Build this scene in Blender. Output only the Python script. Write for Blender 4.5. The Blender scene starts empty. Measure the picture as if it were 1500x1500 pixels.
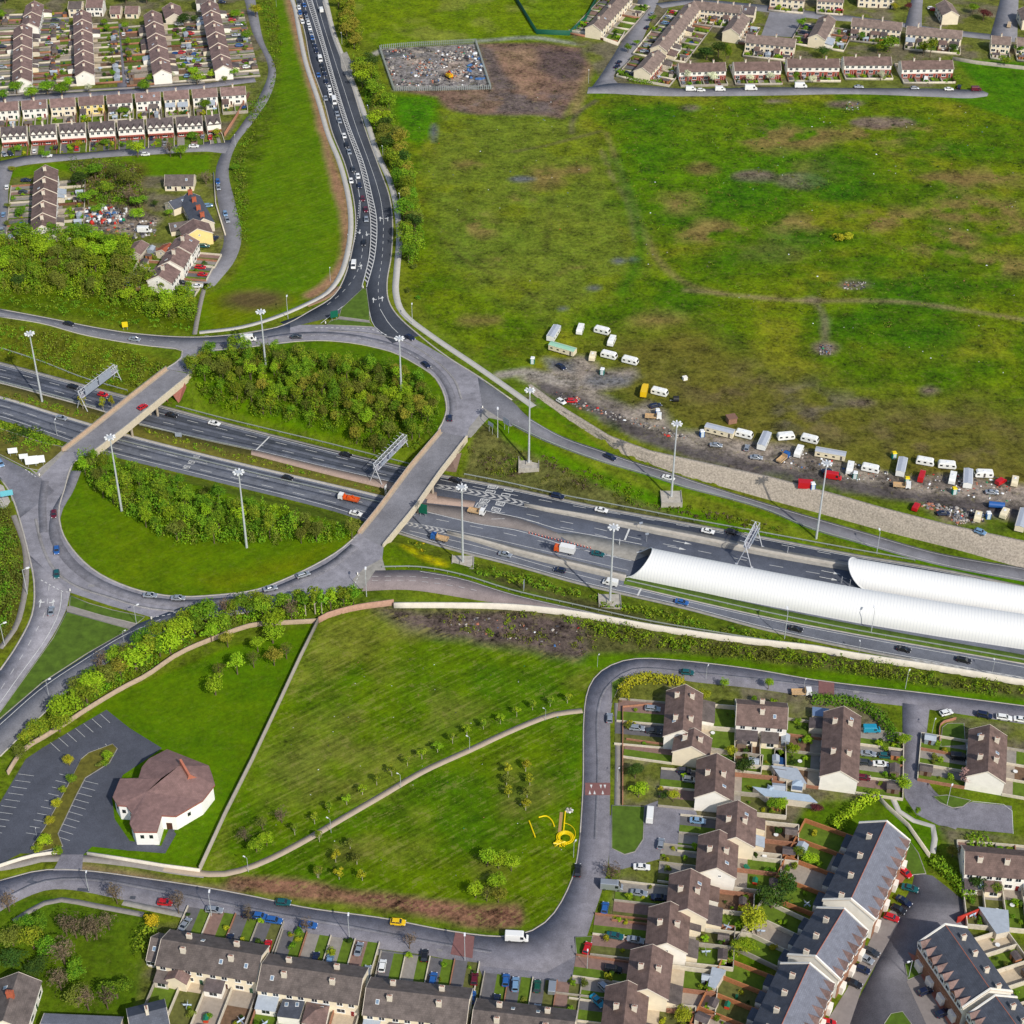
import bpy, bmesh, math, random
import numpy as np
from mathutils import Vector, Matrix
from mathutils.geometry import delaunay_2d_cdt
random.seed(7)
rng = np.random.default_rng(11)
R = math.radians
sc = bpy.context.scene
col = sc.collection

# ------------------------------------------------------------------ camera
F = 2620.0; CAMH = 369.0
dn = Vector(((722-750)/F, -(4100-750)/F, -1)).normalized()     # world down, seen from the camera
Zc = -dn
Yc = Vector((0, 0, -1)); Yc = (Yc - Zc*Yc.dot(Zc)).normalized()
Xc = Yc.cross(Zc)
ROT = Matrix((Xc, Yc, Zc))                                     # camera -> world
cam_d = bpy.data.cameras.new('camera'); cam = bpy.data.objects.new('camera', cam_d); col.objects.link(cam)
cam.matrix_world = Matrix.Translation((0, 0, CAMH)) @ ROT.to_4x4()
cam_d.sensor_width = 36; cam_d.lens = F/1500*36; cam_d.clip_start = 1; cam_d.clip_end = 20000
sc.camera = cam
sc.render.resolution_x = sc.render.resolution_y = 1024

# ------------------------------------------------------------------ light
SUN_EL = 41; SUN_AZ = 33          # shadows fall away from the camera, turned to the left of the view
w = bpy.data.worlds.new('World'); sc.world = w; w.use_nodes = True
nt = w.node_tree; bg = nt.nodes['Background']
sky = nt.nodes.new('ShaderNodeTexSky'); sky.sky_type = 'NISHITA'; sky.sun_disc = False
sky.sun_elevation = R(SUN_EL); sky.sun_rotation = R(180-SUN_AZ)
sky.air_density = 1.0; sky.dust_density = 1.5
nt.links.new(sky.outputs[0], bg.inputs[0]); bg.inputs[1].default_value = 0.125
sd = bpy.data.lights.new('sun', 'SUN'); sd.energy = 3.6; sd.angle = R(0.6); sd.color = (1, 0.95, 0.87)
sun = bpy.data.objects.new('sun', sd); col.objects.link(sun)
sdir = Vector((-math.sin(R(SUN_AZ))*math.cos(R(SUN_EL)), math.cos(R(SUN_AZ))*math.cos(R(SUN_EL)), -math.sin(R(SUN_EL))))
sun.rotation_euler = sdir.to_track_quat('-Z', 'Y').to_euler()
sun.location = (0, 300, 600)
vs = sc.view_settings; vs.view_transform = 'Standard'; vs.look = 'None'; vs.gamma = 1; vs.exposure = 0.0
sc.cycles.max_bounces = 4; sc.cycles.diffuse_bounces = 2; sc.cycles.glossy_bounces = 2; sc.cycles.transparent_max_bounces = 4

# ------------------------------------------------------------------ pixel -> world (real places on the ground, read off the photograph)
RN = np.array(ROT)
def P(px, py, z=0.0):
    d = RN @ np.array([(px-750)/F, -(py-750)/F, -1.0])
    t = (z-CAMH)/d[2]
    return np.array([d[0]*t, d[1]*t, z])
def proj(p):
    v = RN.T @ (np.asarray(p, float)-np.array([0, 0, CAMH]))
    return 750+F*v[0]/-v[2], 750-F*v[1]/-v[2]
def PL(pts, z=0.0):
    return np.array([P(p[0], p[1], p[2] if len(p) > 2 else z) for p in pts])
def catmull(pts, n):
    pts = np.asarray(pts, float); m = len(pts)
    if m == 2: return np.linspace(pts[0], pts[1], n)
    seg = np.linalg.norm(np.diff(pts[:, :2], axis=0), axis=1); s = np.concatenate([[0], np.cumsum(seg)])
    t = np.linspace(0, s[-1], n); out = []
    for v in t:
        i = min(max(int(np.searchsorted(s, v, 'right'))-1, 0), m-2)
        u = (v-s[i])/max(seg[i], 1e-6)
        h = seg[i]
        m1 = (pts[i+1]-pts[i-1])/(s[i+1]-s[i-1]) if i > 0 else (pts[1]-pts[0])/seg[0]
        m2 = (pts[i+2]-pts[i])/(s[i+2]-s[i]) if i < m-2 else (pts[i+1]-pts[i])/seg[i]
        u2, u3 = u*u, u*u*u
        out.append((2*u3-3*u2+1)*pts[i]+(u3-2*u2+u)*h*m1+(-2*u3+3*u2)*pts[i+1]+(u3-u2)*h*m2)
    return np.array(out)
def resample(pts, step):
    pts = np.asarray(pts, float)
    L = np.linalg.norm(np.diff(pts, axis=0), axis=1); s = np.concatenate([[0], np.cumsum(L)])
    n = max(2, int(s[-1]/step)+1); t = np.linspace(0, s[-1], n)
    return np.stack([np.interp(t, s, pts[:, k]) for k in range(pts.shape[1])], 1)
def inpoly(x, y, poly):
    x = np.asarray(x, float); y = np.asarray(y, float); r = np.zeros(x.shape, bool); j = len(poly)-1
    for i in range(len(poly)):
        xi, yi, xj, yj = poly[i][0], poly[i][1], poly[j][0], poly[j][1]
        c = ((yi > y) != (yj > y)) & (x < (xj-xi)*(y-yi)/(yj-yi+1e-12)+xi)
        r ^= c; j = i
    return r
def dline(x, y, pts, closed=False):
    d = np.full(np.shape(x), 1e9); n = len(pts)
    for i in range(n if closed else n-1):
        a = pts[i]; b = pts[(i+1) % n]; vx, vy = b[0]-a[0], b[1]-a[1]; L = vx*vx+vy*vy+1e-9
        t = np.clip(((x-a[0])*vx+(y-a[1])*vy)/L, 0, 1)
        d = np.minimum(d, np.hypot(x-a[0]-t*vx, y-a[1]-t*vy))
    return d
def S(r, g, b, k=1.0):
    r, g, b = (r*1.25, g*1.04, b*1.0) if g > r*1.15 and g > b*1.4 else (r, g, b)
    f = lambda c: (c/255/12.92 if c/255 <= 0.04045 else ((c/255+0.055)/1.055)**2.4)
    return (f(r)*k, f(g)*k, f(b)*k)

# ------------------------------------------------------------------ materials
MATS = {}
def mat(name, c, rough=0.85, amp=0.0, scale=1.0, metal=0.0, c2=None, obj_rand=0.0, bump=0.0, coat=0.0, spec=0.3, trans=0.0):
    if name in MATS: return MATS[name]
    m = bpy.data.materials.new(name); m.use_nodes = True; t = m.node_tree; b = t.nodes['Principled BSDF']
    b.inputs['Roughness'].default_value = rough; b.inputs['Metallic'].default_value = metal
    b.inputs['Specular IOR Level'].default_value = spec
    if coat: b.inputs['Coat Weight'].default_value = coat; b.inputs['Coat Roughness'].default_value = 0.08
    src = None
    if amp > 0 or c2 is not None:
        g = t.nodes.new('ShaderNodeNewGeometry')
        n1 = t.nodes.new('ShaderNodeTexNoise'); n1.inputs['Scale'].default_value = scale; n1.inputs['Detail'].default_value = 6; n1.inputs['Roughness'].default_value = 0.65
        t.links.new(g.outputs['Position'], n1.inputs['Vector'])
        cr = t.nodes.new('ShaderNodeMix'); cr.data_type = 'RGBA'
        ca = tuple(max(0, v*(1-amp)) for v in c); cb = c2 if c2 is not None else tuple(min(1, v*(1+amp)) for v in c)
        if c2 is not None: ca = c
        cr.inputs[6].default_value = (*ca, 1); cr.inputs[7].default_value = (*cb, 1)
        mr = t.nodes.new('ShaderNodeMapRange'); mr.inputs[1].default_value = 0.33; mr.inputs[2].default_value = 0.67
        t.links.new(n1.outputs[0], mr.inputs[0]); t.links.new(mr.outputs[0], cr.inputs[0]); src = cr.outputs[2]
        if bump:
            bp = t.nodes.new('ShaderNodeBump'); bp.inputs['Strength'].default_value = bump; bp.inputs['Distance'].default_value = 0.2
            t.links.new(n1.outputs[0], bp.inputs['Height']); t.links.new(bp.outputs[0], b.inputs['Normal'])
    if obj_rand > 0:
        oi = t.nodes.new('ShaderNodeObjectInfo'); hs = t.nodes.new('ShaderNodeHueSaturation')
        mr = t.nodes.new('ShaderNodeMapRange'); mr.inputs[3].default_value = 1-obj_rand; mr.inputs[4].default_value = 1+obj_rand
        t.links.new(oi.outputs['Random'], mr.inputs[0]); t.links.new(mr.outputs[0], hs.inputs['Value'])
        if src: t.links.new(src, hs.inputs['Color'])
        else: hs.inputs['Color'].default_value = (*c, 1)
        src = hs.outputs[0]
    if src: t.links.new(src, b.inputs['Base Color'])
    else: b.inputs['Base Color'].default_value = (*c, 1)
    m.diffuse_color = (*c, 1)
    MATS[name] = m; return m
def roofmat(name, c, amp=0.18):
    if name in MATS: return MATS[name]
    m = mat(name, c, 0.75, amp, 0.5, obj_rand=0.12)
    t = m.node_tree; b = t.nodes['Principled BSDF']
    tc = t.nodes.new('ShaderNodeTexCoord'); wv = t.nodes.new('ShaderNodeTexBrick')
    wv.inputs['Scale'].default_value = 1.0; wv.inputs['Color1'].default_value = (1, 1, 1, 1); wv.inputs['Color2'].default_value = (.72, .72, .74, 1)
    wv.inputs['Mortar'].default_value = (.55, .55, .55, 1); wv.inputs['Mortar Size'].default_value = 0.04
    wv.inputs['Brick Width'].default_value = 0.6; wv.inputs['Row Height'].default_value = 0.45
    t.links.new(tc.outputs['Object'], wv.inputs['Vector'])
    mx = t.nodes.new('ShaderNodeMix'); mx.data_type = 'RGBA'; mx.blend_type = 'MULTIPLY'; mx.inputs[0].default_value = 0.55
    old = b.inputs['Base Color'].links[0].from_socket
    t.links.new(old, mx.inputs[6]); t.links.new(wv.outputs[0], mx.inputs[7]); t.links.new(mx.outputs[2], b.inputs['Base Color'])
    return m
def leafmat(name, ca, cb):
    """foliage: light and dark clumps from world-space noise, hue shift tree by tree"""
    if name in MATS: return MATS[name]
    m = bpy.data.materials.new(name); m.use_nodes = True; t = m.node_tree; b = t.nodes['Principled BSDF']
    b.inputs['Roughness'].default_value = 0.75; b.inputs['Specular IOR Level'].default_value = 0.15
    g = t.nodes.new('ShaderNodeNewGeometry'); n1 = t.nodes.new('ShaderNodeTexNoise'); n1.inputs['Scale'].default_value = 0.9; n1.inputs['Detail'].default_value = 4
    t.links.new(g.outputs['Position'], n1.inputs['Vector'])
    mr = t.nodes.new('ShaderNodeMapRange'); mr.inputs[1].default_value = 0.35; mr.inputs[2].default_value = 0.65; t.links.new(n1.outputs[0], mr.inputs[0])
    cr = t.nodes.new('ShaderNodeMix'); cr.data_type = 'RGBA'; cr.inputs[6].default_value = (*ca, 1); cr.inputs[7].default_value = (*cb, 1)
    t.links.new(mr.outputs[0], cr.inputs[0])
    oi = t.nodes.new('ShaderNodeObjectInfo'); hs = t.nodes.new('ShaderNodeHueSaturation')
    m1 = t.nodes.new('ShaderNodeMapRange'); m1.inputs[3].default_value = 0.72; m1.inputs[4].default_value = 1.25
    m2 = t.nodes.new('ShaderNodeMapRange'); m2.inputs[3].default_value = 0.485; m2.inputs[4].default_value = 0.515
    wn = t.nodes.new('ShaderNodeTexWhiteNoise'); wn.noise_dimensions = '1D'; t.links.new(oi.outputs['Random'], wn.inputs[1])
    t.links.new(oi.outputs['Random'], m1.inputs[0]); t.links.new(wn.outputs[0], m2.inputs[0])
    t.links.new(m1.outputs[0], hs.inputs['Value']); t.links.new(m2.outputs[0], hs.inputs['Hue']); t.links.new(cr.outputs[2], hs.inputs['Color'])
    t.links.new(hs.outputs[0], b.inputs['Base Color'])
    MATS[name] = m; return m

# ------------------------------------------------------------------ mesh + object helpers
def mesh_np(name, V, Q, mats, mi=None, smooth=False):
    V = np.asarray(V, np.float32); Q = np.asarray(Q, np.int32); k = Q.shape[1]
    me = bpy.data.meshes.new(name); me.vertices.add(len(V)); me.vertices.foreach_set('co', V.ravel())
    me.loops.add(Q.size); me.loops.foreach_set('vertex_index', Q.ravel())
    me.polygons.add(len(Q)); me.polygons.foreach_set('loop_start', np.arange(0, Q.size, k, dtype=np.int32)); me.polygons.foreach_set('loop_total', np.full(len(Q), k, np.int32))
    if mi is not None: me.polygons.foreach_set('material_index', np.asarray(mi, np.int32))
    if smooth: me.polygons.foreach_set('use_smooth', np.ones(len(Q), bool))
    for m in (mats if isinstance(mats, (list, tuple)) else [mats]): me.materials.append(m)
    me.update(calc_edges=True); me.validate(); return me
class MB:
    def __init__(s): s.v = []; s.f = []; s.m = []
    def add(s, vs, fs, mi=0):
        o = len(s.v); s.v += [tuple(map(float, v)) for v in vs]; s.f += [tuple(i+o for i in f) for f in fs]; s.m += [mi]*len(fs); return s
    def box(s, x0, x1, y0, y1, z0, z1, mi=0, tx=0, ty=0):
        """tx, ty: taper of the top"""
        return s.add([(x0, y0, z0), (x1, y0, z0), (x1, y1, z0), (x0, y1, z0), (x0+tx, y0+ty, z1), (x1-tx, y0+ty, z1), (x1-tx, y1-ty, z1), (x0+tx, y1-ty, z1)],
                     [(3, 2, 1, 0), (4, 5, 6, 7), (0, 1, 5, 4), (1, 2, 6, 5), (2, 3, 7, 6), (3, 0, 4, 7)], mi)
    def bar(s, a, b, r, n=6, r2=None, mi=0, cap=True):
        a = Vector(a); b = Vector(b); d = (b-a); 
        if d.length < 1e-6: return s
        q = d.to_track_quat('Z', 'Y'); r2 = r if r2 is None else r2
        vs = [a+q@Vector((math.cos(6.2832*i/n)*r, math.sin(6.2832*i/n)*r, 0)) for i in range(n)]+[b+q@Vector((math.cos(6.2832*i/n)*r2, math.sin(6.2832*i/n)*r2, 0)) for i in range(n)]
        fs = [(i, (i+1) % n, n+(i+1) % n, n+i) for i in range(n)]
        if cap: fs += [tuple(range(n-1, -1, -1)), tuple(range(n, 2*n))]
        return s.add(vs, fs, mi)
    def prism(s, poly, z0, z1, mi=0):
        n = len(poly); vs = [(p[0], p[1], z0) for p in poly]+[(p[0], p[1], z1) for p in poly]
        return s.add(vs, [tuple(range(n-1, -1, -1)), tuple(range(n, 2*n))]+[(i, (i+1) % n, n+(i+1) % n, n+i) for i in range(n)], mi)
    def mesh(s, name, mats, smooth=False):
        me = bpy.data.meshes.new(name); me.from_pydata(s.v, [], s.f)
        for m in (mats if isinstance(mats, (list, tuple)) else [mats]): me.materials.append(m)
        me.polygons.foreach_set('material_index', s.m)
        if smooth: me.polygons.foreach_set('use_smooth', [True]*len(s.f))
        me.update(); return me
    def obj(s, name, mats, parent=None, smooth=False): return link(name, s.mesh(name, mats, smooth), parent)
def link(name, me, parent=None):
    o = bpy.data.objects.new(name, me); col.objects.link(o)
    if parent is not None: o.parent = parent
    return o
REG = []          # (object, base label, anchor) - labels are made distinct at the end
def reg(o, label, cat, group=None, anchor=None, same=False):
    o['label'] = label; o['category'] = cat
    if group: o['group'] = group
    if not same: REG.append((o, label, anchor))
    return o
def thing(name, loc, rz=0, label='', cat='', group=None, anchor=None, same=False):
    o = bpy.data.objects.new(name, None); col.objects.link(o); o.empty_display_size = 0.3
    o.location = [float(v) for v in loc]; o.rotation_euler = (0, 0, rz)
    return reg(o, label, cat, group, anchor, same) if label else o
def struct(o, kind='structure'): o['kind'] = kind; return o
def copy_tree(o, parent=None):
    c = o.copy(); col.objects.link(c)
    if parent is not None: c.parent = parent
    for ch in KIDS.get(o, []): copy_tree(ch, c)
    return c
KIDS = {}
def freeze(o):
    """remember the children of a prototype so that copies are quick"""
    def rec(x):
        KIDS[x] = [c for c in bpy.data.objects if c.parent == x]
        for c in KIDS[x]: rec(c)
    rec(o)
def drop(o):
    for c in KIDS.get(o, []): drop(c)
    bpy.data.objects.remove(o)
# ------------------------------------------------------------------ terrain: height field from the levels of the roads, walls and banks
MZ = -6.5
def slipNE(x): return float(np.interp(x, [780, 900, 1000, 1125, 1250], [0, -2.8, -4.8, -6.0, MZ]))
def slipSE(x): return float(np.interp(x, [600, 760, 1000, 1280], [0, -1.8, -4.3, MZ]))
MWN = [(-90, 508), (0, 530), (187, 580), (375, 630), (600, 685), (750, 714), (875, 741), (1000, 764), (1125, 787), (1250, 811), (1375, 832), (1500, 858), (1600, 880)]
MWS = [(-90, 594), (0, 615), (75, 640), (140, 662), (325, 708), (492, 750), (582, 782), (660, 806), (750, 829), (850, 857), (1000, 892), (1125, 925), (1275, 957), (1400, 980), (1500, 1001), (1600, 1022)]
NE_U = [(750, 588), (775, 612), (825, 640), (882, 660), (925, 675), (975, 690), (1025, 707), (1125, 738), (1165, 750), (1275, 782), (1375, 810), (1500, 832), (1600, 852)]
NE_L = [(750, 623), (800, 647), (875, 675), (950, 697), (1000, 714), (1070, 732), (1125, 749), (1187, 775), (1262, 797), (1375, 828), (1500, 852), (1600, 870)]
SE_U = [(550, 836), (615, 836), (675, 847), (750, 870), (850, 893), (950, 914), (1050, 930), (1125, 943), (1200, 955), (1280, 965)]
SE_L = [(530, 866), (600, 864), (710, 881), (800, 893), (900, 912), (1000, 930), (1125, 950), (1250, 970), (1330, 978)]
WT = [(774, 564), (800, 583), (825, 600), (890, 640), (950, 662), (1125, 700), (1212, 723), (1295, 747), (1385, 770), (1500, 795), (1600, 815)]
WB = [(777, 575), (802, 594), (832, 615), (890, 652), (910, 665), (1000, 697), (1125, 732), (1192, 750), (1312, 783), (1400, 805), (1482, 828), (1600, 855)]
SW = [(577, 890), (660, 890), (750, 892), (850, 903), (950, 921), (1050, 936), (1125, 945), (1195, 953), (1237, 961), (1375, 982), (1425, 990), (1500, 1003), (1600, 1020)]   # foot of the pale wall, field side
def WBz(x): return slipNE(x)+0.1
TL = []
def tline(pts, zf, dy=0):
    a = [(p[0], p[1]+dy, zf(p[0]) if callable(zf) else zf) for p in pts]
    TL.append(resample(PL(a), 6.0))
tline(MWN, MZ, -5); tline(MWS, MZ, 3)
tline([p for p in NE_U], lambda x: slipNE(x), -3); tline([p for p in NE_L if p[0] < 1300], lambda x: slipNE(x), 4)
tline([p for p in SE_U if p[0] < 1240], lambda x: slipSE(x), -3)
tline(WT, 0.0, -5); tline(WB, WBz, -5)
tline([(-90, 450), (0, 470), (62, 481), (125, 500), (212, 513), (245, 532)], 0)
tline([(285, 553), (330, 568), (450, 598), (560, 622), (640, 640)], 0)
tline([(246, 545), (283, 555)], -0.5)
tline([(-90, 606), (0, 628), (60, 648), (92, 662)], 0)
tline([(112, 663), (142, 672), (325, 722), (492, 764), (530, 776)], 0)
tline([(650, 633), (688, 631), (712, 606), (748, 627)], 0)
tline([(566, 796), (560, 806), (552, 834)], 0)
# pale wall: ground on the park side level, slip road behind it low
sw = resample(PL(SW), 6.0)
TL.append(sw)
dd = np.gradient(sw[:, :2], axis=0); dd /= np.linalg.norm(dd, axis=1)[:, None]; nn_ = np.stack([-dd[:, 1], dd[:, 0]], 1)
sw2 = sw.copy(); sw2[:, :2] += nn_*1.6; sw2[:, 2] = [slipSE(proj(p)[0]) for p in sw]
TL.append(sw2)
tv = np.concatenate(TL)
# level ground away from the cutting
mwc = PL([((a[0]), (a[1]+np.interp(a[0], [b[0] for b in MWS], [b[1] for b in MWS]))/2) for a in MWN], MZ)
gx, gy = np.meshgrid(np.arange(-420, 430, 40.), np.arange(150, 1250, 40.))
gx = gx.ravel(); gy = gy.ravel(); far = dline(gx, gy, mwc) > 78
tv = np.concatenate([tv, np.stack([gx[far], gy[far], np.zeros(far.sum())], 1)])
res = delaunay_2d_cdt([Vector((a, b)) for a, b in tv[:, :2]], [], [], 0, 1e-4)
ov, _, of, oi = res[0], res[1], res[2], res[3]
oz = np.array([np.mean([tv[k][2] for k in i]) for i in oi]); oxy = np.array([[v.x, v.y] for v in ov])
GX0, GY0, GS = -420., 150., 1.5
NXg = int(840/GS)+1; NYg = int(1040/GS)+1
H = np.zeros((NYg, NXg))
for t in of:
    a, b, c = oxy[t[0]], oxy[t[1]], oxy[t[2]]; za, zb, zc = oz[t[0]], oz[t[1]], oz[t[2]]
    if za == 0 and zb == 0 and zc == 0: continue
    i0 = max(0, int((min(a[0], b[0], c[0])-GX0)/GS)); i1 = min(NXg-1, int((max(a[0], b[0], c[0])-GX0)/GS)+1)
    j0 = max(0, int((min(a[1], b[1], c[1])-GY0)/GS)); j1 = min(NYg-1, int((max(a[1], b[1], c[1])-GY0)/GS)+1)
    if i1 < i0 or j1 < j0: continue
    X, Y = np.meshgrid(GX0+np.arange(i0, i1+1)*GS, GY0+np.arange(j0, j1+1)*GS)
    den = (b[1]-c[1])*(a[0]-c[0])+(c[0]-b[0])*(a[1]-c[1])
    if abs(den) < 1e-9: continue
    l1 = ((b[1]-c[1])*(X-c[0])+(c[0]-b[0])*(Y-c[1]))/den; l2 = ((c[1]-a[1])*(X-c[0])+(a[0]-c[0])*(Y-c[1]))/den; l3 = 1-l1-l2
    k = (l1 >= -1e-6) & (l2 >= -1e-6) & (l3 >= -1e-6)
    H[j0:j1+1, i0:i1+1][k] = (l1*za+l2*zb+l3*zc)[k]
def zt(x, y):
    fx = np.clip((np.asarray(x, float)-GX0)/GS, 0, NXg-1.001); fy = np.clip((np.asarray(y, float)-GY0)/GS, 0, NYg-1.001)
    i = fx.astype(int); j = fy.astype(int); u = fx-i; v = fy-j
    return H[j, i]*(1-u)*(1-v)+H[j, i+1]*u*(1-v)+H[j+1, i]*(1-u)*v+H[j+1, i+1]*u*v
def T(px, py):
    """point where the line of sight through (px, py) meets the terrain"""
    lo = P(px, py, 1.0); 
    for z in np.arange(0.0, -7.01, -0.25):
        p = P(px, py, z)
        if zt(p[0], p[1]) >= z-1e-6: return np.array([p[0], p[1], float(zt(p[0], p[1]))])
    p[2] = float(zt(p[0], p[1])); return p
def TPL(pts): return np.array([T(*p[:2]) for p in pts])

# ------------------------------------------------------------------ value noise for ragged zone edges
def vnoise(x, y, s, seed=0):
    r = np.random.default_rng(seed).random((256, 256)); fx = x/s; fy = y/s; i = np.floor(fx).astype(int); j = np.floor(fy).astype(int)
    u = fx-i; v = fy-j; u = u*u*(3-2*u); v = v*v*(3-2*v); a = lambda p, q: r[q % 256, p % 256]
    return a(i, j)*(1-u)*(1-v)+a(i+1, j)*u*(1-v)+a(i, j+1)*(1-u)*v+a(i+1, j+1)*u*v
def fbm(x, y, s, seed=0, o=4): return sum(vnoise(x, y, s/2**k, seed+k)*0.5**k for k in range(o))/sum(0.5**k for k in range(o))

xs = np.concatenate([[-6000, -3000, -1500, -800, -560], GX0+np.arange(NXg)*GS, [560, 800, 1500, 3000, 6000]])
ys = np.concatenate([[-3000, -800, -200, 50], GY0+np.arange(NYg)*GS, [1300, 1700, 2500, 5000, 12000]])
# keep the fine grid only near what the camera can see
GXX, GYY = np.meshgrid(xs, ys); GZ = np.zeros_like(GXX); GZ[4:4+NYg, 5:5+NXg] = H
gxf, gyf = GXX.ravel(), GYY.ravel()
COL = np.zeros((gxf.size, 3)); base_a = np.array(S(62, 100, 26)); base_b = np.array(S(88, 112, 38))
n_ = fbm(gxf, gyf, 60, 3)[:, None]; COL[:] = base_a*(1-n_)+base_b*n_
WILD = np.full(gxf.size, 0.7); MOW = np.zeros(gxf.size)
jit = fbm(gxf, gyf, 14, 21, 4)-0.5
def paint(poly, rgb, feather=1.5, rag=3.0, a=1.0, wild=None, mow=None, k=1.0, curve=False, seed=None, thr=None, ns=12):
    """ground cover zone: poly in photo pixels; rag = raggedness of the edge in metres; thr = only where a noise exceeds it"""
    w_ = PL([(p[0], p[1]) for p in poly])[:, :2]
    if curve: w_ = catmull(np.concatenate([w_, w_[:1]]), 60)[:-1]
    x0, y0 = w_.min(0)-8; x1, y1 = w_.max(0)+8
    s_ = np.where((gxf > x0) & (gxf < x1) & (gyf > y0) & (gyf < y1))[0]
    x, y = gxf[s_], gyf[s_]; ins = inpoly(x, y, w_); d = dline(x, y, w_, True); sd_ = np.where(ins, d, -d)+jit[s_]*2*rag
    m = np.clip(sd_/max(feather, .01)*0.5+0.5, 0, 1)*a
    if thr is not None: m = m*np.clip((fbm(x, y, ns, seed or 5)-thr)*8, 0, 1)
    _ap(s_, m, rgb, wild, mow, k)
def _ap(s_, m, rgb, wild, mow, k=1.0):
    c = np.array(S(*rgb))*k; COL[s_] = COL[s_]*(1-m[:, None])+c*m[:, None]
    if wild is not None: WILD[s_] = WILD[s_]*(1-m)+wild*m
    if mow is not None: MOW[s_] = MOW[s_]*(1-m)+mow*m
def stroke(pts, width, rgb, feather=1.0, a=1.0, rag=0.8, wild=None, k=1.0, thr=None, seed=9):
    w_ = catmull(PL([(p[0], p[1]) for p in pts])[:, :2], max(12, 6*len(pts)))
    x0, y0 = w_.min(0)-width-6; x1, y1 = w_.max(0)+width+6
    s_ = np.where((gxf > x0) & (gxf < x1) & (gyf > y0) & (gyf < y1))[0]
    sd_ = width/2-dline(gxf[s_], gyf[s_], w_)+jit[s_]*2*rag
    m = np.clip(sd_/max(feather, .01)*0.5+0.5, 0, 1)*a
    if thr is not None: m = m*np.clip((fbm(gxf[s_], gyf[s_], 9, seed)-thr)*8, 0, 1)
    _ap(s_, m, rgb, wild, None, k)
def blob(px, py, rx, ry, rgb, a=1.0, **kw):
    paint([(px+rx*math.cos(t), py+ry*math.sin(t)) for t in np.linspace(0, 6.283, 15)[:-1]], rgb, a=a, **kw)
# big fields
NEF = [(600, 130), (880, 130), (1500, 140), (1560, 140), (1560, 780), (1300, 720), (1000, 660), (860, 600), (760, 560), (700, 520), (640, 480), (600, 420)]
paint(NEF, (76, 108, 26), 2, wild=1)
paint(NEF, (98, 116, 40), 2, thr=0.52, seed=31, a=0.6, ns=26); paint(NEF, (40, 88, 16), 2, thr=0.49, seed=77, a=0.5, ns=20)
paint([(640, 165), (840, 170), (880, 210), (905, 300), (950, 380), (900, 440), (800, 470), (690, 420), (630, 330), (625, 230)], (100, 114, 42), 6, 6, a=0.85)
paint([(640, 165), (840, 170), (880, 210), (905, 300), (950, 380), (900, 440), (800, 470), (690, 420), (630, 330), (625, 230)], (84, 112, 30), 6, 6, a=0.7, thr=0.52, seed=41, ns=20)
paint([(500, -10), (860, -10), (880, 60), (700, 60), (555, 75), (520, 40)], (80, 116, 28), 3, 3)
paint([(500, -10), (860, -10), (880, 60), (700, 60), (555, 75), (520, 40)], (120, 128, 55), 3, 3, thr=0.55, seed=6, a=0.8, ns=18)
paint([(575, 140), (640, 140), (640, 175), (615, 215), (590, 200)], (58, 112, 18), 3, 3)
paint([(880, 175), (1010, 150), (1240, 160), (1180, 330), (1000, 350), (930, 300)], (52, 104, 18), 8, 10, a=0.6)
# brown worn ground round the encampment
paint([(880, 500), (1000, 470), (1110, 520), (1250, 590), (1400, 590), (1560, 600), (1560, 760), (1300, 720), (1000, 655), (880, 590)], (98, 90, 42), 14, 12, a=0.8)
paint([(980, 560), (1120, 540), (1200, 600), (1400, 620), (1560, 640), (1560, 700), (1300, 660), (1080, 620)], (100, 88, 62), 10, 10, a=0.7, thr=0.45, seed=12)
paint([(1125, 590), (1180, 560), (1240, 580), (1220, 620), (1150, 630)], (100, 92, 84), 6, 6, a=0.7, thr=0.4, seed=14)
for b_ in [(1145, 205, 60, 18), (1290, 195, 90, 14), (1430, 310, 70, 22), (1290, 320, 55, 16), (1200, 250, 35, 14), (1450, 260, 60, 12), (1180, 330, 50, 18), (1380, 350, 60, 20), (1040, 340, 40, 14), (1120, 370, 50, 12), (990, 300, 30, 16), (1475, 390, 50, 14), (960, 470, 40, 14), (700, 330, 30, 14), (760, 300, 22, 10), (800, 260, 22, 12)]:
    blob(*b_, (126, 108, 66), a=0.85, feather=5, rag=7, thr=0.38, seed=17)
for b_ in [(1105, 258, 30, 8), (1175, 265, 35, 12), (1250, 418, 26, 7), (1208, 510, 16, 8), (1360, 572, 14, 6), (1290, 180, 50, 8), (1192, 440, 16, 5), (1262, 590, 14, 4), (1240, 152, 26, 5), (1140, 148, 18, 4), (1010, 158, 12, 4), (770, 590, 22, 9)]:
    blob(*b_, (112, 96, 88), a=0.9, feather=2, rag=3, wild=1.4)
for b_ in [(870, 422, 10, 4), (906, 382, 11, 5), (928, 380, 8, 4), (824, 452, 7, 3), (765, 262, 18, 4), (636, 195, 4, 14)]:
    blob(*b_, (96, 98, 104), a=0.9, feather=1.5, rag=1)
for b_ in [(1230, 260, 60, 40), (1100, 290, 60, 24), (1380, 420, 120, 22), (1330, 490, 90, 22), (1240, 470, 60, 16), (1420, 220, 60, 14), (1350, 440, 60, 14), (1420, 540, 50, 14), (1200, 350, 70, 16), (990, 440, 60, 20), (940, 170, 60, 20), (1260, 100, 40, 12), (1100, 380, 60, 20)]:
    blob(*b_, (40, 92, 18), a=0.7, feather=7, rag=6)
blob(1235, 345, 18, 6, (60, 100, 20), a=.9)
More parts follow.
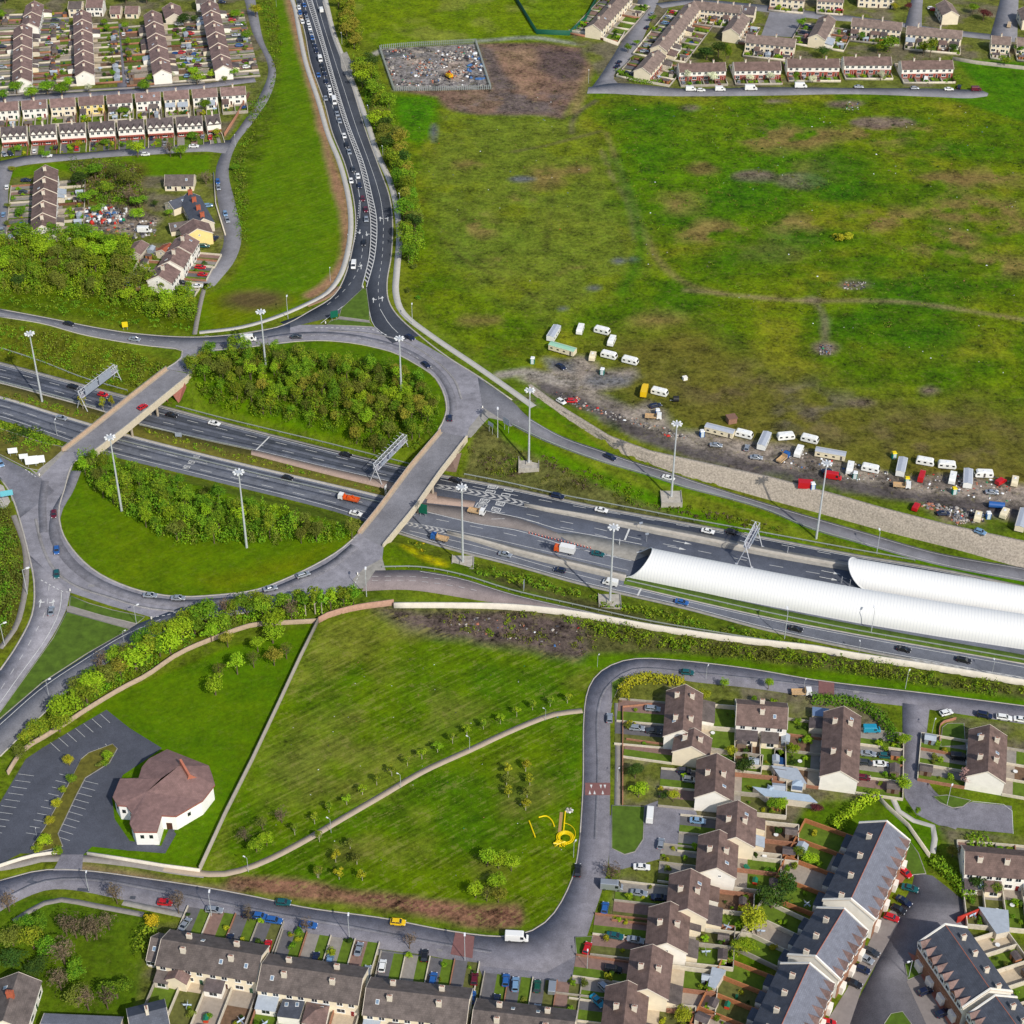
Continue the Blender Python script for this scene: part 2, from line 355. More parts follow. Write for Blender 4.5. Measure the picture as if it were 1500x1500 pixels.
# tracks across the field
stroke([(888, 195), (905, 240), (925, 290), (945, 345), (968, 385), (1005, 415), (1060, 430)], 3.0, (118, 108, 66), 1.2, a=0.75)
stroke([(1005, 425), (1125, 437), (1190, 441), (1250, 440), (1330, 443), (1400, 452), (1460, 462), (1560, 478)], 2.2, (138, 118, 92), 1.2, a=0.65)
stroke([(1192, 441), (1203, 455), (1208, 470), (1208, 500)], 2.5, (112, 104, 84), 1.2, a=0.8)
stroke([(793, 228), (803, 255), (809, 290), (803, 330), (799, 380)], 2.4, (74, 80, 34), 1, a=0.5, rag=.3, thr=.4)
stroke([(640, 340), (680, 380), (740, 410), (790, 440)], 1.0, (76, 74, 36), 1, a=0.8); stroke([(630, 320), (690, 372), (752, 400)], 0.9, (76, 74, 36), 1, a=0.7)
stroke([(752, 222), (800, 213), (850, 200), (880, 192)], 2.0, (92, 84, 58), 1.2, a=0.8); stroke([(865, 200), (880, 220), (895, 255), (920, 300), (930, 350)], 2.2, (118, 108, 76), 1.2, a=0.7, thr=0.35)
stroke([(838, 195), (838, 180), (850, 162), (872, 148)], 2.0, (96, 84, 74), 1.2, a=0.85)
stroke([(905, 235), (925, 290), (938, 345), (935, 380), (910, 430)], 5, (44, 96, 20), 2.5, a=0.7)
stroke([(555, 75), (530, 90), (515, 92)], 4, (150, 145, 135), 1); stroke([(700, 60), (780, 55), (830, 62), (870, 68)], 3.5, (146, 146, 138), 1.5, a=0.8, rag=1.2)
# building-rubble compound and stripped ground
for b_ in [(1330, 215, 40, 8), (1460, 330, 60, 14), (1240, 310, 40, 10), (1110, 340, 26, 8), (1030, 250, 20, 8), (1400, 260, 46, 10), (690, 240, 24, 8), (850, 250, 26, 8), (740, 380, 26, 8), (840, 400, 24, 7), (700, 470, 30, 8)]: blob(*b_, (118, 98, 62), a=.8, feather=3, rag=6, thr=.4, seed=23)
MUD = [(700, 64), (790, 63), (872, 72), (868, 95), (850, 125), (824, 174), (780, 168), (700, 168), (655, 160), (640, 142), (600, 136), (577, 132), (720, 130)]
paint(MUD, (118, 96, 82), 1.5, 1.5, wild=1.2, mow=0); paint([(722, 76), (782, 72), (790, 95), (800, 115), (780, 140), (760, 130), (740, 105)], (132, 108, 88), 3, 2)
paint([(786, 70), (860, 76), (850, 112), (820, 118), (790, 100)], (92, 78, 74), 3, 3); paint([(660, 136), (760, 128), (830, 140), (820, 170), (670, 164)], (104, 92, 88), 4, 4, thr=0.4, seed=3)
paint([(700, 66), (722, 74), (735, 105), (757, 130), (725, 134)], (98, 88, 84), 2, 1.5, a=.9)
paint([(830, 170), (850, 165), (872, 95), (880, 88), (868, 70)], (138, 112, 88), 1.5, 1, a=0.6)
paint([(556, 71), (696, 64), (718, 130), (577, 133)], (126, 121, 118), 0.8, 0.4, wild=1.6)
paint([(592, 76), (650, 72), (648, 90), (600, 95)], (168, 152, 138), 2, 2, a=.8, thr=.42, seed=8); paint([(650, 92), (680, 90), (680, 118), (650, 116)], (158, 142, 128), 2, 2, a=.8); paint([(560, 74), (590, 73), (592, 82), (565, 84)], (88, 90, 92), 1, 1)
# traveller encampment hard ground
CAMPG = [(728, 548), (800, 548), (842, 520), (862, 522), (880, 545), (930, 540), (938, 552), (905, 566), (880, 575), (925, 600), (950, 588), (975, 600), (990, 625), (1030, 632), (1110, 648), (1150, 650), (1240, 680), (1330, 700), (1430, 700), (1520, 712), (1520, 770), (1420, 748), (1300, 725), (1150, 700), (1020, 670), (930, 640), (860, 600), (810, 572), (760, 556)]
paint(CAMPG, (140, 130, 120), 2, 2.5, wild=1.2, a=.95); paint(CAMPG, (112, 104, 96), 2, 2.5, thr=.5, seed=4, a=.9)
stroke([(800, 568), (850, 590), (900, 615), (960, 645), (1040, 670), (1125, 690), (1200, 705), (1300, 722), (1400, 738), (1520, 752)], 6.5, (88, 82, 80), 1.5, rag=1.2, wild=.8)
stroke([(735, 549), (770, 545), (810, 556), (840, 562)], 5, (150, 142, 132), 1.2); paint([(868, 548), (925, 552), (920, 562), (870, 568), (852, 560)], (104, 104, 106), 2, 2, a=.9); paint([(800, 525), (840, 530), (838, 545), (805, 538)], (108, 108, 108), 2, 2)
stroke([(870, 612), (960, 650), (1060, 682), (1150, 700)], 2.5, (60, 96, 30), 2, a=.8, thr=.45); stroke([(1190, 712), (1280, 735), (1400, 762), (1520, 788)], 5, (64, 92, 34), 2, a=.85, thr=.38)
paint([(1340, 738), (1430, 752), (1440, 768), (1380, 765)], (120, 104, 92), 2, 3, a=.9, wild=1.6)
# mown grass
LAWN = (70, 112, 18)
paint([(405, -20), (424, -5), (436, 60), (455, 120), (478, 200), (500, 290), (505, 340), (500, 390), (480, 420), (430, 455), (290, 485), (296, 440), (340, 410), (365, 370), (350, 300), (352, 240), (365, 200), (400, 150), (415, 100), (405, 40)], LAWN, 1.5, 1, wild=0.15, mow=0.55)
paint([(300, 430), (372, 422), (430, 440), (320, 480)], (88, 112, 24), 4, 3, a=.7); blob(372, 438, 44, 15, (92, 78, 52), feather=4, rag=3, a=.95)
stroke([(424, 0), (432, 30), (444, 80), (456, 120), (470, 170), (482, 230), (497, 280), (507, 330), (503, 380), (478, 418), (455, 432)], 4.5, (150, 118, 92), 1.5, rag=1.2)
paint([(-20, 262), (10, 255), (28, 245), (75, 240), (230, 228), (307, 226), (305, 252), (200, 262), (110, 255), (80, 248), (28, 260)], (72, 116, 24), 1, .5, wild=.2)
paint([(365, 140), (400, 130), (412, 100), (408, 180), (372, 240), (345, 340), (340, 300), (345, 230)], (62, 92, 24), 3, 3, a=.9, wild=.9)
ISL_N = [(281, 547), (295, 516), (345, 512), (425, 501), (475, 500), (525, 505), (575, 517), (610, 535), (635, 552), (650, 575), (654, 600), (647, 625), (642, 634), (560, 640), (430, 612), (300, 575)]
paint(ISL_N, (62, 104, 18), 1, .5, wild=.4)
ISL_S = [(109, 660), (94, 720), (87, 750), (92, 782), (112, 812), (140, 837), (175, 855), (212, 867), (262, 873), (325, 870), (375, 863), (425, 844), (475, 818), (505, 799), (525, 779), (330, 720), (150, 668)]
paint(ISL_S, (70, 110, 14), 1, .5, wild=.2, mow=0.3); paint([(300, 850), (480, 800), (440, 835), (330, 868)], (96, 118, 30), 4, 3, a=.6)
paint([(60, 1110), (160, 1020), (330, 950), (450, 915), (465, 905), (440, 960), (370, 1110), (300, 1270), (240, 1275), (120, 1255), (60, 1240)], (66, 110, 16), 1, .5, wild=.15, mow=.25)
PARK = [(470, 912), (560, 890), (700, 940), (870, 965), (858, 1040), (852, 1150), (850, 1220), (835, 1300), (800, 1350), (740, 1360), (600, 1340), (480, 1310), (340, 1290), (298, 1275), (360, 1150), (420, 1010)]
paint(PARK, (70, 108, 22), 1, .5, wild=.45, mow=1.0); paint(PARK, (112, 118, 48), 2, 2, wild=.6, a=.75, thr=.52, seed=51, ns=30); paint(PARK, (54, 98, 12), 2, 2, a=.7, thr=.55, seed=61, ns=24)
paint([(380, 1100), (440, 1060), (560, 1040), (640, 1020), (700, 1040), (560, 1120), (440, 1200)], (118, 116, 58), 8, 8, a=.55, thr=.42, seed=2, ns=16); paint([(500, 940), (560, 925), (580, 990), (500, 1040), (430, 1080)], (108, 114, 44), 8, 6, a=.6, thr=.45, seed=5)
paint([(545, 888), (700, 893), (850, 905), (900, 930), (860, 968), (720, 945), (600, 925)], (92, 80, 74), 3, 3, wild=1.5); paint([(850, 905), (1000, 930), (1200, 960), (1560, 1020), (1560, 1040), (1200, 985), (980, 965), (870, 960)], (84, 84, 46), 2, 3, wild=1.2)
stroke([(870, 970), (1000, 968), (1200, 992), (1560, 1045)], 7, (66, 110, 20), 1.5, wild=.3)
stroke([(345, 1292), (420, 1300), (500, 1312), (580, 1322), (660, 1335), (700, 1345), (750, 1345)], 6, (124, 92, 74), 1, rag=1.5, wild=1.4); stroke([(120, 1272), (220, 1290), (300, 1305), (345, 1305)], 4, (138, 112, 92), 1.2, a=.8)
paint([(700, 1335), (755, 1330), (760, 1350), (735, 1362), (700, 1350)], (124, 92, 74), 2, 2)
for b_ in [(745, 1150, 12, 40), (778, 1160, 12, 30), (805, 1165, 14, 8), (720, 1270, 20, 10), (500, 1250, 18, 14), (540, 1240, 14, 12)]: blob(*b_, (112, 104, 56), a=.6, feather=4, rag=3)
# banks of the cutting
paint([(-60, 470), (0, 466), (62, 478), (125, 500), (212, 516), (262, 530), (245, 545), (190, 572), (0, 520), (-60, 505)], (70, 92, 28), 1, 1, wild=.9)
paint([(-60, 560), (0, 562), (150, 604), (132, 622), (0, 582), (-60, 570)], (78, 88, 34), 1, 1, wild=1.1)
paint([(-60, 612), (0, 616), (95, 655), (60, 688), (0, 665), (-60, 650)], (64, 92, 24), 1, 1, wild=.8)
paint([(690, 640), (712, 612), (760, 640), (860, 675), (1000, 724), (1150, 772), (1290, 812), (1200, 800), (1000, 762), (760, 712), (670, 690)], (84, 86, 46), 1, 1.5, wild=1.2); stroke([(712, 612), (760, 640), (860, 680), (1000, 727), (1160, 775), (1300, 815)], 5, (64, 112, 20), 1.5, rag=.5, wild=.3); stroke([(690, 698), (850, 732), (1000, 758), (1120, 782), (1290, 815)], 3.5, (68, 106, 26), 1, wild=.3)
paint([(785, 590), (830, 620), (900, 672), (1000, 700), (1180, 752), (1430, 826), (1560, 850), (1560, 830), (1400, 806), (1190, 750), (1000, 696), (880, 650), (780, 576)], (60, 108, 18), 1, .5, wild=.3)
paint([(750, 585), (780, 590), (870, 655), (880, 665), (830, 645), (780, 615)], (70, 112, 20), 1, .5, wild=.3)
paint([(556, 800), (570, 792), (660, 808), (850, 858), (1120, 925), (1270, 958), (1200, 955), (1000, 920), (800, 880), (680, 848), (556, 832)], (68, 106, 22), 1, .8, wild=.5); paint([(690, 825), (760, 835), (900, 872), (1120, 928), (1060, 920), (880, 890), (700, 838)], (82, 82, 44), 2, 2, wild=1.2)
paint([(590, 791), (618, 795), (652, 810), (658, 824), (640, 822), (610, 805)], (196, 184, 30), 2, 3, a=.9, thr=.42, seed=19, wild=1.5)
# house plots
HG = (108, 102, 80)
for q in [[(-30, -20), (345, -20), (368, 10), (398, 100), (372, 150), (330, 205), (240, 206), (60, 218), (-30, 232)], [(20, 262), (120, 262), (120, 345), (20, 345)], [(200, 258), (320, 258), (335, 340), (300, 415), (250, 420), (165, 420), (120, 345), (110, 300), (200, 320)],
          [(905, -20), (1560, -20), (1560, 92), (1400, 92), (1390, 128), (1040, 128), (890, 130), (835, 48), (860, 30)], [(905, 990), (1100, 985), (1200, 1010), (1290, 1040), (1315, 1100), (1320, 1150), (1290, 1170), (1240, 1260), (1130, 1500), (850, 1500), (880, 1400), (905, 1290), (955, 1190), (905, 1180)],
          [(1390, 1050), (1560, 1070), (1560, 1160), (1400, 1140)], [(1375, 1210), (1560, 1240), (1560, 1380), (1440, 1320)], [(210, 1360), (340, 1345), (560, 1385), (850, 1440), (850, 1520), (180, 1520)], [(1390, 1360), (1560, 1400), (1560, 1520), (1400, 1520)]]:
    paint(q, HG, 1, .5, wild=.8); paint(q, (80, 104, 40), 2, 2, thr=.40, seed=8, a=.85)
paint([(100, 235), (210, 240), (215, 310), (130, 330), (115, 300)], (72, 84, 34), 3, 3, wild=1.2); paint([(125, 305), (180, 300), (235, 320), (215, 345), (130, 340)], (128, 116, 104), 2, 2, wild=1.8)
paint([(-20, 340), (190, 345), (290, 425), (285, 490), (110, 465), (-20, 450)], (62, 92, 20), 2, 1, wild=.8)
paint([(-20, 1330), (60, 1310), (200, 1330), (225, 1345), (210, 1400), (195, 1500), (-20, 1500)], (64, 98, 26), 1, .5, wild=.5)
paint([(1310, 1160), (1380, 1220), (1350, 1290), (1295, 1190)], (62, 104, 22), 1, .5, wild=.4); paint([(1180, 1180), (1290, 1165), (1300, 1200), (1230, 1250), (1170, 1300), (1110, 1480), (1030, 1500), (1060, 1380), (1130, 1260)], (64, 102, 26), 1, 1, wild=.5)
paint([(1395, 85), (1560, 95), (1560, 200), (1380, 140), (1445, 140)], (58, 108, 24), 2, 2, wild=.6)
paint([(-20, 690), (18, 740), (40, 850), (30, 930), (-20, 970)], (66, 80, 32), 1, 1, wild=1)

me = mesh_np('ground', np.stack([gxf, gyf, GZ.ravel()], 1), np.array([]).reshape(0, 4) if False else
             (lambda nx, ny: np.stack([(np.arange(ny-1)[:, None]*nx+np.arange(nx-1)).ravel(), (np.arange(ny-1)[:, None]*nx+np.arange(1, nx)).ravel(), ((np.arange(1, ny))[:, None]*nx+np.arange(1, nx)).ravel(), ((np.arange(1, ny))[:, None]*nx+np.arange(nx-1)).ravel()], 1))(len(xs), len(ys)), [])
at = me.color_attributes.new('cover', 'FLOAT_COLOR', 'POINT'); at.data.foreach_set('color', np.concatenate([COL, np.ones((len(COL), 1))], 1).astype(np.float32).ravel())
for nm, arr in (('wild', WILD), ('mow', MOW)):
    a_ = me.attributes.new(nm, 'FLOAT', 'POINT'); a_.data.foreach_set('value', arr.astype(np.float32))
gm = bpy.data.materials.new('grass_and_earth'); gm.use_nodes = True; t = gm.node_tree; b = t.nodes['Principled BSDF']; b.inputs['Roughness'].default_value = 0.95; b.inputs['Specular IOR Level'].default_value = 0.1
def N(tp, **kw):
    n = t.nodes.new(tp)
    for k_, v_ in kw.items(): setattr(n, k_, v_)
    return n
cv = N('ShaderNodeAttribute', attribute_name='cover'); wl = N('ShaderNodeAttribute', attribute_name='wild'); mw = N('ShaderNodeAttribute', attribute_name='mow'); ge = N('ShaderNodeNewGeometry')
def noise(s_, det=5, ro=.6, vec=None):
    n = N('ShaderNodeTexNoise'); n.inputs['Scale'].default_value = s_; n.inputs['Detail'].default_value = det; n.inputs['Roughness'].default_value = ro
    t.links.new(vec or ge.outputs['Position'], n.inputs['Vector']); return n.outputs[0]
def math_(op, a, b_=None, c_=None):
    n = N('ShaderNodeMath', operation=op)
    for i, v in enumerate((a, b_, c_)):
        if v is None: continue
        if isinstance(v, (int, float)): n.inputs[i].default_value = v
        else: t.links.new(v, n.inputs[i])
    return n.outputs[0]
nf = noise(0.6, 9, .82); nmid = noise(0.12, 6, .7); nbig = noise(0.03, 4, .5)
# fine mottling, stronger on wild ground
v1 = math_('MULTIPLY', math_('SUBTRACT', nf, 0.5), math_('MULTIPLY_ADD', wl.outputs['Fac'], 2.8, 1.4))
v2 = math_('MULTIPLY', math_('SUBTRACT', nmid, 0.5), math_('MULTIPLY_ADD', wl.outputs['Fac'], 2.0, 0.9))
# mowing lines: stretched noise
mp = N('ShaderNodeMapping', vector_type='TEXTURE'); mp.inputs['Rotation'].default_value = (0, 0, R(36)); mp.inputs['Scale'].default_value = (12, 1.0, 1); t.links.new(ge.outputs['Position'], mp.inputs['Vector'])
ns = noise(0.85, 3, .6, mp.outputs[0])
v3 = math_('MULTIPLY', math_('SUBTRACT', ns, 0.5), math_('MULTIPLY', mw.outputs['Fac'], 1.5))
val = math_('ADD', math_('ADD', v1, v2), math_('ADD', v3, .97))
hs = N('ShaderNodeHueSaturation'); hs.inputs['Saturation'].default_value = 1.06; t.links.new(cv.outputs['Color'], hs.inputs['Color']); t.links.new(val, hs.inputs['Value'])
hue = math_('ADD', math_('ADD', 0.5, math_('MULTIPLY', math_('SUBTRACT', nbig, 0.5), -0.05)), math_('MULTIPLY', math_('SUBTRACT', noise(.25, 6, .8), .5), -.055)); t.links.new(hue, hs.inputs['Hue'])
# dry stalks
dry = math_('MULTIPLY', math_('GREATER_THAN', math_('ADD', noise(0.35, 8, .85), math_('MULTIPLY', math_('SUBTRACT', ns, .5), math_('MULTIPLY', mw.outputs['Fac'], .5))), 0.57), math_('MULTIPLY_ADD', mw.outputs['Fac'], .25, math_('MULTIPLY', wl.outputs['Fac'], 0.30)))
mx = N('ShaderNodeMix', data_type='RGBA'); mx.inputs[7].default_value = (*S(138, 132, 72), 1); t.links.new(dry, mx.inputs[0]); t.links.new(hs.outputs[0], mx.inputs[6])
t.links.new(mx.outputs[2], b.inputs['Base Color'])
bp = N('ShaderNodeBump'); bp.inputs['Strength'].default_value = 0.5; bp.inputs['Distance'].default_value = 0.5; t.links.new(nf, bp.inputs['Height']); t.links.new(bp.outputs[0], b.inputs['Normal'])
me.materials.append(gm); me.polygons.foreach_set('use_smooth', np.ones(len(me.polygons), bool))
struct(link('ground', me))
# ------------------------------------------------------------------ road surfaces
def asphalt(name, c, amp=0.12, tint=None, worn=0.0):
    if name in MATS: return MATS[name]
    m = mat(name, c, 0.9, amp, 0.35, spec=.2); t = m.node_tree; b = t.nodes['Principled BSDF']
    old = b.inputs['Base Color'].links[0].from_socket
    g = t.nodes.new('ShaderNodeNewGeometry'); n = t.nodes.new('ShaderNodeTexNoise'); n.inputs['Scale'].default_value = 4.0; n.inputs['Detail'].default_value = 3
    n3 = t.nodes.new('ShaderNodeTexNoise'); n3.inputs['Scale'].default_value = 0.06; n3.inputs['Detail'].default_value = 5
    t.links.new(g.outputs['Position'], n.inputs['Vector']); t.links.new(g.outputs['Position'], n3.inputs['Vector'])
    a = t.nodes.new('ShaderNodeMath'); a.operation = 'ADD'; t.links.new(n.outputs[0], a.inputs[0]); t.links.new(n3.outputs[0], a.inputs[1])
    mr = t.nodes.new('ShaderNodeMapRange'); mr.inputs[1].default_value = 0.7; mr.inputs[2].default_value = 1.3; mr.inputs[3].default_value = 0.72; mr.inputs[4].default_value = 1.28; t.links.new(a.outputs[0], mr.inputs[0])
    hs = t.nodes.new('ShaderNodeHueSaturation'); t.links.new(old, hs.inputs['Color']); t.links.new(mr.outputs[0], hs.inputs['Value']); t.links.new(hs.outputs[0], b.inputs['Base Color'])
    return m
A_DARK = asphalt('new_asphalt', S(70, 74, 82)); A_MW = asphalt('motorway_asphalt', S(100, 104, 114)); A_RING = asphalt('worn_asphalt', S(138, 136, 142), .2)
A_BRIDGE = asphalt('bridge_asphalt', S(130, 129, 133)); A_EST = asphalt('estate_asphalt', S(122, 120, 127), .18); A_RED = asphalt('brown_asphalt', S(140, 128, 126)); A_PARK = asphalt('car_park_asphalt', S(80, 83, 92)); A_LANE = asphalt('far_asphalt', S(128, 127, 131))
A_CRES = asphalt('crescent_asphalt', S(116, 114, 119)); A_SLIP = asphalt('slip_asphalt', S(118, 118, 123))
CONC = mat('concrete', S(176, 170, 160), .9, .14, .6); CONC_D = mat('old_concrete', S(150, 146, 138), .9, .2, .5); CONC_L = mat('new_concrete_path', S(186, 182, 174), .9, .08, .4)
PINKB = mat('pink_brick_paving', S(168, 146, 132), .9, .12, .8); TANP = mat('tan_path', S(172, 156, 136), .9, .08, .5); PAVE = mat('footpath_concrete', S(142, 136, 130), .9, .14, .7)
WHITE = mat('road_paint', S(206, 206, 202), .7, .2, 2.0); YEL = mat('yellow_paint', S(225, 180, 40), .7); REDP = mat('red_surface', S(126, 88, 84), .9, .1, 1)
GRASSM = mat('verge_grass', S(62, 98, 26), .95, .3, .35, bump=.4); SCRUBG = mat('median_grass', S(78, 90, 32), .95, .35, .5, bump=.5)
def sheet(name, V, idx, m, skirt=0.3):
    """a closed outline V (n,3) triangulated by index, with a small skirt down"""
    return None
def strip(name, L, Rr, m, z=0.0, dz=0.06, n=48, skirt=0.35, smooth=True):
    a = PL(L, z); b = PL(Rr, z)
    a = catmull(a, n) if smooth else resample3(a, n); b = catmull(b, n) if smooth else resample3(b, n)
    a[:, 2] += dz; b[:, 2] += dz; a2 = a.copy(); b2 = b.copy(); a2[:, 2] -= skirt; b2[:, 2] -= skirt
    V = np.concatenate([a, b, a2, b2]); i = np.arange(n-1)
    Q = np.concatenate([np.stack([i, i+1, i+1+n, i+n], 1), np.stack([i, i+2*n, i+1+2*n, i+1], 1), np.stack([i+n, i+n+1, i+1+3*n, i+3*n], 1)])
    return struct(link(name, mesh_np(name, V, Q, m)))
def resample3(p, n):
    d = np.linalg.norm(np.diff(p, axis=0), axis=1); s = np.concatenate([[0], np.cumsum(d)]); t = np.linspace(0, s[-1], n)
    return np.stack([np.interp(t, s, p[:, k]) for k in range(3)], 1)
def offs(pl, d):
    g = np.gradient(pl[:, :2], axis=0); g /= np.linalg.norm(g, axis=1)[:, None]+1e-9; q = pl.copy(); q[:, 0] -= g[:, 1]*d; q[:, 1] += g[:, 0]*d; return q
def ribbon(name, pts, width, m, z=0.0, dz=0.06, step=4, world=False, skirt=.35, terrain=False):
    p = pts if world else PL(pts, z); p = catmull(p, max(8, int(np.linalg.norm(np.diff(p[:, :2], axis=0), axis=1).sum()/step)))
    if terrain: p[:, 2] = zt(p[:, 0], p[:, 1])
    a = offs(p, width/2); b = offs(p, -width/2); n = len(p); a[:, 2] += dz; b[:, 2] += dz; a2 = a.copy(); b2 = b.copy(); a2[:, 2] -= skirt; b2[:, 2] -= skirt
    V = np.concatenate([a, b, a2, b2]); i = np.arange(n-1)
    Q = np.concatenate([np.stack([i, i+n, i+1+n, i+1], 1), np.stack([i, i+1, i+1+2*n, i+2*n], 1), np.stack([i+n, i+3*n, i+1+3*n, i+n+1], 1)])
    return struct(link(name, mesh_np(name, V, Q, m)))
def area(name, pts, m, z=0.0, dz=0.06, curve=False, skirt=.35):
    p = PL(pts, z)
    if curve: p = catmull(np.concatenate([p, p[:1]]), 14*len(pts))[:-1]
    n = len(p); r = delaunay_2d_cdt([Vector(v[:2]) for v in p], [(i, (i+1) % n) for i in range(n)], [], 1, 1e-5)
    mb = MB(); zz = [p[k[0]][2] if k else p[0][2] for k in r[3]]
    mb.add([(v.x, v.y, h+dz) for v, h in zip(r[0], zz)], [tuple(f) for f in r[2]])
    for i in range(n):
        a, b = p[i], p[(i+1) % n]; mb.add([(a[0], a[1], a[2]+dz), (b[0], b[1], b[2]+dz), (b[0], b[1], b[2]+dz-skirt), (a[0], a[1], a[2]+dz-skirt)], [(0, 3, 2, 1)])
    return struct(mb.obj(name, m))
def kerb(name, pts, m, z=0.0, w_=0.35, h=0.14, smooth=True):
    p = PL(pts, z); p = catmull(p, max(8, int(np.linalg.norm(np.diff(p[:, :2], axis=0), axis=1).sum()/4))) if smooth else p
    return boxrib(name, p, w_, h, m, struct_=True)
def boxrib(name, p, w_, h, m, base=-0.3, struct_=False, mb=None, top=None):
    a = offs(p, w_/2); b = offs(p, -w_/2); n = len(p); V = np.concatenate([a, b, a, b]); V[:2*n, 2] += h; V[2*n:, 2] += base
    i = np.arange(n-1); Q = np.concatenate([np.stack([i, i+n, i+1+n, i+1], 1), np.stack([i, i+1, i+1+2*n, i+2*n], 1), np.stack([i+n, i+3*n, i+1+3*n, i+n+1], 1),
                                            np.array([[0, 2*n, 3*n, n], [n-1, 2*n-1, 4*n-1, 3*n-1]])])
    if mb is not None: mb.add(V, [tuple(q) for q in Q]); return
    o = link(name, mesh_np(name, V, Q, m)); return struct(o) if struct_ else o
MK = {}
def mark(key, pts, width=0.15, dash=None, z=0.0, dz=0.12, world=False, smooth=True, phase=0):
    """painted line; dash = (on, off) metres"""
    p = pts if world else PL(pts, z); p = catmull(p, max(6, int(np.linalg.norm(np.diff(p[:, :2], axis=0), axis=1).sum()/3))) if smooth else p
    s = np.concatenate([[0], np.cumsum(np.linalg.norm(np.diff(p[:, :2], axis=0), axis=1))]); mb = MK.setdefault(key, MB())
    runs = [(0, s[-1])] if not dash else [(a, min(a+dash[0], s[-1])) for a in np.arange(phase, s[-1], dash[0]+dash[1])]
    for a, b in runs:
        t = np.linspace(a, b, max(2, int((b-a)/4)+1)); q = np.stack([np.interp(t, s, p[:, k]) for k in range(3)], 1)
        if len(q) < 2 or b-a < .1: continue
        g = np.gradient(q[:, :2], axis=0); g /= np.linalg.norm(g, axis=1)[:, None]+1e-9; n = len(q)
        L_ = q.copy(); L_[:, 0] -= g[:, 1]*width/2; L_[:, 1] += g[:, 0]*width/2; R_ = q.copy(); R_[:, 0] += g[:, 1]*width/2; R_[:, 1] -= g[:, 0]*width/2
        V = np.concatenate([L_, R_]); V[:, 2] += dz; mb.add(V, [(i, i+n, i+1+n, i+1) for i in range(n-1)])
def quad_mark(key, pts, z=0.0, dz=0.12, world=False):
    p = pts if world else PL(pts, z); MK.setdefault(key, MB()).add([(v[0], v[1], v[2]+dz) for v in p], [tuple(range(len(p)))])
def lerpline(A, B, t):
    xs_ = sorted(set([p[0] for p in A]) | set([p[0] for p in B])); fa = lambda x: np.interp(x, [p[0] for p in A], [p[1] for p in A]); fb = lambda x: np.interp(x, [p[0] for p in B], [p[1] for p in B])
    return [(x, fa(x)*(1-t)+fb(x)*t) for x in xs_]
def clipx(A, x0, x1):
    xs_ = [x0]+[p[0] for p in A if x0 < p[0] < x1]+[x1]; return [(x, float(np.interp(x, [p[0] for p in A], [p[1] for p in A]))) for x in xs_]

# motorway in its cutting: one asphalt sheet, medians and islands laid on it
strip('motorway', MWN, MWS, A_MW, MZ, .10, 90)
ME1U = [(-90, 545), (0, 562), (75, 582), (150, 603), (205, 622), (300, 645), (375, 661), (475, 685), (585, 710), (640, 722)]
ME1L = [(-90, 566), (0, 582), (75, 605), (132, 622), (187, 638), (280, 662), (375, 685), (475, 708), (560, 728), (612, 742)]
strip('median', clipx(ME1U, -90, 600), clipx(ME1L, -90, 590), SCRUBG, MZ, .28, 60)
for nm_, off_ in (('kerb', 0),):
    kerb('kerb', clipx(ME1U, -90, 370), CONC, MZ, .5, .32); kerb('kerb', clipx(ME1L, -90, 590), CONC, MZ, .9, .32)
strip('brick_paved_strip', clipx(ME1U, 368, 640), [(368, 667), (475, 695), (585, 722), (640, 735)], PINKB, MZ, .33, 24)
strip('brick_paved_strip', [(628, 725), (697, 735)], [(625, 737), (693, 744)], PINKB, MZ, .24, 8)
# paved hatched wedge and concrete islands east of the road bridges
A2 = asphalt('wedge_asphalt', S(128, 120, 116)); strip('paved_wedge', [(600, 734), (640, 740), (693, 745), (722, 751), (760, 760), (820, 782)], [(594, 744), (640, 753), (700, 767), (760, 776), (800, 786), (822, 790)], A2, MZ, .16, 24)
M1U = [(768, 738), (800, 744), (850, 751), (875, 755), (950, 768), (1025, 782), (1125, 803), (1250, 826), (1290, 834)]
M1L = [(768, 742), (800, 750), (837, 757), (875, 765), (950, 781), (1025, 796), (1125, 816), (1250, 838), (1290, 846)]
strip('concrete_median', M1U, M1L, CONC_D, MZ, .26, 40)
strip('concrete_island', [(815, 781), (850, 783), (900, 793), (950, 803), (965, 808)], [(815, 782), (835, 794), (870, 806), (905, 816), (930, 822)], CONC_D, MZ, .24, 16)
M2U = [(655, 778), (700, 787), (750, 800), (800, 812), (860, 826), (917, 840)]; M2L = [(655, 783), (700, 796), (750, 812), (800, 825), (860, 839), (915, 852)]
strip('concrete_median', M2U, M2L, CONC_D, MZ, .24, 24)
# grass strip between enclosure and the outer lanes
strip('verge', [(914, 843), (1000, 862), (1125, 890), (1250, 915), (1375, 938), (1500, 960), (1600, 980)], [(914, 856), (1000, 876), (1125, 904), (1250, 928), (1375, 950), (1500, 972), (1600, 990)], GRASSM, MZ, .22, 40)
kerb('kerb', [(914, 857), (1000, 877), (1125, 905), (1250, 929), (1375, 951), (1500, 973)], CONC, MZ, .4, .26)
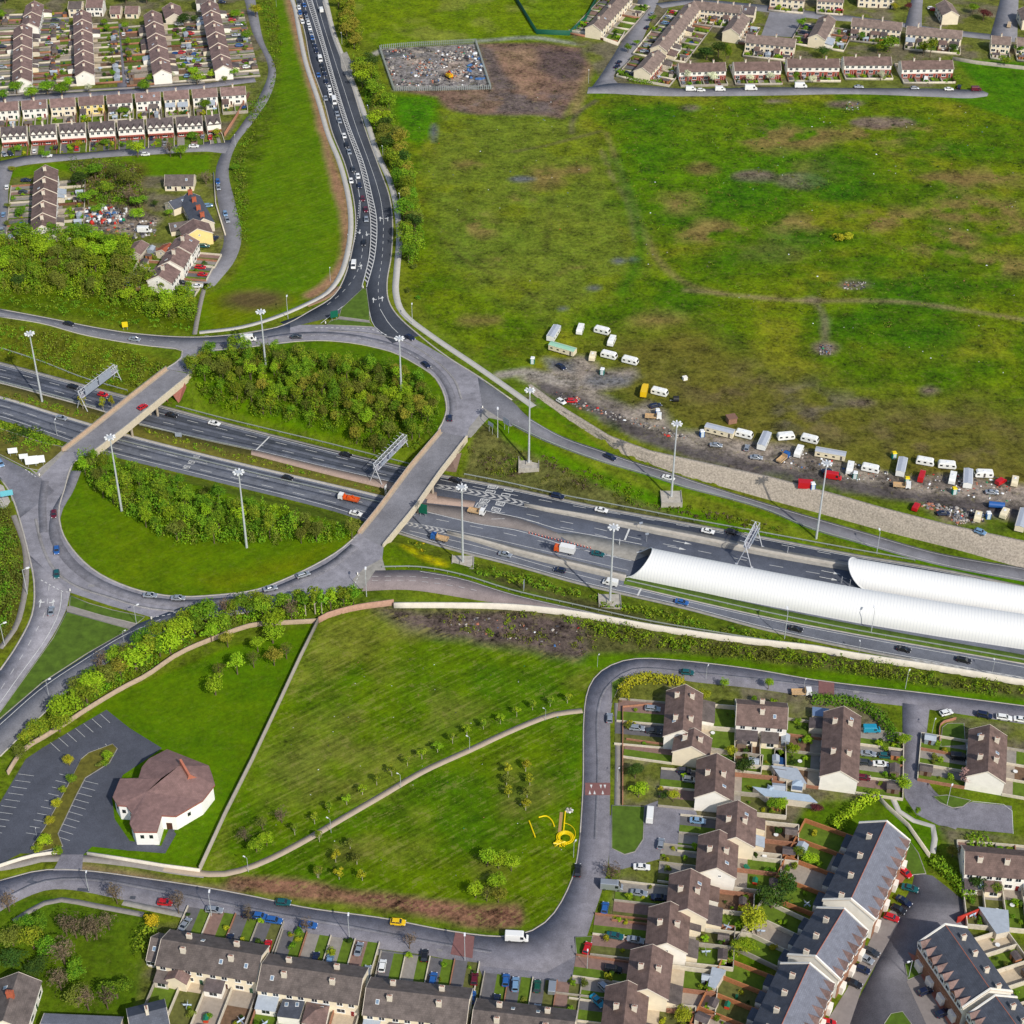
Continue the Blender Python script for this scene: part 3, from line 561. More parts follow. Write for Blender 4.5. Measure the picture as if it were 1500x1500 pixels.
# shoulders: pale hard shoulder along both sides
strip('hard_shoulder', [(x, y+.2) for x, y in MWN], [(x, y+3.6+max(0, 2-abs(x-40)/40)) for x, y in MWN], CONC_D, MZ, .13, 90)
strip('hard_shoulder', [(x, y-4.0) for x, y in MWS if x > 560], [(x, y-.2) for x, y in MWS if x > 560], CONC_D, MZ, .13, 60)
mf = 'motorway_marking'
mark(mf, [(x, y+5) for x, y in MWN], .2, z=MZ, dz=.17); mark(mf, [(x, y-5) for x, y in MWS], .2, z=MZ, dz=.17)
mark(mf, [(x, y-1.5) for x, y in clipx(ME1U, -90, 600)], .18, z=MZ, dz=.17); mark(mf, [(x, y+2) for x, y in clipx(ME1L, -90, 590)], .18, z=MZ, dz=.17)
for tt in (.36, .68): mark(mf, lerpline(clipx(MWN, -90, 600), clipx(ME1U, -90, 600), tt), .18, (4.5, 7.5), MZ, .17, phase=4*tt)
for tt in (.36, .66): mark(mf, lerpline(clipx(ME1L, -90, 590), clipx(MWS, -90, 590), tt), .18, (4.5, 7.5), MZ, .17, phase=5*tt)
mark(mf, [(645, 703), (750, 725), (790, 733)], .18, (4.5, 7.5), MZ, .17)
mark(mf, lerpline(clipx(MWN, 790, 1260), clipx(M1U, 790, 1260), .5), .18, (4.5, 7.5), MZ, .17)
T1N = [(935, 809), (1125, 848), (1300, 880), (1500, 915)]
for tt in (.38, .72): mark(mf, [(x, np.interp(x, [p[0] for p in M1L], [p[1] for p in M1L])+tt*(31 if x > 900 else 26)) for x in range(720, 1260, 40)], .18, (4.5, 7.5), MZ, .17)
mark(mf, [(590, 752), (700, 773), (800, 795), (915, 818)], .18, (4.5, 7.5), MZ, .17); mark(mf, [(596, 765), (700, 785), (800, 808), (920, 836)], .18, z=MZ, dz=.17); mark(mf, [(600, 744), (640, 754), (700, 768), (760, 778), (830, 800), (925, 822)], .25, z=MZ, dz=.17)
mark(mf, [(693, 745), (722, 751), (770, 761), (815, 775), (870, 785), (940, 798)], .25, z=MZ, dz=.2)
mark(mf, [(600, 778), (700, 801), (800, 830), (900, 856), (1000, 880), (1125, 908), (1280, 938), (1500, 978)], .18, z=MZ, dz=.17)
# chevrons painted between lanes
def chevrons(A, B, n, z, key, frac=.45, dz=.18, skew=.6):
    a = resample3(PL(A, z), n+1); b = resample3(PL(B, z), n+1)
    for i in range(n):
        c0 = (a[i]+b[i])/2; c1 = (a[i+1]+b[i+1])/2; d = (c1-c0)
        for e0, e1 in ((a[i], a[i+1]), (b[i], b[i+1])):
            p0 = e0; p1 = e0+(e1-e0)*frac; quad_mark(key, [p0, p1, c0+d*(skew+frac), c0+d*skew], dz=dz, world=True)
chevrons([(642, 711), (700, 720), (770, 736)], [(640, 714), (700, 726), (768, 742)], 12, MZ, 'worn_marking'); mark(mf, [(640, 710), (700, 719), (775, 737)], .2, z=MZ, dz=.17); mark(mf, [(638, 715), (700, 727), (772, 744)], .2, z=MZ, dz=.17)
chevrons([(592, 764), (660, 778)], [(590, 769), (656, 784)], 9, MZ, 'worn_marking')
chevrons([(1333, 965), (1375, 972), (1500, 993)], [(1335, 972), (1375, 978), (1500, 997)], 11, MZ, 'worn_marking', .5); mark(mf, [(1333, 965), (1500, 993)], .2, z=MZ, dz=.17); mark(mf, [(1335, 972), (1500, 997)], .2, z=MZ, dz=.17)
mark(mf, [(375, 660), (395, 640)], .5, z=MZ, dz=.18); mark(mf, [(915, 792), (922, 775)], .6, z=MZ, dz=.2); mark(mf, [(934, 873), (940, 861)], .6, z=MZ, dz=.2)
# painted lettering boxes across the lanes
for q in [[(717, 711), (730, 713), (727, 717), (714, 715)], [(713, 718), (726, 720), (724, 724), (711, 722)], [(705, 731), (718, 733), (713, 738), (702, 736)], [(700, 737), (714, 740), (709, 746), (696, 743)], [(740, 716), (752, 718), (750, 721), (738, 719)], [(736, 723), (748, 725), (746, 728), (734, 726)], [(728, 735), (740, 737), (737, 742), (726, 740)], [(722, 743), (734, 746), (731, 751), (720, 748)]]:
    c = np.mean(q, axis=0)
    for i in range(4):
        a = np.array(q[i]); b_ = np.array(q[(i+1) % 4]); mark(mf, [tuple(a), tuple(b_)], .3, z=MZ, dz=.2, smooth=False)
def road_text(s, px, py, ax, size, z, m=WHITE):
    """painted lettering, read along the direction ax (photo pixels)"""
    cu = bpy.data.curves.new('road_lettering', 'FONT'); cu.body = s; cu.size = size; cu.align_x = 'CENTER'; cu.align_y = 'CENTER'; cu.materials.append(m); cu.extrude = .01
    o = bpy.data.objects.new('road_lettering', cu); col.objects.link(o); p = P(px, py, z); q = P(px+ax[0]*6, py+ax[1]*6, z)
    o.location = (p[0], p[1], z+.19); o.rotation_euler = (0, 0, math.atan2(q[1]-p[1], q[0]-p[0])); o.scale = (.55, 1.6, 1); struct(o)
for (x_, y_) in ((722, 714), (718, 721), (710, 734.5), (705, 741.5), (733, 738.5), (727, 747)): road_text('N2' if y_ < 725 else 'M50', x_, y_, (-.55, -1.0) if False else (.45, -1.0), 1.9, MZ)
for (x_, y_, s_) in ((288, 670, 'N2'), (281, 678, 'M50'), (274, 685, 'M50')): road_text(s_, x_, y_, (.7, -1.0), 2.2, MZ)
for (x_, y_) in ((1003, 796), (995, 804), (1221, 840), (1218, 849)):
    p = P(x_, y_, MZ); q = P(x_+10, y_+2, MZ); d = (q-p)/np.linalg.norm(q-p); n_ = np.array([-d[1], d[0], 0])
    quad_mark(mf, [p-d*4+n_*.12, p-d*4-n_*.12, p+n_*-.12, p+n_*.12], dz=.2, world=True); quad_mark(mf, [p+n_*.6, p-n_*.6, p+d*2.4], dz=.2, world=True)

# roundabout, bridges and approach roads (upper level)
RN_IN = [(281, 547), (295, 516), (345, 511), (425, 501), (475, 499), (525, 504), (575, 516), (610, 534), (635, 551), (649, 574), (654, 600), (647, 622), (642, 632)]
def ringstrip(): pass
area('roundabout', [(242, 540), (262, 527), (267, 518), (265, 511), (330, 492), (425, 476), (479, 476), (546, 479), (600, 492), (660, 527), (707, 556), (728, 585), (712, 596), (687, 627), (684, 641), (642, 632), (647, 622), (654, 600), (649, 574), (635, 551), (610, 534), (575, 516), (525, 504), (475, 499), (425, 501), (345, 511), (297, 516), (281, 547)], A_RING)
area('roundabout', [(142, 661), (109, 676), (94, 718), (86, 748), (92, 782), (112, 812), (140, 837), (175, 855), (212, 867), (262, 874), (325, 871), (375, 864), (425, 845), (475, 820), (505, 800), (525, 780), (562, 800), (560, 818), (532, 834), (520, 858), (490, 870), (420, 885), (340, 900), (270, 912), (225, 905), (160, 887), (103, 868), (70, 850), (42, 830), (25, 745), (45, 700), (87, 662)], A_RING, dz=.05)
area('roundabout_apron', [(700, 556), (750, 588), (760, 618), (748, 625), (716, 600), (690, 580)], A_RING, dz=.075)
strip('dual_carriageway', [(420, -40), (434, 0), (447, 50), (455, 92), (475, 150), (487, 195), (505, 240), (517, 287), (521, 325), (517, 360), (505, 405), (487, 435), (450, 458), (410, 472)],
      [(440, -40), (455, 0), (473, 65), (490, 125), (509, 185), (529, 240), (540, 287), (545, 325), (542, 375), (531, 418), (520, 440), (492, 462), (455, 472), (425, 480)], A_DARK, 0, .07, 80)
strip('dual_carriageway', [(434, -40), (449, 0), (468, 65), (485, 125), (504, 185), (524, 240), (536, 287), (542, 325), (539, 375), (536, 420), (541, 460), (552, 482), (575, 503)],
      [(456, -40), (472, 0), (482, 32), (500, 82), (515, 125), (535, 190), (555, 245), (570, 287), (575, 325), (573, 375), (567, 412), (569, 440), (582, 462), (615, 492)], A_DARK, 0, .08, 80)
strip('slip_road', [(x, y, slipNE(x)) for x, y in [(700, 553)]+NE_U], [(x, y, slipNE(x)) for x, y in [(707, 597)]+NE_L], A_SLIP, 0, .12, 60)
strip('approach_road', [(-60, 444), (0, 453), (75, 467), (140, 480), (200, 489), (280, 494), (345, 490), (400, 481), (425, 474)], [(-60, 455), (0, 464), (62, 474), (125, 491), (212, 506), (265, 512), (345, 510), (400, 505), (425, 502)], A_SLIP, 0, .08, 50)
strip('approach_road', [(103, 868), (96, 895), (75, 935), (37, 990), (0, 1044), (-60, 1120)], [(42, 812), (50, 855), (47, 900), (25, 945), (0, 982), (-60, 1050)], A_RING, 0, .08, 40)
strip('approach_road', [(-60, 1108), (0, 1055), (62, 1002), (125, 961), (175, 926), (225, 905), (275, 886)], [(-60, 1150), (0, 1108), (67, 1042), (125, 992), (200, 946), (275, 912), (345, 897)], A_SLIP, 0, .09, 40)
strip('approach_road', [(-60, 620), (-20, 655), (0, 668), (56, 698), (80, 720)], [(-60, 665), (-20, 690), (0, 700), (15, 722), (28, 760)], A_RING, 0, .09, 24)
strip('slip_road', [(x, y, slipSE(x)) for x, y in SE_U], [(x, y, slipSE(x)) for x, y in SE_L], A_RED, 0, .12, 50)
area('approach_apron', [(516, 850), (533, 833), (560, 818), (565, 836), (552, 838), (545, 862), (520, 862)], CONC_D, dz=.085)
# pale wear: gore corners
area('traffic_apron', [(712, 596), (748, 622), (738, 617), (716, 612), (690, 640), (684, 640), (687, 627)], CONC_D, dz=.10)
area('traffic_apron', [(40, 684), (58, 700), (95, 663), (87, 662), (66, 682), (56, 694)], CONC_D, dz=.10)
# bridges
WALLB = mat('parapet_concrete', S(186, 160, 134), .9, .14, .8); WALLC = mat('pale_parapet', S(205, 192, 168), .9, .1, .8); SOFF = mat('deck_edge', S(170, 158, 140), .9, .15, .4)
def bridge(A, B, label, cuts):
    """A: left edge, B: right edge (photo pixels on the deck)"""
    root = thing('road_bridge', (0, 0, 0), 0, label, 'bridge')
    a = resample3(PL(A), 16); b = resample3(PL(B), 16)
    mb = MB(); n = 16; V = np.concatenate([a, b, a, b]); V[:2*n, 2] += .04; V[2*n:, 2] -= 1.4
    mb.add(V, [(i, i+n, i+n+1, i+1) for i in range(n-1)]+[(i, i+1, i+1+2*n, i+2*n) for i in range(n-1)]+[(i+n, i+3*n, i+1+3*n, i+n+1) for i in range(n-1)]+[(i+2*n, i+1+2*n, i+1+3*n, i+3*n) for i in range(n-1)])
    mb.obj('deck', SOFF, root)
    ai = a+(b-a)*.13; bi = b-(b-a)*.08
    m2 = MB(); V = np.concatenate([ai, bi]); V[:, 2] += .10; m2.add(V, [(i, i+n, i+n+1, i+1) for i in range(n-1)]); m2.obj('carriageway', A_BRIDGE, root)
    for k_, (q, s_) in enumerate(((a, 1), (b, -1))):
        m3 = MB(); d = (b-a)/np.linalg.norm(b-a, axis=1)[:, None]; e = q+d*s_*.25
        boxrib('', e, .5, 1.15, None, -1.5, mb=m3); m3.obj('parapet', [WALLB, WALLC][k_], root)
        m4 = MB(); e2 = e.copy(); e2[:, 2] += 1.17
        for i in range(0, n): m4.bar(e2[i], e2[i]+np.array([0, 0, .45]), .05, 4)
        f_ = e2.copy(); f_[:, 2] += .45
        for i in range(n-1): m4.bar(f_[i], f_[i+1], .05, 4)
        m4.obj('handrail', GALV, root)
    for t_ in cuts:
        c = a[0]+(a[-1]-a[0])*t_; c2 = b[0]+(b[-1]-b[0])*t_; d = (c2-c)/np.linalg.norm(c2-c)
        pm = MB()
        for k_ in np.linspace(.12, .88, 4):
            q = c+(c2-c)*k_; pm.bar((q[0], q[1], MZ-.3), (q[0], q[1], -1.4), .45, 10)
        pm.obj('pier', SOFF, root)
    return root
GALV = mat('galvanised_steel', S(168, 172, 174), .5, metal=.3, amp=.1); 
bridge([(90, 661), (130, 630), (190, 582), (243, 541)], [(140, 664), (188, 627), (235, 588), (283, 549)], 'short concrete road bridge with brick-coloured parapets and a red car crossing it', (.38, .64))
bridge([(524, 782), (550, 750), (598, 686), (644, 632)], [(562, 802), (605, 750), (646, 692), (685, 642)], 'longer pale concrete road bridge over the widest part of the motorway', (.42, .6))
AB = mat('red_brick_slope_paving', S(150, 96, 84), .9, .12, 1.2); ABC = mat('abutment_slope', S(120, 100, 90), .9, .15, .8)
area('abutment_slope', [(270, 560, -.4), (273, 567, -1.2), (262, 592, MZ+.1), (246, 590, MZ+.1), (240, 575, -.6)], AB, dz=.25); area('abutment_slope', [(660, 668, -1.0), (676, 664, -1.0), (668, 692, MZ+.1), (650, 690, MZ+.1)], ABC, dz=.25)
# islands and splitters are raised lawns inside kerbs
def lawn(pts, name='lawn', m=GRASSM, **kw): area(name, pts, m, dz=.16, **kw); kerb('kerb', pts+pts[:1], CONC_D, 0, .22, .2, smooth=False)
lawn([(531, 423), (537, 424), (541, 455), (541, 470), (497, 464), (500, 452)]); area('footpath', [(497, 464), (541, 470), (542, 473), (494, 467)], PAVE, dz=.18); lawn([(493, 468), (542, 473), (546, 479), (479, 476), (485, 470)])
lawn([(103, 873), (130, 884), (165, 894), (212, 904), (200, 914), (150, 902), (102, 888)]); area('footpath', [(97, 889), (102, 888), (200, 915), (190, 921), (98, 896)], PAVE, dz=.12)
lawn([(98, 897), (190, 922), (125, 959), (62, 1000), (0, 1053), (-40, 1090), (0, 1044), (40, 988), (78, 935)])
lawn([(-40, 640), (0, 666), (40, 686), (56, 689), (78, 672), (96, 656), (60, 648), (0, 628), (-40, 618)], m=SCRUBG)
for p_ in ([(281, 549), (296, 516), (345, 511), (425, 501), (475, 499), (525, 504), (575, 516), (610, 534), (635, 551), (649, 574), (654, 600), (647, 622), (642, 630)],
           [(140, 663), (109, 676), (94, 718), (86, 748), (92, 782), (112, 812), (140, 837), (175, 855), (212, 867), (262, 874), (325, 871), (375, 864), (425, 845), (475, 820), (505, 800), (524, 782)],
           [(0, 453), (75, 467), (140, 480), (200, 489), (280, 494), (345, 490), (400, 481), (425, 472), (450, 458), (487, 435), (505, 405), (517, 360), (521, 325), (517, 287), (505, 240), (487, 195), (475, 150), (455, 92), (447, 50), (434, 0)],
           [(472, 0), (482, 32), (500, 82), (515, 125), (535, 190), (555, 245), (570, 287), (575, 325), (573, 375), (567, 412), (569, 440), (582, 462), (615, 492), (657, 524), (700, 551), (750, 586)],
           [(0, 464), (62, 474), (125, 491), (212, 506), (265, 512), (267, 520), (262, 528), (243, 540)], [(0, 700), (15, 722), (27, 755), (42, 812), (50, 855), (47, 900), (25, 945), (0, 982)], [(0, 1108), (67, 1042), (125, 992), (200, 946), (275, 912), (345, 900), (420, 886), (490, 870), (520, 862)]):
    kerb('kerb', p_, CONC, 0, .5, .16)
rm = 'road_marking'
mark(rm, [(442, -30), (456, 0), (470, 50), (487, 110), (505, 170), (520, 215), (531, 250), (539, 285), (544, 310)], .15); 
LMID = [(430, -30), (443, 0), (459, 50), (478, 125), (495, 180), (515, 240), (527, 290), (527, 320)]; mark(rm, LMID, .22)
mark(rm, [(527, 290), (524, 320), (520, 350), (512, 375)], .3, (1, 1.2)); mark(rm, [(531, 345), (530, 375), (520, 405), (500, 430), (475, 450)], .15, (2.5, 3))
mark(rm, [(463, 0), (478, 50), (502, 125), (523, 190), (545, 250), (557, 290), (562, 325)], .15); mark(rm, [(562, 325), (560, 375), (554, 420), (556, 450)], .15, (2.5, 3)); mark(rm, [(557, 453), (570, 475), (583, 488)], .2)
HL = [(435, -40), (449, 0), (470, 65), (487, 125), (506, 185), (526, 240), (537, 287), (543, 325), (541, 375), (530, 421)]; HR = [(442, -40), (457, 0), (476, 65), (493, 125), (512, 185), (533, 240), (545, 287), (552, 325), (549, 375), (537, 421)]
a_ = catmull(PL(HL), 240); b_ = catmull(PL(HR), 240); mark(rm, HL, .3, dz=.13); mark(rm, HR, .3, dz=.13)
for i in range(0, 236, 2): quad_mark('worn_hatching', [a_[i], a_[i]+(a_[i+1]-a_[i])*.75, b_[i+2]+(b_[i+3]-b_[i+2])*.75, b_[i+2]], dz=.135, world=True)
mark(rm, [(532, 424), (515, 440), (497, 453), (480, 466), (470, 474)], .25, dz=.14); mark(rm, [(462, 480), (500, 481), (545, 483), (568, 492)], .35, (1, 1), dz=.14); mark(rm, [(537, 423), (541, 455), (548, 478), (566, 492)], .2, dz=.15)
mark(rm, [(300, 492), (400, 494), (480, 492), (540, 498), (590, 512), (640, 545)], .15, (1.5, 3), dz=.14); 
for k_ in ([(60, 850), (75, 858), (92, 867), (103, 868)], [(220, 905), (250, 900), (276, 888)], [(526, 842), (519, 858)], [(37, 688), (54, 700)], [(706, 597), (700, 604)]): mark(rm, k_, .3, dz=.15, dash=(.9, .9))
mark(rm, [(90, 868), (88, 893), (68, 935), (32, 985), (0, 1030)], .2, dz=.14); mark(rm, [(72, 858), (67, 895), (50, 930), (30, 965), (0, 1012)], .15, (2.5, 4), dz=.14); mark(rm, [(0, 1062), (62, 1008), (125, 966), (180, 932), (235, 908)], .2, dz=.14)
mark(rm, [(0, 459), (62, 471), (140, 486), (212, 498), (265, 502)], .12, (2, 6), dz=.14)
for a0 in ([(0, 466), (-5, 0)],): pass
def arrow(px, py, dx, dy, z=0, L_=4.0, turn=0):
    p = P(px, py, z); q = P(px+dx, py+dy, z); d = (q-p)/np.linalg.norm(q-p); n_ = np.array([-d[1], d[0], 0])
    quad_mark(rm, [p-d*L_/2+n_*.15, p-d*L_/2-n_*.15, p+d*.5-n_*.15, p+d*.5+n_*.15], dz=.15, world=True); quad_mark(rm, [p+d*.5+n_*.6, p+d*.5-n_*.6, p+d*L_/2], dz=.15, world=True)
    if turn: quad_mark(rm, [p+n_*turn*.1, p+d*.4+n_*turn*.1, p+d*.6+n_*turn*1.3, p+d*.2+n_*turn*1.3], dz=.152, world=True)
for a0 in ((529, 391, -.1, -8, 1), (547, 440, 0, -8, -1), (560, 438, 0, -8, 1), (537, 343, 1, 8, 1), (527, 340, -1, 8, -1), (557, 321, 0, -8, -1), (568, 321, 0, -8, 1), (59, 884, 1, -8, -1), (78, 884, 1, -8, 1)): arrow(a0[0], a0[1], a0[2], a0[3], turn=a0[4])
sx = 'slip_marking'
mark(rm, [(x, y+2.5, slipNE(x)) for x, y in NE_U if x > 760], .15, dz=.2); mark(rm, [(x, y-2, slipNE(x)) for x, y in NE_L], .15, dz=.2)
mark(rm, [(x, y+1.5, slipSE(x)) for x, y in SE_U[1:]], .15, dz=.2); mark(rm, [(545, 851), (600, 851), (660, 858), (700, 866)], .12, (2, 2), dz=.2); mark(rm, [(545, 845), (600, 845), (660, 850)], .12, (2, 2), dz=.2)
# tyre-darkened lanes, seams and patches
TRK = asphalt('tyre_worn_asphalt', S(120, 119, 125), .25); TRM = asphalt('tyre_worn_motorway', S(92, 96, 106), .25); TRL = asphalt('polished_asphalt', S(142, 139, 138), .2)
for q_, w_, m_ in (([(300, 505), (345, 503), (425, 491), (475, 489), (530, 495), (580, 508), (618, 527), (645, 549), (660, 575), (664, 600), (660, 618)], 2.6, TRK), ([(480, 484), (540, 488), (590, 500), (635, 526), (665, 556), (676, 585)], .9, TRL),
    ([(112, 690), (100, 720), (84, 748), (80, 785), (100, 820), (132, 847), (172, 866), (212, 878), (262, 884), (325, 881), (380, 873), (432, 853), (485, 828), (520, 800)], 3.4, TRK), ([(52, 760), (62, 800), (80, 835), (110, 858), (160, 875), (212, 890), (262, 896)], 1.0, TRL), ([(66, 705), (62, 740), (64, 780)], 2.6, TRK),
    ([(0, 1320), (60, 1292), (130, 1288), (220, 1302), (300, 1318), (400, 1338), (500, 1355), (620, 1378), (720, 1395)], 1.0, TRK), ([(872, 1230), (876, 1130), (876, 1040), (890, 1005), (930, 980), (1000, 984), (1120, 996), (1300, 1018)], .9, TRK)): ribbon('worn_lane', q_, w_, m_, 0, .105, skirt=.01)
for A_, B_, t_, x0_, x1_ in ((MWN, ME1U, .2, -90, 600), (MWN, ME1U, .52, -90, 600), (MWN, ME1U, .84, -90, 600), (ME1L, MWS, .2, -90, 590), (ME1L, MWS, .5, -90, 590), (ME1L, MWS, .82, -90, 590)): ribbon('worn_lane', lerpline(clipx(A_, x0_, x1_), clipx(B_, x0_, x1_), t_), 2.0, TRM, MZ, .14, skirt=.01)
for x_, y_, a_ in ((300, 498, 3), (380, 496, 2), (130, 856, 4), (690, 575, 3), (470, 836, 3), (876, 1090, 3), (560, 1368, 3), (1100, 994, 3), (640, 1390, 4), (1250, 1012, 4)):
    area('tarmac_patch', [(x_, y_), (x_+a_*2.2, y_+1), (x_+a_*2, y_+a_), (x_-1, y_+a_-.6)], TRK if a_ % 2 else TRL, dz=.115)
# footpaths
ribbon('footpath', [(403, -40), (428, 0), (439, 50), (448, 92), (467, 150), (480, 195), (498, 240), (510, 287), (514, 325), (511, 360), (500, 400), (480, 428), (450, 445), (400, 466), (350, 480), (292, 487)], 2.2, CONC_L, 0, .1)
ribbon('footpath', [(470, -30), (479, 10), (489, 50), (505, 92), (520, 130), (538, 180), (553, 225), (572, 268), (582, 310), (585, 350), (581, 400), (580, 430), (590, 458), (625, 487), (700, 538), (750, 573), (782, 596)], 2.6, CONC_L, 0, .1)
area('site_entrance', [(498, 80), (508, 76), (518, 98), (511, 120), (500, 100)], CONC_D, dz=.12); ribbon('footpath', [(285, 490), (290, 462), (297, 430), (302, 415)], 1.8, PAVE)
ribbon('earth_strip', [(497, 420), (478, 436), (450, 448)], 2.0, mat('bare_earth', S(140, 112, 88), .95, .2, .8), dz=.08)
ribbon('footpath', [(20, 755), (36, 800), (38, 850), (32, 890), (22, 920), (0, 950)], 1.8, PAVE); area('concrete_pad', [(-20, 700), (5, 712), (15, 735), (8, 745), (-20, 745)], CONC, dz=.12)
ribbon('park_path', [(853, 1041), (810, 1047), (750, 1070), (690, 1098), (620, 1130), (560, 1165), (500, 1200), (440, 1235), (380, 1265), (330, 1280), (290, 1279), (240, 1272)], 2.0, TANP, 0, .09)
ribbon('footpath', [(-40, 1275), (20, 1268), (60, 1258), (90, 1257), (130, 1258), (200, 1266), (260, 1276), (300, 1281)], 2.4, PAVE, 0, .08)
# estate roads, lower side
strip('estate_road', [(-40, 1310), (0, 1290), (60, 1275), (120, 1275), (200, 1285), (300, 1300), (375, 1314), (450, 1330), (560, 1345), (660, 1364), (735, 1372), (775, 1365), (805, 1345), (828, 1310), (843, 1270), (850, 1220), (854, 1150), (856, 1040), (866, 1000), (890, 977), (930, 965), (1000, 968), (1100, 980), (1200, 997), (1350, 1015), (1560, 1042)],
      [(-40, 1370), (0, 1335), (60, 1306), (100, 1303), (180, 1318), (300, 1342), (375, 1357), (450, 1373), (540, 1388), (640, 1402), (730, 1425), (800, 1430), (845, 1400), (870, 1340), (890, 1270), (893, 1200), (894, 1100), (895, 1040), (905, 1010), (930, 990), (960, 988), (1010, 998), (1100, 1008), (1200, 1022), (1330, 1035), (1560, 1070)], A_EST, 0, .06, 150)
area('estate_road', [(700, 1415), (800, 1425), (848, 1398), (846, 1420), (815, 1455), (760, 1455), (712, 1440)], A_EST, dz=.075)
strip('estate_road', [(1322, 1030), (1322, 1100), (1320, 1140), (1335, 1175), (1375, 1205), (1400, 1215)], [(1362, 1035), (1355, 1100), (1356, 1135), (1370, 1160), (1400, 1180), (1425, 1185)], A_EST, 0, .08, 30)
area('estate_road', [(1354, 1140), (1358, 1162), (1372, 1177), (1400, 1187), (1422, 1175), (1482, 1181), (1483, 1221), (1430, 1216), (1375, 1209), (1342, 1193), (1325, 1168), (1322, 1140)], A_EST, dz=.10); mark('bay_marking', [(1424, 1174), (1482, 1180), (1484, 1222)], .15, smooth=False, dz=.13); area('driveway', [(893, 1195), (945, 1180), (1000, 1160), (1020, 1190), (1035, 1240), (960, 1260), (905, 1275), (892, 1270)], A_EST, dz=.08)
lawn([(896, 1180), (944, 1182), (942, 1230), (930, 1248), (915, 1252), (896, 1243)]); lawn([(1366, 1167), (1387, 1165), (1422, 1173), (1410, 1182), (1396, 1184), (1377, 1176)]); lawn([(1380, 1066), (1388, 1060), (1412, 1060), (1414, 1092), (1378, 1094)]); area('driveway', [(1376, 1096), (1418, 1096), (1418, 1118), (1377, 1116)], REDP, dz=.11)
lawn([(896, 1000), (910, 992), (918, 995), (905, 1010), (896, 1030)]); lawn([(842, 1373), (868, 1372), (862, 1400), (845, 1402)])
strip('crescent_road', [(1340, 1278), (1335, 1300), (1318, 1330), (1300, 1370), (1280, 1420), (1255, 1470), (1235, 1530)], [(1366, 1283), (1400, 1310), (1425, 1335), (1380, 1385), (1330, 1420), (1345, 1460), (1390, 1530)], A_CRES, 0, .06, 40)
area('parking_bays', [(1310, 1330), (1318, 1350), (1262, 1450), (1235, 1530), (1190, 1530), (1240, 1450), (1290, 1345)], mat('bay_paving', S(134, 126, 122), .9, .1, .6), dz=.09); area('brick_paving', [(1325, 1250), (1334, 1275), (1322, 1292), (1300, 1310), (1240, 1410), (1180, 1530), (1170, 1530), (1230, 1400), (1290, 1300), (1312, 1268)], mat('red_brick_paving', S(166, 106, 88), .9, .12, 1.0), dz=.105)
lawn([(1314, 1255), (1325, 1222), (1345, 1250), (1356, 1280), (1335, 1282)]); lawn([(1295, 1500), (1305, 1485), (1322, 1482), (1335, 1500), (1340, 1520), (1290, 1520)]); lawn([(1325, 1412), (1340, 1408), (1352, 1426), (1330, 1436)])
area('parking_bays', [(1328, 1438), (1352, 1426), (1400, 1500), (1410, 1530), (1370, 1530)], MATS['bay_paving'], dz=.09); area('brick_paving', [(1330, 1395), (1340, 1400), (1420, 1520), (1400, 1520)], MATS['red_brick_paving'], dz=.12)
for p_ in [(1200, 995, 24, 1022, 1222)]:
    area('speed_table', [(1199, 996), (1222, 999), (1222, 1026), (1199, 1023)], REDP, dz=.12)
area('speed_table', [(857, 1147), (894, 1147), (894, 1165), (857, 1165)], REDP, dz=.12); area('speed_table', [(667, 1366), (695, 1372), (692, 1404), (660, 1398)], REDP, dz=.12)
area('brick_drive', [(835, 1460), (850, 1452), (885, 1490), (880, 1530), (860, 1520)], MATS['red_brick_paving'], dz=.12)
def tooth(key, px, py, s_=1): 
    p = P(px, py); quad_mark(key, [p+np.array([-.35, 0, 0]), p+np.array([.35, 0, 0]), p+np.array([0, 1.5*s_, 0])], dz=.16, world=True)
for x_ in (866, 880, 886): tooth(rm, x_, 1150, -1); 
for x_ in (864, 871, 883): tooth(rm, x_, 1164, 1)
ribbon('footpath', [(1302, 1130), (1305, 1160), (1318, 1190), (1345, 1205), (1368, 1212), (1366, 1250)], 1.6, CONC_L); ribbon('footpath', [(904, 1030), (905, 1100), (904, 1190)], 1.6, PAVE)
for p_ in ([(850, 1220), (854, 1150), (856, 1040), (866, 1000), (890, 977), (930, 965), (1000, 968), (1100, 980), (1200, 997), (1350, 1015), (1560, 1042)], [(0, 1290), (60, 1275), (120, 1275), (200, 1285), (300, 1300), (375, 1314), (450, 1330), (560, 1345), (660, 1364), (735, 1372), (775, 1365), (805, 1345), (828, 1310), (843, 1270), (850, 1220)]): kerb('kerb', p_, CONC, 0, .3, .16)
ribbon('footpath', [(180, 1322), (300, 1347), (375, 1362), (450, 1378), (540, 1393), (640, 1408), (690, 1420)], 1.8, CONC_D, dz=.1); ribbon('footpath', [(20, 1350), (60, 1325), (90, 1318), (130, 1325), (210, 1340)], 1.6, PAVE, dz=.1)
for q in ([(42, 1290), (50, 1283), (48, 1290), (57, 1292), (55, 1296), (38, 1293)], [(114, 1301), (131, 1302), (131, 1307), (113, 1305)], [(191, 1313), (199, 1313), (198, 1318), (190, 1317)]): area('tarmac_patch', q, A_PARK, dz=.10)
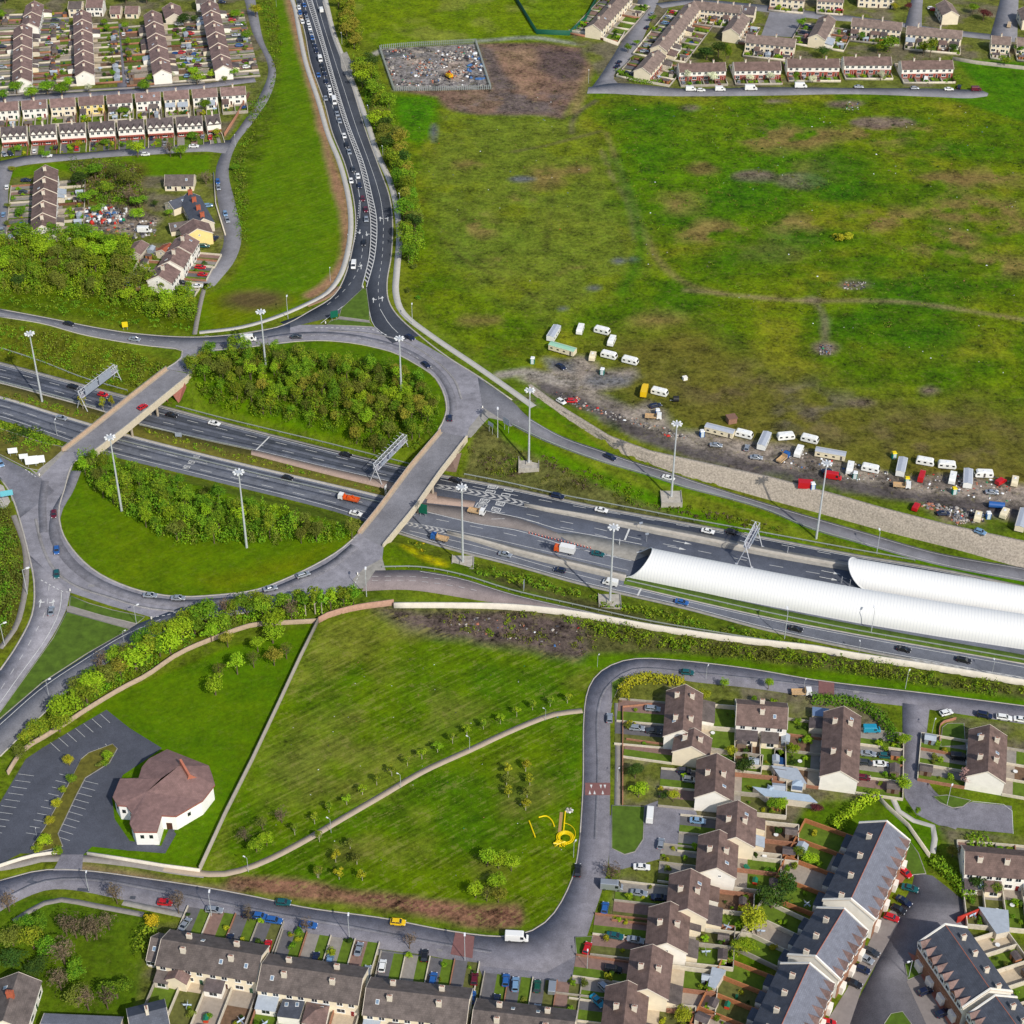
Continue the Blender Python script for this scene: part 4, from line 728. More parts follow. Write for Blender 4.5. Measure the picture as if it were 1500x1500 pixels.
# church car park
area('car_park', [(156, 1040), (190, 1067), (237, 1096), (215, 1112), (180, 1135), (164, 1170), (168, 1200), (190, 1232), (240, 1240), (252, 1215), (258, 1222), (242, 1250), (180, 1245), (135, 1240), (122, 1252), (90, 1252), (30, 1250), (0, 1266), (-40, 1280), (-40, 1230), (0, 1176), (38, 1112), (62, 1096), (110, 1067)], A_PARK, dz=.07)
area('car_park_entry', [(90, 1252), (122, 1252), (120, 1276), (78, 1276)], A_EST, dz=.085)
lawn([(118, 1113), (130, 1103), (165, 1090), (172, 1097), (160, 1118), (125, 1140), (112, 1165), (85, 1222), (92, 1240), (60, 1248), (48, 1238), (66, 1212), (100, 1150)], m=SCRUBG)
cp = 'bay_marking'
for i in range(7): mark(cp, [(74+i*12.2, 1088-i*6.9), (88+i*12.2, 1101-i*7.0)], .1, smooth=False)
for i in range(10): mark(cp, [(27-i*5.0, 1134+i*9.3), (50-i*5.2, 1137+i*9.3)], .1, smooth=False); mark(cp, [(87-i*5.4, 1134+i*9.6), (103-i*5.6, 1138+i*9.4)], .1, smooth=False); mark(cp, [(123-i*4.6, 1144+i*9.0), (144-i*4.6, 1149+i*9.2)], .1, smooth=False)
for i in range(4): mark(cp, [(124+i*10, 1108-i*6), (136+i*10, 1119-i*6)], .1, smooth=False)
# far estates
strip('estate_road', [(345, -30), (358, 0), (369, 45), (393, 100), (378, 145), (352, 185), (330, 215), (316, 250), (320, 300), (328, 345), (322, 372), (300, 392), (286, 412), (294, 420)], [(368, -30), (376, 10), (386, 60), (404, 102), (396, 140), (370, 180), (347, 210), (335, 250), (345, 300), (354, 345), (345, 380), (322, 410), (308, 424), (300, 424)], A_LANE, 0, .06, 60)
strip('estate_road', [(-40, 240), (0, 236), (40, 228), (120, 224), (200, 216), (260, 212), (310, 207), (340, 205)], [(-40, 262), (0, 252), (30, 243), (80, 237), (160, 230), (230, 226), (300, 222), (330, 225)], A_LANE, 0, .07, 40)
strip('estate_road', [(-10, 245), (-6, 280), (-10, 345)], [(20, 246), (12, 280), (17, 345)], A_LANE, 0, .08, 12)
strip('estate_road', [(171, 35), (172, 80), (172, 132)], [(182, 35), (186, 80), (194, 132)], A_EST, 0, .06, 10)
strip('estate_road', [(-40, 143), (60, 138), (190, 131), (300, 122), (372, 112)], [(-40, 152), (60, 146), (190, 138), (300, 129), (375, 120)], A_EST, 0, .07, 20); strip('footpath', [(-40, 139), (170, 128), (300, 119)], [(-40, 143), (170, 131), (300, 122)], PAVE, 0, .1, 10)
strip('estate_road', [(945, -30), (935, 0), (925, 30), (905, 70), (880, 110), (862, 134)], [(985, -30), (965, 0), (955, 25), (940, 60), (925, 85), (898, 112), (905, 122)], A_LANE, 0, .06, 30)
strip('estate_road', [(862, 128), (900, 122), (950, 125), (1000, 130), (1125, 128), (1250, 129), (1370, 130), (1440, 133), (1448, 137)], [(860, 137), (890, 137), (950, 140), (1000, 141), (1125, 140), (1250, 138), (1370, 142), (1420, 144), (1446, 141)], A_LANE, 0, .08, 50)
strip('estate_road', [(960, 5), (1010, 0), (1060, 2)], [(970, 12), (1015, 6), (1060, 8)], A_LANE, 0, .08, 8)
strip('estate_road', [(1040, 0), (1125, 8), (1200, 18), (1300, 30), (1380, 42), (1500, 55), (1560, 60)], [(1040, 8), (1125, 18), (1200, 28), (1300, 36), (1380, 50), (1500, 63), (1560, 68)], A_LANE, 0, .06, 30)
strip('estate_road', [(1325, 40), (1335, 0), (1340, -30)], [(1350, 40), (1352, 0), (1358, -30)], A_LANE, 0, .07, 8); strip('estate_road', [(1450, 55), (1465, 0), (1470, -30)], [(1490, 58), (1492, 0), (1494, -30)], A_LANE, 0, .07, 8)
area('parking_court', [(1128, 17), (1180, 22), (1170, 55), (1115, 52)], A_LANE, dz=.09)
for k_, mb in MK.items(): struct(mb.obj(k_, mat('worn_paint', S(176, 175, 172), .8, .35, 2.5) if k_[:4] == 'worn' else WHITE))

# ------------------------------------------------------------------ retaining wall, boundary walls, rails, barriers
STONE = mat('gabion_stone', S(168, 157, 142), .95, .35, 1.6, bump=.8)
wt = resample3(PL([(x, y, .25) for x, y in WT]), 90); wb = resample3(PL([(x, y, WBz(x)-.1) for x, y in WB]), 90)
n = 90; bk = offs(wt, -1.2); bk = offs(wt, 1.0); V = [];
rows = []
for k_ in range(9): 
    t_ = k_/8; q = wt*(1-t_)+wb*t_; q = q+rng.normal(0, .10, q.shape)*(0 < k_ < 8); rows.append(q)
back = offs(wt, 1.2); back[:, 2] = .25; b2 = back.copy(); b2[:, 2] = -.6
V = np.concatenate([b2, back]+rows); nr = len(rows)+2; i = np.arange(n-1)
Q = np.concatenate([np.stack([i+r*n, i+(r+1)*n, i+1+(r+1)*n, i+1+r*n], 1) for r in range(nr-1)])
o = link('retaining_wall', mesh_np('retaining_wall', V, Q, STONE)); reg(o, 'long sloping stone-faced retaining wall below the caravan site, along the slip road', 'wall')
PALEW = mat('pale_wall', S(214, 206, 190), .9, .1, .6); BRICKW = mat('brick_wall', S(172, 136, 116), .9, .16, 1.0)
def wall(name, pts, w_, h, m, label, cat='wall', group=None, anchor=None, z=0.0, terrain=False, smooth=False, same=False, cap=None):
    p = PL(pts, z) if not isinstance(pts, np.ndarray) else pts
    p = catmull(p, max(8, int(np.linalg.norm(np.diff(p[:, :2], axis=0), axis=1).sum()/4))) if smooth else p
    if terrain: p = resample3(p, max(3, int(np.linalg.norm(np.diff(p[:, :2], axis=0), axis=1).sum()/4))); p[:, 2] = zt(p[:, 0], p[:, 1])
    o = boxrib(name, p, w_, h, m); reg(o, label, cat, group, anchor, same)
    return o
o = wall('boundary_wall', [(x, y) for x, y in SW], .6, 2.0, PALEW, 'long pale rendered wall curving between the park scrub and the motorway slip road', smooth=True)
wall('boundary_wall', [(467, 912), (480, 905), (520, 894), (577, 886)], .5, 2.2, BRICKW, 'brown brick wall joining the pale motorway wall to the tree belt by the traffic circle', smooth=True)
wall('boundary_wall', [(466, 912), (440, 965), (410, 1030), (370, 1115), (330, 1195), (293, 1276)], .4, 1.9, mat('grey_block_wall', S(158, 150, 138), .9, .12, 1), 'straight grey block wall dividing the church lawn from the park')
wall('boundary_wall', [(12, 1135), (35, 1100), (60, 1085), (95, 1063), (130, 1040), (180, 1010), (215, 992), (262, 960), (320, 935), (370, 918), (410, 915), (466, 912)], .5, 1.6, mat('orange_brick_wall', S(168, 148, 126), .9, .15, 1), 'winding orange-brown wall behind the tree belt above the church car park', smooth=True)
wall('boundary_wall', [(-40, 1285), (0, 1270), (50, 1255), (88, 1250)], .4, 1.1, PALEW, 'low pale wall on the west side of the church car park gate', smooth=True); wall('boundary_wall', [(128, 1252), (180, 1260), (240, 1270), (293, 1277)], .4, 1.1, PALEW, 'low pale wall between the church lawn and the footpath')
RAILG = mat('crash_rail', S(170, 176, 168), .5, metal=.3, amp=.1)
def rail(pts, label, z=0.0, h=.75, zf=None):
    p = PL([(x, y, zf(x)) for x, y in pts]) if zf else PL(pts, z); p = catmull(p, max(8, int(np.linalg.norm(np.diff(p[:, :2], axis=0), axis=1).sum()/4))); p[:, 2] = np.maximum(p[:, 2], zt(p[:, 0], p[:, 1]))
    root = thing('crash_barrier', p[0], 0, label, 'crash barrier'); o0 = np.array(p[0]); q = p-o0
    mb = MB(); a = offs(q, .12); b = offs(q, -.12); n = len(q); V = np.concatenate([a, b, a, b]); V[:2*n, 2] += h; V[2*n:, 2] += h-.32
    mb.add(V, [(i, i+n, i+1+n, i+1) for i in range(n-1)]+[(i, i+1, i+1+2*n, i+2*n) for i in range(n-1)]+[(i+n, i+3*n, i+1+3*n, i+n+1) for i in range(n-1)]+[(i+2*n, i+1+2*n, i+1+3*n, i+3*n) for i in range(n-1)])
    mb.obj('rail', RAILG, root); m2 = MB(); m2.box(-.07, .07, -.07, .07, -.3, h-.1); pm = m2.mesh('post', RAILG)
    for i in range(0, n): link('post', pm, root).location = q[i]
rail([(-40, 508), (0, 516), (60, 534), (120, 555), (187, 574)], 'crash barrier on the grass bank above the far lanes, near the first sign gantry', MZ)
rail([(258, 596), (330, 615), (400, 632), (480, 651), (560, 671), (600, 681)], 'crash barrier below the wooded upper traffic island', MZ)
rail([(680, 696), (750, 710), (830, 728), (900, 741), (1000, 760), (1125, 783), (1250, 806), (1340, 822)], 'crash barrier beside the far motorway lanes east of the long bridge', MZ)
rail(NE_L[0:9], 'crash barrier along the downhill slip road under the stone wall', zf=slipNE)
rail([(560, 832), (615, 832), (675, 843), (750, 866), (850, 889), (950, 911), (1050, 928), (1125, 940), (1190, 949)], 'crash barrier along the curving brown slip road', zf=slipSE)
rail([(918, 852), (1000, 871), (1125, 899), (1250, 924), (1375, 946), (1500, 968), (1580, 982)], 'crash barrier along the grass strip beside the white tunnel', MZ+.1)
rail([(205, 624), (290, 643), (370, 660)], 'short crash barrier on the motorway median beyond the short bridge', MZ+.2); rail([(0, 560), (80, 581), (140, 598)], 'crash barrier on the planted median west of the short bridge', MZ+.2); rail([(150, 640), (280, 672), (400, 701), (560, 738)], 'crash barrier between the planted median and the near lanes', MZ+.2)
for pts_, lb in ((lerpline(M1U, M1L, .5), 'double concrete crash wall on the median beyond the white tunnel'), (lerpline(M2U, M2L, .5), 'concrete crash wall on the median leading to the white tunnel mouth')):
    wall('crash_wall', pts_, .7, 1.0, CONC, lb, 'crash wall', z=MZ+.2)
FENCE = mat('palisade_fence', S(150, 158, 156), .6, .1, 1, metal=.2); GREENF = mat('green_hoarding', S(20, 84, 62), .7, .08, 1)
def palisade(pts, label, h=2.4, m=FENCE, gap=1.0, name='metal_fence'):
    p = PL(pts); p = resample3(p, max(3, int(np.linalg.norm(np.diff(p[:, :2], axis=0), axis=1).sum()/gap))); root = thing(name, p[0], 0, label, 'fence'); q = p-p[0]; mb = MB()
    for i in range(len(q)): mb.box(q[i][0]-.18, q[i][0]+.18, q[i][1]-.04, q[i][1]+.04, .05, h)
    mb.obj('pales', m, root); m2 = MB(); n = len(q)
    for hh in (.5, h-.5):
        for i in range(n-1): m2.bar(q[i]+[0, 0.05, hh], q[i+1]+[0, .05, hh], .05, 4)
    m2.obj('rails', m, root)
palisade([(556, 72), (600, 68), (697, 63), (719, 131), (640, 133), (577, 133), (556, 72)], 'grey palisade fence enclosing the rubble-strewn depot beyond the tree line')
hd = PL([(748, -12), (786, 50), (834, 52), (858, 30), (880, -10)]); o = boxrib('hoarding', hd, .15, 2.6, GREENF); reg(o, 'dark green site hoarding around the far bare plot', 'hoarding')
# ------------------------------------------------------------------ noise enclosures over the motorway ("white tunnels")
TW = mat('white_cladding', S(236, 236, 232), .45, spec=.4); t = TW.node_tree; b = t.nodes['Principled BSDF']
tc = t.nodes.new('ShaderNodeTexCoord'); sp = t.nodes.new('ShaderNodeSeparateXYZ'); t.links.new(tc.outputs['UV'], sp.inputs[0])
def mnode(t, op, a, v): 
    n = t.nodes.new('ShaderNodeMath'); n.operation = op; t.links.new(a, n.inputs[0]); n.inputs[1].default_value = v; return n.outputs[0]
fr = mnode(t, 'FRACT', sp.outputs[0], 1); st = mnode(t, 'LESS_THAN', fr, .2); mx = t.nodes.new('ShaderNodeMix'); mx.data_type = 'RGBA'
n1 = t.nodes.new('ShaderNodeTexNoise'); n1.inputs['Scale'].default_value = .5; g = t.nodes.new('ShaderNodeNewGeometry'); t.links.new(g.outputs['Position'], n1.inputs['Vector'])
c1 = t.nodes.new('ShaderNodeMix'); c1.data_type = 'RGBA'; c1.inputs[6].default_value = (*S(226, 226, 222), 1); c1.inputs[7].default_value = (*S(234, 234, 230), 1); t.links.new(n1.outputs[0], c1.inputs[0])
t.links.new(st, mx.inputs[0]); t.links.new(c1.outputs[2], mx.inputs[6]); mx.inputs[7].default_value = (*S(216, 217, 216), 1); t.links.new(mx.outputs[2], b.inputs['Base Color'])
TIN = mat('tunnel_lining', S(150, 142, 130), .8, .1, .6)
def tunnel(base, Rr, label, slant, hh=None):
    """base: south foot line in photo pixels at road level; half-round shell of radius Rr to its north; slant = how far the crown leads the foot at the mouth"""
    f = resample3(PL(base, MZ), 60); c = offs(f, Rr) if offs(f, Rr)[0][1] > f[0][1] else offs(f, -Rr)
    root = thing('noise_tunnel', f[0], 0, label, 'tunnel'); o0 = f[0]; nA = 28; S_ = np.concatenate([[0], np.cumsum(np.linalg.norm(np.diff(c, axis=0), axis=1))]); V = []; U = []
    for i in range(60):
        d = (c[min(i+1, 59)]-c[max(i-1, 0)]); d /= np.linalg.norm(d); nrm = (f[i]-c[i])/np.linalg.norm(f[i]-c[i])
        for k in range(nA+1):
            a = math.pi*k/nA; fall = max(0, 1-S_[i]/22.0)
            sh = slant(a)*fall
            V.append(c[i]+nrm*Rr*math.cos(a)+np.array([0, 0, Rr*1.0*math.sin(a)**.9])+d*sh-o0); U.append(((S_[i]+sh)/1.0, k/nA))
    V = np.array(V); m_ = nA+1; ii, kk = np.meshgrid(np.arange(59), np.arange(nA), indexing='ij'); q = (ii*m_+kk).ravel(); Q = np.stack([q, q+1, q+1+m_, q+m_], 1)
    me = mesh_np('shell', V, Q, [TW], smooth=True); uv = me.uv_layers.new(name='UVMap'); lv = np.zeros(len(me.loops), np.int32); me.loops.foreach_get('vertex_index', lv); uv.data.foreach_set('uv', np.array(U)[lv].astype(np.float32).ravel()); link('shell', me, root)
    V2 = V*1.0; cc = np.repeat(c-o0, m_, 0); V2 = cc+(V-cc)*.955; link('lining', mesh_np('lining', V2, Q, [TIN], smooth=True), root)
    mb = MB(); e = V[:m_]
    for k in range(nA): mb.bar(e[k], e[k+1], .22, 6)
    mb.obj('mouth_rim', TW, root)
    return root
tunnel([(917, 846), (1000, 863), (1125, 888), (1250, 912), (1375, 933), (1500, 952), (1620, 972)], 6.7, 'long white ribbed half-round tunnel over the lower motorway lanes, the nearer of the two', lambda a: 6.5*max(0, math.sin(a))**.6)
tunnel([(1271, 866), (1375, 884), (1500, 905), (1620, 925)], 6.0, 'white ribbed half-round tunnel over the upper motorway lanes, the farther and shorter of the two', lambda a: -7.5*max(0, math.sin(a))**.6)

# ------------------------------------------------------------------ lighting masts and street lamps
STEEL = mat('mast_steel', S(200, 204, 206), .45, metal=.25); LAMP = mat('lamp_housing', S(235, 236, 236), .4); CONCP = mat('pad_concrete', S(172, 166, 154), .9, .2, .8)
def hfor(b, top_y):
    lo, hi = 0.5, 70
    for _ in range(40):
        m = (lo+hi)/2
        if proj((b[0], b[1], b[2]+m))[1] > top_y: lo = m
        else: hi = m
    return lo
def mast(px, py, z, top, label, pad=False):
    b = P(px, py, z) if z is not None else T(px, py); h = hfor(b, top); root = thing('lighting_mast', b, 0, label, 'lighting mast', 'tall lighting masts round the interchange')
    MB().bar((0, 0, -1), (0, 0, h), .42, 12, .2).obj('pole', STEEL, root)
    mb = MB(); mb.bar((0, 0, h-.4), (0, 0, h+.3), .9, 12); mb.obj('head_frame', STEEL, root)
    for k in range(8):
        a = k*math.pi/4; l = MB(); l.bar((.6*math.cos(a), .6*math.sin(a), h), (1.1*math.cos(a), 1.1*math.sin(a), h+.1), .07, 4)
        c = Vector((1.45*math.cos(a), 1.45*math.sin(a), h+.05)); ux = Vector((math.cos(a), math.sin(a), 0)); uy = Vector((-math.sin(a), math.cos(a), 0))
        vs = [c+ux*sx*.4+uy*sy*.24+Vector((0, 0, sz)) for sz in (-.15, .22) for sx, sy in ((-1, -1), (1, -1), (1, 1), (-1, 1))]
        l.add(vs, [(3, 2, 1, 0), (4, 5, 6, 7), (0, 1, 5, 4), (1, 2, 6, 5), (2, 3, 7, 6), (3, 0, 4, 7)]); l.obj('lamp', LAMP, root)
    if pad:
        m2 = MB(); m2.box(-3.6, 3.6, -3.6, 3.6, -3.5, 1.4); m2.box(-3.6, 3.6, -3.6, -3.4, 1.4, 1.8); m2.box(-3.6, -3.4, -3.4, 3.6, 1.4, 1.8); m2.box(3.4, 3.6, -3.4, 3.6, 1.4, 1.8); m2.box(-1, 1, -1, 1, 1.4, 1.8); m2.obj('concrete_pad', CONCP, root)
mast(62, 589, MZ, 489, 'tall lighting mast in the planted motorway median near the first sign gantry')
mast(178.5, 749, 0, 641, 'tall lighting mast at the edge of the lower island wood beside the short bridge')
mast(361.5, 802, 0, 692, 'tall lighting mast on the mown side of the lower island wood'); mast(389, 534, 0, 457, 'tall lighting mast on the far edge of the upper island wood, by the white van')
mast(588, 577, 0, 496, 'tall lighting mast at the thin end of the upper island wood'); mast(678, 829, MZ+1.2, 714, 'tall lighting mast on a stone pad beside the yellow gorse', True)
mast(774.5, 683, -4.6, 572, 'tall lighting mast on a fenced concrete pad below the gap in the stone wall', True); mast(983, 733, MZ+.8, 621, 'tall lighting mast on a concrete pad halfway along the slip road', True)
mast(893, 886, MZ+.9, 773, 'tall lighting mast on a concrete pad opposite the white tunnel mouth', True); mast(1195.5, 789, MZ+.1, 679, 'tall lighting mast farthest down the slip road below the stone wall')
def street_lamp_proto():
    r = bpy.data.objects.new('street_lamp', None); col.objects.link(r)
    MB().bar((0, 0, -.4), (0, 0, 1), .018, 8, .01).obj('pole', STEEL, r); MB().bar((0, 0, .995), (0, .16, 1.01), .008, 5).obj('arm', STEEL, r); MB().box(-.03, .03, .13, .26, .995, 1.025).obj('lamp_head', LAMP, r); return r
slp = street_lamp_proto(); freeze(slp)
def street_lamp(px, py, top, where, anchor, ang=0, z=None):
    b = T(px, py) if z is None else P(px, py, z); h = hfor(b, top)
    o = copy_tree(slp); o.location = b; o.scale = (h*.9, h*.9, h); o.rotation_euler = (0, 0, ang)
    reg(o, 'slim street lamp '+where, 'street lamp', 'street lamps', anchor)
ANCH = {'the traffic circle': P(560, 500), 'the church': P(245, 1180), 'the playground pipes': P(825, 1225), 'the long bridge': P(600, 710), 'the first gantry': P(140, 560), 'the white tunnel mouth': P(930, 830),
        'the bungalow': P(262, 265), 'the far crossroads': P(880, 130), 'the yellow car': P(583, 1351), 'the cul-de-sac end': P(1460, 1200), 'the tree belt': P(300, 930), 'the site entrance': P(760, 550), 'the blue townhouses': P(1250, 1340), 'the far street corner': P(375, 120), 'the dumper': P(658, 112), 'the park path end': P(853, 1041)}
D = 'beside the dual carriageway'; 
for q in ((501, 65, 49), (520, 115, 101), (540, 175, 156), (561, 231, 215), (586, 304, 285), (511, 360, 345)): street_lamp(*q, D, 'the traffic circle', .3)
for q in ((484, 412, 394), (422, 467, 437), (604, 474, 448)): street_lamp(*q, 'on the verge north of the traffic circle', 'the church')
for q in ((40, 870, 835), (7, 946, 915), (182, 942, 925), (72, 1021, 997), (200, 914, 888)): street_lamp(*q, 'on the approaches left of the traffic circle'.replace('left of', 'west of'), 'the church', -1)
street_lamp(729, 642, 603, 'on the grass by the direction signs east of the long bridge', None); street_lamp(537, 874, 838, 'on the paved corner where the brown slip road starts', None)
for q in ((688, 1099, 1080), (799, 1055, 1039), (587, 1154, 1135), (485, 1220, 1200), (364, 1277, 1257)): street_lamp(*q, 'beside the park path', 'the church', 1)
for q in ((875, 977, 961), (1034, 995, 977), (1177, 1012, 997), (1326, 1009, 985), (904, 1145, 1128), (840, 1256, 1235), (1365, 1075, 1056), (1387, 1180, 1154)): street_lamp(*q, 'on the loop road of the lower estate', 'the playground pipes', -.5)
for q in ((860, 1419, 1397), (512, 1376, 1346), (681, 1407, 1376), (310, 1342, 1312), (130, 1305, 1282)): street_lamp(*q, 'along the road past the long terrace', 'the church', 0)
for q in ((1149, 936, 897), (1276, 926, 894), (1257, 962, 942), (1452, 991, 969), (1284, 811, 780), (84, 639, 617)): street_lamp(*q, 'on the motorway edge', 'the white tunnel mouth', 0)
street_lamp(1331, 1432, 1407, 'on the small green in front of the blue-roofed townhouses', None, 2); street_lamp(54, 1225, 1215, 'in the church car park planting', None)
for q in ((840+22, 122, 104), (1027, 128, 116), (1177, 24, 15), (405, 10, 0), (345, 215, 199)): street_lamp(*q, 'in the far estates', 'the far crossroads', 0)

# ------------------------------------------------------------------ sign gantries
GAN = mat('gantry_steel', S(206, 208, 212), .5, metal=.2); SGN = mat('sign_back', S(150, 158, 170), .6, .1, 1); SGREEN = mat('sign_green', S(16, 96, 74), .5); SWHITE = mat('sign_white', S(240, 242, 242), .45); SBLUE = mat('sign_blue', S(60, 150, 180), .5)
def gantry(pn, pf, h, label, boards, z=MZ):
    a = P(*pn, z); b = P(*pf, z); d = b-a; L = np.linalg.norm(d[:2]); root = thing('sign_gantry', a, math.atan2(d[1], d[0]), label, 'gantry')
    for x in (0, L):
        for s in (-1, 1):
            mb = MB(); mb.bar((x, s*2.6, -.3), (x, -s*.75, h+1.4), .16, 6); mb.box(x-.5, x+.5, s*2.6-.4, s*2.6+.4, -.4, .25); mb.obj('leg', GAN, root)
        mb = MB(); mb.bar((x, -1.5, h*.42), (x, 1.5, h*.42), .1, 6); mb.obj('cross_brace', GAN, root)
    mb = MB()
    for y, zz in ((-.75, h+1.4), (.75, h+1.4), (-.9, h-.8), (.9, h-.8)): mb.bar((0, y, zz), (L, y, zz), .13, 6)
    n = int(L/2)
    for i in range(n+1):
        x = L*i/n; mb.bar((x, -.75, h+1.4), (x, -.9, h-.8), .06, 4); mb.bar((x, .75, h+1.4), (x, .9, h-.8), .06, 4); mb.bar((x, -.75, h+1.4), (x, .75, h+1.4), .06, 4)
        if i < n: x2 = L*(i+1)/n; mb.bar((x, -.75, h+1.4), (x2, -.9, h-.8), .05, 4); mb.bar((x2, .75, h+1.4), (x, .9, h-.8), .05, 4)
        mb.bar((x, .75, h+1.4), (x, 2.3, h+1.5), .06, 4)
    mb.obj('truss_beam', GAN, root)
    MB().box(0, L, -1.0, 1.0, h-1.05, h-.9).obj('walkway', mat('grating', S(150, 148, 156), .7, .2, 3), root)
    for (u0, u1, z0, z1) in boards: MB().box(L*u0, L*u1, -1.28, -1.12, h+z0, h+z1).obj('sign_board', SGN, root)
gantry((121, 601), (173, 561), 6.6, 'grey steel sign gantry with two big sign boards, nearest the short bridge', [(.08, .42, -.8, 2.6), (.46, .8, -.8, 2.8)])
gantry((551, 708), (594, 664), 6.8, 'steel lattice gantry over the far lanes just short of the long bridge', [(.1, .28, -.4, .9), (.35, .5, -.4, .9), (.6, .75, -.4, .9)])
gantry((1090, 829), (1106, 799), 8.5, 'steel lattice gantry beside the white tunnel, seen almost end-on', [(.2, .8, -.4, .9)])
def sign(px, py, w_, h_, hh, m, label, ang=0, z=None, name='road_sign', txt=None, posts=2, cat='road sign', grp=None):
    b = T(px, py) if z is None else P(px, py, z); root = thing(name, b, ang, label, cat, grp); mb = MB()
    for s in ((-1, 1) if posts == 2 else (0,)): mb.bar((s*w_*.32, 0, -.3), (s*w_*.32, 0, hh+h_*.9), .06, 6)
    mb.obj('post', STEEL, root); MB().box(-w_/2, w_/2, -.12, -.06, hh, hh+h_).obj('panel', m, root)
    return root
for i, (x, y, w_, h_) in enumerate(((20, 668, 3.2, 2.2), (36, 676, 3.0, 2.0), (48, 684, 4.4, 3.4), (58, 682, 4.2, 3.0))): sign(x, y, w_, h_, 1.3, SWHITE, ['small white sign standing alone in the scrub by the bridge end', 'small white-backed sign beside the pair of big white ones', 'biggest white sign in the cluster on the motorway bank', 'second biggest white sign in the cluster, nearest the short bridge'][i], .2, grp='white signs beside the short bridge')
sign(490, 470, 3.0, 3.0, 1.6, SGREEN, 'green direction sign on the splitter island at the top of the traffic circle', .4); sign(620, 757, 3, 4, 1.5, SGREEN, 'green direction sign under the long bridge', -.3, MZ); sign(12, 735, 4.2, 2.2, 2.6, mat('turquoise', S(110, 190, 205), .5), 'turquoise and white sign on a pad at the west edge', .3); 
sign(565, 725, 1.6, 3.4, .8, SWHITE, 'tall narrow white sign on the median by the long bridge', 1.2, MZ); sign(719, 635, 2.6, 1.6, 3, SGN, 'grey sign back on the grass east of the long bridge, the smaller', -.8); sign(742, 633, 3.2, 2.6, 3, SGN, 'grey sign back by the slip road gore, the larger', -.8)
sign(184, 483, 2.2, 2.4, 1.2, mat('sign_yellow', S(225, 200, 30), .5), 'yellow sign on the grass by the far approach road', .2); sign(767, 866, 1.0, 3.6, 1.0, SGN, 'narrow grey sign on the scrub bank near the far mast', 1.3); sign(262, 642, 2.4, 1.8, .8, SGN, 'grey sign back on the median beyond the short bridge', 0, MZ)
for x, y, l in ((938, 778, 'short grey sign post on the concrete island ahead of the tunnel'), (947, 794, 'grey marker post beside the white tunnel mouth'), (1438-10, 795, ''),): 
    if l: sign(x, y, 1.2, .8, 3.2, SGN, l, .2, MZ, posts=1)
for x, y in ((929-22, 800), (1153, 812), (1232, 855), (1244, 860)): sign(x, y, .5, 2.2, .8, SWHITE, 'slim white marker post on the motorway', 1.3, MZ, 'marker_post', posts=1, cat='marker post', grp='marker posts'); REG[-1] = (REG[-1][0], REG[-1][1], 'the white tunnel mouth')
# small keep-left bollards and junction posts
BOLM = mat('bollard_white', S(236, 232, 222), .5)
for x, y in ((477, 474), (532, 422), (103, 866), (222, 907), (707, 598), (58, 697), (524, 842)):
    b = T(x, y); r = thing('traffic_bollard', b, 0, 'white keep-left bollard on the tip of a splitter island', 'bollard', 'bollards on the splitter islands', 'the traffic circle'); MB().box(-.22, .22, -.22, .22, 0, 1.0, tx=.05, ty=.05).obj('body', BOLM, r); MB().box(-.3, .3, -.3, .3, 0, .15).obj('base', mat('black_rubber', (.02, .02, .02), .8), r)

# ------------------------------------------------------------------ traffic cones beside the lane to the tunnel
CONEM = mat('cone_orange', S(205, 62, 30), .6); cone = bpy.data.objects.new('traffic_cone', None); col.objects.link(cone)
MB().bar((0, 0, .04), (0, 0, .95), .22, 10, .05).obj('body', CONEM, cone); MB().box(-.3, .3, -.3, .3, 0, .05).obj('base', mat('black_rubber', (.02, .02, .02)), cone); MB().bar((0, 0, .45), (0, 0, .65), .16, 10, .115).obj('band', BOLM, cone); freeze(cone)
for i in range(20):
    t_ = i/19; x = 775+t_*90; y = 781+t_*22.5; c = copy_tree(cone); c.location = P(x, y, MZ+.16); c.scale = (.9, .9, .9); reg(c, 'orange traffic cone in the line beside the paved wedge', 'traffic cone', 'line of orange cones', 'the white tunnel mouth')

# ------------------------------------------------------------------ church
CW = mat('church_render', S(246, 243, 236), .85, .05, .5); CR = roofmat('church_tiles', S(130, 103, 98), .2); CT = mat('terracotta', S(172, 106, 84), .8, .1, 1); DG = mat('dark_glass', (.02, .025, .03), .2, spec=.6); FAS = mat('brown_fascia', S(150, 92, 80), .7)
EZ = 5.6
out = PL([(245, 1098), (306, 1122), (311, 1136), (315, 1150), (297, 1173), (258, 1196), (237, 1195), (230, 1219), (196, 1219), (190, 1207), (193, 1191), (185, 1181), (172, 1180), (165, 1168), (176, 1141), (203, 1140), (208, 1124), (218, 1112)], EZ)
c0 = P(246, 1190, 0); ch = thing('church', c0, 0, 'many-sided church with pale walls and a broad pinkish tiled roof', 'church'); q = out-c0
cen = q.mean(0); wq = cen+(q-cen)*.965; mb = MB(); n = len(q)
mb.add([(v[0], v[1], -.2) for v in wq]+[(v[0], v[1], EZ) for v in wq], [(i, (i+1) % n, n+(i+1) % n, n+i) for i in range(n)]); mb.obj('wall', CW, ch)
